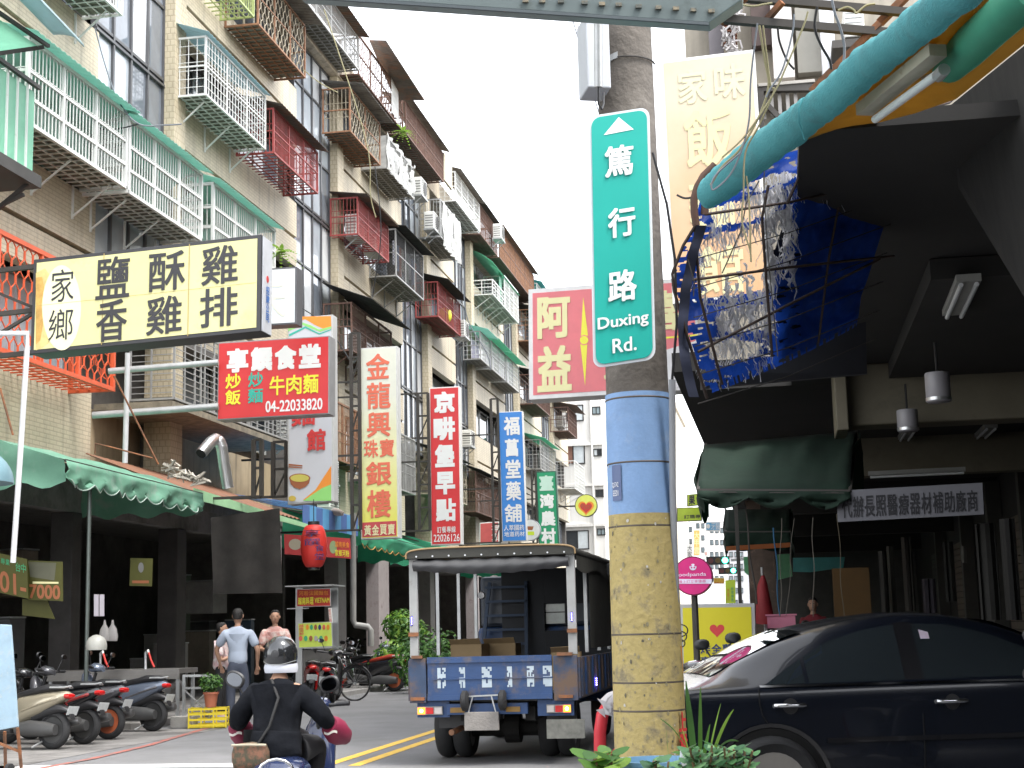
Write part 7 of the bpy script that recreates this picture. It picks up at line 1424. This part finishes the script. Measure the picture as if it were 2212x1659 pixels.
def head(t, c, yaw, s=1.0, hair='short', skin=SKIN):
    """ellipsoid head with brow, nose, mouth, ears; local +X is the face"""
    R = Matrix.Rotation(yaw, 3, 'Z'); c = Vector(c)
    b = MB(True)
    secs = [(-.115, -.0, .035, .03), (-.1, .008, .05, .055), (-.06, .01, .062, .078), (-.02, .0, .07, .09), (.02, -.005, .075, .096), (.06, -.008, .07, .09), (.09, -.01, .055, .07), (.112, -.01, .03, .035)]
    b.loft([(z * s, x * s, w * s, h * s) for z, x, w, h in secs], 24, 2.1, 'Z')
    n0 = len(b.v)
    b.loft([(-.035 * s, .098 * s, .014 * s, .018 * s), (-.02 * s, .1 * s, .016 * s, .022 * s), (.02 * s, .092 * s, .007 * s, .012 * s)], 10, 2, 'Z')
    for sy in (-1, 1): b.loft([(-.03 * s, 0, .01 * s, .014 * s, sy * .074 * s), (0, -.004 * s, .013 * s, .02 * s, sy * .08 * s), (.025 * s, -.004 * s, .009 * s, .014 * s, sy * .079 * s)], 10, 2, 'Z')
    b.v = [R @ Vector((v.x, v.y, v.z)) + c for v in b.v]; ho = b.build('head', skin, t)
    def sub(nm, m, pts_fn): q = MB(True); pts_fn(q); q.v = [R @ v + c for v in q.v]; q.build(nm, m, ho)
    for sy in (-1, 1): sub('eye', M('eye_dark', (.02, .015, .012), .3), lambda q: q.loft([(.078 * s, .012 * s, .012 * s, .006 * s, sy * .03 * s), (.088 * s, .012 * s, .011 * s, .005 * s, sy * .03 * s)], 10))
    sub('mouth', M('lips', (.35, .12, .1), .5), lambda q: q.loft([(.08 * s, -.06 * s, .024 * s, .006 * s), (.091 * s, -.06 * s, .02 * s, .005 * s)], 10))
    if hair:
        q = MB(True); q.loft([(z * s, x * s, w * s, h * s) for z, x, w, h in ((-.05, -.05, .05, .05), (-.02, -.035, .074, .07), (.02, -.028, .081, .08), (.06, -.02, .08, .09), (.095, -.012, .066, .082), (.12, -.01, .035, .045))], 24, 2.1, 'Z')
        if hair == 'long': q.loft([(z * s, x * s, w * s, h * s) for z, x, w, h in ((-.16, -.06, .05, .03), (-.08, -.05, .072, .05), (.0, -.04, .08, .06))], 18, 2.1, 'Z')
        q.v = [R @ v + c for v in q.v]; q.build('hair', HAIR, ho)
    return ho
def person(label, feet, H, yaw, shirt, pants, pose, group=None, hair='short', shoes=None, seated=False, sleeve=.45):
    """standing figure; pose gives hand targets (local x forward, y left, z)"""
    t = thing('person', label, 'person', feet, 0, group); f = Vector(feet); R = Matrix.Rotation(yaw, 3, 'Z'); s = H / 1.72
    def W_(x, y, z): return R @ Vector((x * s, y * s, z * s)) + f
    def loc(vs): return [v - f for v in vs]
    hipz = .92; V = []; E_ = []; Rr = []
    pel = chain(V, E_, Rr, [(W_(0, 0, hipz), (.13 * s, .1 * s))]); lg = pose.get('legs', ((.02, .1), (-.03, -.1)))
    for (x, y) in lg: chain(V, E_, Rr, [(W_(0, y * .9, hipz - .08), .088 * s), (W_(.03 + x * .5, y, .5), .062 * s), (W_(x * .9, y * 1.05, .28), .056 * s), (W_(x, y * 1.1, .09), .04 * s), (W_(x + .1, y * 1.2, .045), .038 * s), (W_(x + .17, y * 1.25, .035), .03 * s)], pel)
    ch = chain(V, E_, Rr, [(W_(0, 0, 1.06), (.105 * s, .08 * s)), (W_(0, 0, 1.22), (.11 * s, .08 * s)), (W_(-.01, 0, 1.36), (.1 * s, .07 * s))], pel)
    nk = chain(V, E_, Rr, [(W_(0, 0, 1.47), .055 * s), (W_(.015, 0, 1.55), .05 * s)], ch); arms = []
    for sy, (el, ha) in zip((1, -1), pose['arms']):
        sh = W_(-.01, sy * .175, 1.38); e = W_(*el); h = W_(*ha)
        w = chain(V, E_, Rr, [(sh, .042 * s), (sh.lerp(e, .5), .044 * s), (e, .04 * s), (e.lerp(h, .5), .034 * s), (h, .024 * s)], ch); hand(V, E_, Rr, w, h - e, sy, s); arms.append((sh, e, h))
    skinmesh('body', loc(V), E_, Rr, SKIN, t)
    # shirt
    V = []; E_ = []; Rr = []
    k0 = chain(V, E_, Rr, [(W_(0, 0, 1.2), (.185 * s, .125 * s))]); chain(V, E_, Rr, [(W_(0, 0, 1.02), (.165 * s, .12 * s)), (W_(0, 0, .84), (.172 * s, .135 * s))], k0)
    k1 = chain(V, E_, Rr, [(W_(-.01, 0, 1.37), (.19 * s, .13 * s))], k0); chain(V, E_, Rr, [(W_(0, 0, 1.475), .085 * s)], k1)
    for sh, e, h in arms: chain(V, E_, Rr, [(sh, .095 * s), (sh.lerp(e, sleeve), .078 * s), (sh.lerp(e, sleeve + .4), .072 * s)], k1)
    skinmesh('shirt', loc(V), E_, Rr, shirt, t)
    V = []; E_ = []; Rr = []; k0 = chain(V, E_, Rr, [(W_(0, 0, .93), (.155 * s, .118 * s))]); chain(V, E_, Rr, [(W_(0, 0, 1.03), (.14 * s, .1 * s))], k0)
    for (x, y) in lg: chain(V, E_, Rr, [(W_(0, y * .95, .8), .105 * s), (W_(.03 + x * .5, y, .5), .08 * s), (W_(x * .9, y * 1.05, .28), .072 * s), (W_(x, y * 1.1, .1), .066 * s)], k0)
    skinmesh('trousers', loc(V), E_, Rr, pants, t)
    for (x, y) in lg:
        b = MB(True); b.loft([(-.08 * s, .04 * s, .04 * s, .04 * s), (.0, .045 * s, .048 * s, .045 * s), (.12 * s, .035 * s, .05 * s, .035 * s), (.2 * s, .03 * s, .03 * s, .022 * s)], 14, 2.6); b.v = [R @ (v + Vector((x * s, y * 1.1 * s, 0))) + f for v in b.v]; b.build('shoe', shoes or M('shoe_grey', (.3, .3, .32), .6), t)
    hp = W_(.02, 0, 1.62); head(t, hp, yaw + pose.get('turn', 0), s, hair); return t
def clothpat(name, c1, c2, sc, rough=.8):
    m = M(name, c1, rough, var=.08, dirt=c2, dscale=sc, damt=.5); return m
g = onZ(513, 1562, .01)
person('man in a light blue grey T-shirt and dark trousers seen from behind at the stall', (g.x, g.y, 0), 1.74, 2.0, M('tshirt_blue_grey', (.36, .41, .5), .85, var=.08), M('trousers_slate', (.06, .07, .1), .85, var=.15), {'arms': (((.1, .32, 1.12), (.16, .25, .9)), ((-.06, -.3, 1.1), (.06, -.3, .86))), 'turn': -.2}, hair='short', shoes=M('shoe_pink_white', (.5, .4, .42), .6))
g = onZ(474, 1553, .01)
person('short woman in a pink and white patterned blouse holding a phone beside the man', (g.x - .02, g.y + .1, 0), 1.55, .15, clothpat('blouse_pink', (.62, .42, .42), (.7, .66, .64), 14), M('trousers_black', (.02, .02, .022), .85), {'arms': (((.08, .2, 1.05), (.3, .08, 1.18)), ((.05, -.22, 1.05), (.3, -.04, 1.16)))}, hair='short')
g = D(594, 1500, 24.5)
person('person with a bare face behind the motorcyclist, at the food stall', (g.x, g.y, 0.1), 1.62, -1.2, clothpat('blouse_salmon', (.5, .25, .22), (.6, .5, .45), 10), M('trousers_black', (1, 1, 1)), {'arms': (((.08, .25, 1.08), (.28, .1, 1.05)), ((.05, -.25, 1.08), (.28, -.1, 1.05)))})
g = D(1640 + 120, 1380, 24)
person('dim figure in a dark red top deep inside the arcade', (g.x, g.y, .1), 1.6, -1.7, M('top_dark_red', (.2, .02, .03), .8), M('trousers_black', (1, 1, 1)), {'arms': (((.1, .2, 1.1), (.28, .1, 1.1)), ((.1, -.2, 1.1), (.28, -.1, 1.1)))})
# rider seen from behind
def rider(label, pos, s, jacket, helm, d_hint=None, bagm=None, near=True, pants=None):
    f = Vector(pos); t = thing('person', label, 'person', f); yaw = math.pi / 2
    def W_(x, y, z): return Vector((-y, x, z)) * s + f      # x forward -> +Y, y left -> -X
    def loc(vs): return [v - f for v in vs]
    V = []; E_ = []; Rr = []; pel = chain(V, E_, Rr, [(W_(0, 0, .0), (.17 * s, .13 * s))])
    for sy in (1, -1): chain(V, E_, Rr, [(W_(.1, sy * .11, .0), .1 * s), (W_(.42, sy * .2, .02), .075 * s), (W_(.4, sy * .18, -.25), .055 * s), (W_(.36, sy * .16, -.42), .042 * s), (W_(.5, sy * .17, -.46), .035 * s)], pel)
    ch = chain(V, E_, Rr, [(W_(.0, 0, .15), (.15 * s, .12 * s)), (W_(.02, 0, .33), (.16 * s, .12 * s)), (W_(.05, 0, .48), (.15 * s, .1 * s))], pel)
    chain(V, E_, Rr, [(W_(.08, 0, .58), .06 * s), (W_(.1, 0, .64), .05 * s)], ch); arms = []
    for sy in (1, -1):
        sh = W_(.05, sy * .19, .47); e = W_(.1, sy * .37, .24); h = W_(.34, sy * .41, .12)
        w = chain(V, E_, Rr, [(sh, .06 * s), (sh.lerp(e, .5), .05 * s), (e, .044 * s), (e.lerp(h, .5), .036 * s), (h, .026 * s)], ch); hand(V, E_, Rr, w, h - e, sy, s); arms.append((sh, e, h, sy))
    skinmesh('body', loc(V), E_, Rr, SKIN, t)
    V = []; E_ = []; Rr = []; k0 = chain(V, E_, Rr, [(W_(.02, 0, .3), (.235 * s, .17 * s))]); chain(V, E_, Rr, [(W_(.0, 0, .14), (.215 * s, .165 * s)), (W_(-.01, 0, .0), (.235 * s, .18 * s)), (W_(-.01, 0, -.09), (.24 * s, .18 * s))], k0)
    k1 = chain(V, E_, Rr, [(W_(.05, 0, .45), (.2 * s, .13 * s))], k0); chain(V, E_, Rr, [(W_(.08, 0, .55), .09 * s)], k1)
    for sh, e, h, sy in arms: chain(V, E_, Rr, [(sh, .1 * s), (sh.lerp(e, .55), .095 * s), (e, .085 * s), (e.lerp(h, .5), .07 * s)], k1)
    jo = skinmesh('jacket', loc(V), E_, Rr, jacket, t, 3)
    if near:
        dm = jo.modifiers.new('folds', 'DISPLACE'); tx = bpy.data.textures.new('fold_noise', 'CLOUDS'); tx.noise_scale = .16; tx.noise_depth = 3; dm.texture = tx; dm.strength = .05; dm.texture_coords = 'LOCAL'; dm.mid_level = .5
    V = []; E_ = []; Rr = []; k0 = chain(V, E_, Rr, [(W_(.0, 0, -.02), (.21 * s, .17 * s))])
    for sy in (1, -1): chain(V, E_, Rr, [(W_(.15, sy * .13, .0), .13 * s), (W_(.42, sy * .21, .02), .1 * s), (W_(.4, sy * .18, -.25), .08 * s), (W_(.37, sy * .16, -.38), .07 * s)], k0)
    skinmesh('trousers', loc(V), E_, Rr, pants or M('trousers_black', (1, 1, 1)), t)
    hc = W_(.12, 0, .76); head(t, hc, yaw, s, None)
    b = MB(True); b.loft([(z * s, (x - .01) * s, w * s, h * s) for z, x, w, h in ((-.08, 0, .128, .135), (-.03, 0, .136, .146), (.02, 0, .135, .147), (.07, 0, .122, .135), (.11, 0, .095, .108), (.135, 0, .055, .065), (.145, 0, .01, .012))], 28, 2.05, 'Z')
    b.v = [Vector((-v.y, v.x, v.z)) + hc for v in b.v]; ho = b.build('helmet', helm, t)
    return t, W_, ho, arms, hc
rp = D(597, 1622, 11.2)
JK = M('jacket_charcoal', (.008, .009, .012), .95, var=.3, scale=7, bump=.4, bscale=14, spec=.15)
t, W_, ho, arms, hc = rider('motorcyclist in a charcoal jacket and silver black helmet with dark red hand muffs', (rp.x, rp.y, rp.z), .92, JK, M('helmet_gunmetal', (.035, .037, .04), .18, .5, var=.15, scale=6, coat=1.0))
s = .92
b = MB(True); b.loft([(-.15 * s, .0, .13 * s, .13 * s), (-.11 * s, 0, .137 * s, .146 * s), (-.078 * s, 0, .13 * s, .138 * s)], 28, 2.05, 'Z'); b.v = [Vector((-v.y, v.x, v.z)) + hc for v in b.v]; b.build('neck_flap', M('neck_flap_white', (.6, .62, .68), .6), ho)
b = MB(True); b.lathe([(.034, -.006), (.03, -.012), (.012, -.014)], 18, hc + Vector((0, -.142 * s, .0)), 'Y'); b.build('vent', BLACKP, ho)
b = MB(True); b.tube([hc + Vector((.138 * s * math.sin(a), -.15 * s * math.cos(a), -.07 * s - .015 * math.cos(a * 2))) for a in [-1.4 + 2.8 * k / 16 for k in range(17)]], .003, 5); b.build('strap', GALV, ho)
MUF = M('muff_dark_red', (.22, .015, .05), .6, var=.2)
for sh, e, h, sy in arms:
    b = MB(True); d_ = (h - e).normalized(); c = h - d_ * .06
    b.tube([c - d_ * .1, c - d_ * .05, c + d_ * .05, c + d_ * .14, c + d_ * .2], [.06, .085, .095, .08, .03], 16); b.v = [v + Vector((noise.noise(v * 14) * .014, 0, noise.noise(v * 14 + Vector((5, 0, 0))) * .014)) for v in b.v]; mo = b.build('hand_muff', MUF, t)
    b = MB(True); b.grid(lambda u, v: c + Vector(((-.05 + .1 * u) , -.11 - .005 * math.sin(u * 3), -.03 - .01 * math.sin(u * 6) + .018 * v)), 8, 1); b.build('reflective_strip', M('strip_pale', (.6, .55, .5), .5), mo)
# shoulder bag with strap
b = MB(True); b.tube([W_(-.06, .02, .56), W_(-.13, -.06, .42), W_(-.17, .0, .2), W_(-.19, .12, .02), W_(-.17, .2, -.1)], .011, 6); bc = W_(-.16, .15, -.03)
CAMO = clothpat('camo_cloth', (.07, .065, .04), (.22, .1, .06), 16); bg_ = thing('shoulder_bag', 'camouflage patterned shoulder bag on the left hip of the motorcyclist', 'bag', bc)
b.build('strap', M('strap_black', (.02, .02, .02), .7), bg_)
b = MB(True); b.loft([(-.14, .0, .03, .04), (-.12, 0, .06, .09), (0, .005, .07, .1), (.12, 0, .06, .09), (.14, 0, .03, .04)], 18, 3.4); b.v = [v + bc for v in b.v]; b.build('pouch', CAMO, bg_); b = MB(True); b.tube([bc + Vector((-.13, -.06, .085)), bc + Vector((0, -.078, .09)), bc + Vector((.13, -.06, .085))], .008, 6); b.build('flap_edge', M('cream_trim', (.45, .4, .3), .7), bg_)
sc = scooter('dark blue scooter ridden by the motorcyclist at the bottom edge, chrome rear rim', (rp.x, rp.y + .62, -.02), math.pi / 2, M('paint_navy', (.02, .03, .08), .2, var=0, coat=.8), scale=.8, lean=0, group='scooters on the road', mirrors=False)
b = MB(True); b.tube([D(560, 1662, 10.75), D(566, 1652, 10.75), D(580, 1643, 10.75), D(598, 1640, 10.75), D(616, 1644, 10.75), D(628, 1653, 10.75), D(634, 1664, 10.75)], .012, 8); 
ro = sc; mw = (Matrix.Translation(ro.location) @ Euler(ro.rotation_euler).to_matrix().to_4x4() @ Matrix.Diagonal((.8, .8, .8, 1))).inverted(); b.v = [mw @ v for v in b.v]; b.build('chrome_rim', CHROME, sc, world=False)
b = MB(True); b.loft([(-.1, 0, .02, .02), (0, .02, .19, .1), (.2, .02, .2, .13), (.35, 0, .1, .08)], 20); cc = D(597, 1682, 10.9); b.v = [mw @ (Vector((v.y, v.x, v.z)) + cc) for v in b.v]; b.build('rear_cowl', M('paint_navy', (1, 1, 1)), sc, world=False)
for sx, px, py in ((-1, 508, 1468), (1, 712, 1478)):
    c = D(px, py, 11.9); b = MB(True); b.loft([(-.015, 0, .07, .05), (.0, 0, .082, .06), (.03, 0, .06, .045)], 18); b.v = [Matrix.Rotation(.45 if sx < 0 else -.3, 3, 'Y') @ Vector((v.y, v.x, v.z * 1.1)) + c for v in b.v]; b.tube([c, c + Vector((-sx * .06, .02, -.12)), c + Vector((-sx * .12, .05, -.22))], .007, 6); bb_ = [mw @ v for v in b.v]; b.v = bb_; mo = b.build('mirror', BLACKP, sc, world=False)
    b = MB(True); b.loft([(-.018, 0, .062, .043), (-.017, 0, .062, .043)], 18); b.v = [mw @ (Matrix.Rotation(.45 if sx < 0 else -.3, 3, 'Y') @ Vector((v.y, v.x, v.z * 1.1)) + c) for v in b.v]; b.build('mirror_glass', MIRR, mo, world=False)
g = D(1008, 1345, 31); rider('distant rider with a pink helmet and navy jacket seen through the truck frame', (-5.0, 31.2, .72), 1.0, M('jacket_navy', (.02, .03, .06), .8), M('helmet_pink', (.7, .22, .2), .3, coat=.5), near=False)
# ================================================================ foreground plants, barrier, tap
RB = M('barrier_red', (.6, .035, .05), .4, var=.1)
t = thing('barrier', 'red bent pipe barrier wrapped in torn white plastic left of the pole', 'barrier', (-1.15, 8.9, 0)); b = MB(True); b.tube([D(1297, 1900, 8.9), D(1296, 1660, 8.9), D(1296, 1580, 8.9), D(1301, 1545, 8.9), D(1315, 1520, 8.9), D(1345, 1505, 8.9), D(1400, 1503, 8.9)], .036, 14); b.build('pipe', RB, t)
b = MB(True); b.tube([D(1312, 1640, 8.92), D(1345, 1602, 8.92), D(1380, 1565, 8.92)], .012, 8); b.build('brace', RB, t)
b = MB(True)
b.tube([D(1309, 1527, 8.9), D(1322, 1515, 8.9), D(1345, 1505, 8.9)], [.05, .055, .05], 12)
for k in range(14): p = D(1300 + k * 3, 1518 + random.uniform(-14, 20), 8.84); b.add([p, p + Vector((random.uniform(-.06, .06), 0, random.uniform(-.07, .03))), p + Vector((random.uniform(-.03, .06), .02, -.05))], [(0, 1, 2)])
b.v = [v + Vector((noise.noise(v * 22) * .012, 0, noise.noise(v * 22 + Vector((3, 0, 0))) * .012)) for v in b.v]; b.build('plastic_wrap', M('torn_white_plastic', (.62, .62, .64), .5, trans=.3), t)
t = thing('water_tap', 'upright white pipe end among the plants at the foot of the pole', 'pipe', D(1476, 1700, 6.9)); b = MB(True); b.tube([D(1475, 1800, 6.9), D(1477, 1650, 6.9), D(1478, 1622, 6.9)], .019, 14); b.build('pipe', PVC, t); b = MB(True); b.lathe([(.008, -.003), (.008, .0)], 12, D(1480, 1628, 6.875), 'Y'); b.build('hole', BLACKP, t)
def strap(b, p0, d, L, w, droop, mi=0, twist=0):
    d = Vector(d).normalized(); sidev = d.cross(Vector((0, 0, 1))).normalized(); sidev = (sidev + Vector((0, 0, twist))).normalized()
    def f(u, v):
        q = p0 + d * L * v + Vector((0, 0, -droop * v * v)); ww = w * math.sin(math.pi * (v * .93 + .05)) ** .7; return q + sidev * (u - .5) * ww + Vector((0, 0, -abs(u - .5) * ww * .3))
    n0 = len(b.f); b.grid(f, 2, 10); b.mi[n0:] = [mi] * (len(b.f) - n0)
DF = 6.9
t = thing('strap_leaf_plant', 'plant with long arching strap leaves right of the pole', 'plant', D(1515, 1750, DF)); 
for k, (tip, dr, w) in enumerate((((-32, -250), .02, .05), ((-4, -235), .0, .03), ((60, -190), .18, .045), ((-85, -170), .22, .04), ((15, -150), .05, .1), ((-40, -140), .1, .09), ((70, -120), .3, .045), ((-60, -90), .2, .05), ((35, -200), .1, .035))):
    b = MB(True); p0 = D(1518 + random.uniform(-12, 12), 1700, DF); e = D(1518 + tip[0] * 1.2, 1700 + tip[1] * 1.0, DF - .05 + .02 * k); d_ = e - p0; strap(b, p0, d_ + Vector((0, 0, dr)), (d_ + Vector((0, 0, dr))).length * .92, w * .75, dr, k % 3, .6); b.build('leaf', LEAF[1:4], t)
def round_plant(label, px, py, d, stems, spread=60, lm=None, rl=.026):
    t = thing('succulent_plant', label, 'plant', D(px, py + 80, d)); b = MB(True)
    base_ = D(px, py + 120, d); lf = MB(True)
    for k in range(stems):
        e = D(px + random.uniform(-spread, spread), py + random.uniform(-25, 30), d + random.uniform(-.12, .12)); b.tube([base_, base_.lerp(e, .5) + Vector((random.uniform(-.02, .02), 0, 0)), e], .005, 5)
        for j in range(9):
            f = .5 + .5 * j / 8; p = base_.lerp(e, f); a = j * 2.4 + k; n_ = Vector((math.cos(a) * .8, math.sin(a) * .8 - .3, .7)).normalized(); u_ = n_.orthogonal().normalized(); w_ = n_.cross(u_); o_ = Vector((math.cos(a), math.sin(a), .3)).normalized(); r_ = rl * random.uniform(.7, 1.2); cpt = p + o_ * r_ * 1.1
            sd_ = o_.cross(n_).normalized(); lf.add([cpt + o_ * r_ * math.cos(q) * 1.2 + sd_ * r_ * .72 * math.sin(q) + n_ * .006 * math.cos(q * 2) for q in [2 * math.pi * i / 10 for i in range(10)]], [tuple(range(10))], random.randrange(3))
    b.build('stem', M('stem_reddish', (.2, .12, .06), .7), t); lf.build('foliage', lm or LEAF[:3], t)
SG = [M('succulent_green', (.08, .2, .08), .35, var=.15, trans=.2), M('succulent_pale', (.16, .32, .14), .35, var=.15, trans=.2), M('succulent_dark', (.04, .12, .05), .4, trans=.2)]
round_plant('round leaved succulent close against the right side of the pole', 1512, 1632, 6.7, 12, 40, SG); round_plant('round leaved succulent trailing over the car wheel', 1590, 1635, 6.8, 12, 48, SG)
round_plant('round leaved succulent before the foot of the pole', 1425, 1655, 6.7, 8, 30, SG); round_plant('leafy vine left of the pole at the bottom edge', 1310, 1650, 6.8, 9, 34, [LEAF[1], LEAF[2], LEAF[3]], .04)
t = thing('planter', 'blue plastic planter tub at the foot of the pole', 'planter', D(1420, 1800, 6.9)); b = MB(True); c = D(1425, 1730, 7.05); b.lathe([(.16, -.45), (.2, .08), (.215, .08), (.215, .1), (.19, .1), (.18, .05)], 28, (c.x, c.y, onY(1425, 1688, c.y).z)); b.build('tub', M('tub_blue', (.15, .3, .45), .5), t)
b = MB(True)
for k in range(3): strap(b, D(1450 + k * 5, 1700, 7.0), Vector((.05 * k - .05, 0, 1)), .3 - .06 * k, .02, 0, 0, .5)
b.build('leaf_blade', LEAF[2], t)
# ================================================================ yellow light box and arcade objects
t = sign('light_box_sign', 'yellow light box sign with a red heart and dark fried chicken lettering behind the car', 'sign', [(1466, 1305), (1631, 1303), (1637, 1560), (1472, 1560)], 14.2, M('yellow_acrylic', (.66, .58, .02), .4, var=.04), M('silver_casing3', (.42, .42, .42), .4), .3, .035,
     polys=[(heart(1549, 1361, 16), I['red'])], texts=[('炸全雞', (1512, 1391, 1583, 1412), I['navy'], .02, 0), ('專賣店', (1512, 1418, 1583, 1439), I['navy'], .02, 0), ('戰斧雞排', (1500, 1444, 1590, 1462), I['navy'], .02, 0)])[0]
b = MB(True); 
for r_, y_ in ((26, 1362), (22, 1375), (16, 1390)):
    pts = [D(1470 + r_ * .6 * math.cos(a), y_ + r_ * .5 * math.sin(a) , 12.9) for a in [2 * math.pi * k / 18 for k in range(19)]]; b.tube(pts, .006, 5)
tag(b.build('wire_hook', STL), 'loops of black wire in front of the yellow light box', 'wire')
for i, (x0, y0, x1, y1, d_, r_, m_) in enumerate(((1608, 1085, 1634, 1305, 14, .008, STL), (1687, 1120, 1686, 1332, 13, .003, M('rope_pale', (.1, .09, .075), .8)), (1714, 1120, 1700, 1330, 13, .0025, M('rope_pale', (1, 1, 1))), (1756, 1118, 1758, 1332, 12.6, .0035, M('rope_pale', (1, 1, 1))), (1672, 1140, 1684, 1330, 13.6, .006, M('cord_blue', (.015, .08, .16), .6)), (1809, 1110, 1822, 1330, 13, .003, M('rope_tan', (.09, .075, .05), .8)))):
    a = D(x0, y0, d_); e = D(x1, y1, d_); b = MB(True); b.tube([a.lerp(e, k / 10) + Vector((.008 * math.sin(k * .9 + i), 0, 0)) for k in range(11)], r_, 6); tag(b.build('hanging_rope', m_), ['dark rod hanging left of the red parasol', 'pale rope hanging above the pink basket', 'second pale rope right of the pink basket', 'thick pale rope between basket and ochre board', 'thin blue cord hanging beside the pale ropes', 'thin tan cord before the ochre board'][i], 'rope')
t = thing('parasol', 'closed red parasol standing in the arcade behind the yellow light box', 'parasol', D(1650, 1420, 15)); t.location.z = .1; b = MB(True); c = D(1646, 1243, 15); e = D(1654, 1345, 15)
b.tube([c, c.lerp(e, .2), c.lerp(e, .6), c.lerp(e, 1)], [.015, .045, .075, .1], 10); b.v = [v + Vector((noise.noise(v * 9) * .02, 0, 0)) for v in b.v]; b.build('cloth', M('parasol_red', (.22, .015, .02), .7, var=.2), t); b = MB(); b.tube([e, (e.x, e.y, .1)], .02, 8); b.tube([c, c + Vector((0, 0, .08))], .012, 6); b.build('pole', GALV, t)
a = D(1797, 1228, 19); e = D(1882, 1340, 19); b = MB(); b.bb((a.x, a.y, .1), (e.x, a.y + .05, a.z)); tag(b.build('ochre_board', M('ochre_board', (.1, .05, .01), .7, var=.15)), 'tall ochre board standing in the arcade behind the car roof', 'board')
b = MB(); q = [onY(1606, 1203, 38), onY(1706, 1196, 38), onY(1712, 1245, 38), onY(1640, 1262, 38), onY(1608, 1236, 38)]; b.hexa(q, (0, .05, 0)); tag(b.build('plastic_canopy', M('pale_green_canopy', (.25, .6, .35), .5, trans=.6)), 'pale green plastic canopy glowing at the far end of the arcade', 'canopy')
b = MB(); q = [onY(1713, 1205, 37), onY(1825, 1203, 37), onY(1822, 1226, 37), onY(1750, 1236, 37), onY(1713, 1235, 37)]; b.hexa(q, (0, .05, 0)); tag(b.build('plastic_canopy', M('aqua_canopy', (.2, .6, .6), .5, trans=.6)), 'aqua plastic canopy right of the pale green one', 'canopy')
b = MB(); b.bb((-.3, 44, 0.1), (3.7, 44.1, 3.7)); tag(b.build('partition_wall', M('partition_grey', (.07, .07, .065), .7, var=.2)), 'dull grey partition closing the far end of the arcade', 'wall')
t = thing('basket', 'pink plastic basket on a scooter in the arcade', 'basket', D(1687, 1340, 14.9)); b = MB(); 
c = D(1688, 1343, 14.9)
for s_ in (-1, 1): b.box(c + Vector((0, s_ * .1, 0)), (.26, .01, .12)); b.box(c + Vector((s_ * .13, 0, 0)), (.01, .2, .12))
b.box(c + Vector((0, 0, .065)), (.3, .24, .015)); b.build('shell', M('basket_pink', (.65, .22, .32), .5), t)
# clutter against the shop walls on the right: hanging goods and crates
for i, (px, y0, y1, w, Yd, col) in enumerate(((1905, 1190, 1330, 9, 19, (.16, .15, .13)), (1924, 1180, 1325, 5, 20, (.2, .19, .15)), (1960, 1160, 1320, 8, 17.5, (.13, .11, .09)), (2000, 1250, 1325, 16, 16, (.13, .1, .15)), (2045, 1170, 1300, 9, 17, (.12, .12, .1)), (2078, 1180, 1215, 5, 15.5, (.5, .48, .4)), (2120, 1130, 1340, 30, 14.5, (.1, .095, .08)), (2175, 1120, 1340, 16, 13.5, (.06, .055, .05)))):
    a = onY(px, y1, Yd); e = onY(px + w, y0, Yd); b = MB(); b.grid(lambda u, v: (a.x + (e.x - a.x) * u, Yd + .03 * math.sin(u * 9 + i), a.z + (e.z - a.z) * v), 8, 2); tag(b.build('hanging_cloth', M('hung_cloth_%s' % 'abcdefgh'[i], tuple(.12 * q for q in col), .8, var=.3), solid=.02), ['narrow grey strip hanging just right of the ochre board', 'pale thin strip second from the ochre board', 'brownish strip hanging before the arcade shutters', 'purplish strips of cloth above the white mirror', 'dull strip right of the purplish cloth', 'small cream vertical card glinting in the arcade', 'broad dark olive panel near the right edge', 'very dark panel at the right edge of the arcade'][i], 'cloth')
# ================================================================ unseen shop row added behind the viewer to shade this corner
nb = thing('arcade_building', 'unseen dim arcade added behind the viewer to shade the street corner', 'building', (3, -3, 0))
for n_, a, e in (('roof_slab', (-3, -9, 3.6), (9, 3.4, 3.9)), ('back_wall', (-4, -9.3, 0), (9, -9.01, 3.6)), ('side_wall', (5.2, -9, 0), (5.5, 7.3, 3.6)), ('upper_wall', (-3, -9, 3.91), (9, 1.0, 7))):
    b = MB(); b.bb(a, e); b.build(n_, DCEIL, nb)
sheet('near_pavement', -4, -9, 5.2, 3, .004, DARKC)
# clutter in the dark shops on the left
for i in range(30):
    y = random.uniform(14, 44); X = random.uniform(-16.4, -13.2); w, d_, h = random.uniform(.3, .9), random.uniform(.3, .8), random.uniform(.3, 1.7)
    z = .1 if random.random() < .7 else random.uniform(1.2, 2.4); col = random.choice([(.12, .12, .12), (.2, .17, .13), (.25, .05, .04), (.06, .1, .16), (.3, .29, .27), (.1, .14, .09)])
    t = thing('crate' if z < .5 else 'wall_box', ('%s %s of %s colour %s' % (['low', 'tall'][h > 1], ['goods carton', 'wall box'][z > .5], {.12: 'dark grey', .2: 'brown', .25: 'dark red', .06: 'blue', .3: 'pale', .1: 'dull green'}[col[0]], ['stacked at the front of the dark left shops', 'deep at the back of the dark left shops'][X < -14.8])), 'goods', (X, y, z), random.uniform(-.2, .2), group='goods in the dark shops' if z < .5 else 'boxes on the dark shop walls')
    b = MB(); b.box((0, 0, h / 2), (w, d_, h)); b.build('body', M('goods_%d' % (int(col[0] * 100)), col, .6, var=.2), t, world=False, bevel=.015)
    b = MB(); b.box((0, 0, h + .02), (w * 1.04, d_ * 1.04, .03)); b.build('lid', GALV, t, world=False)
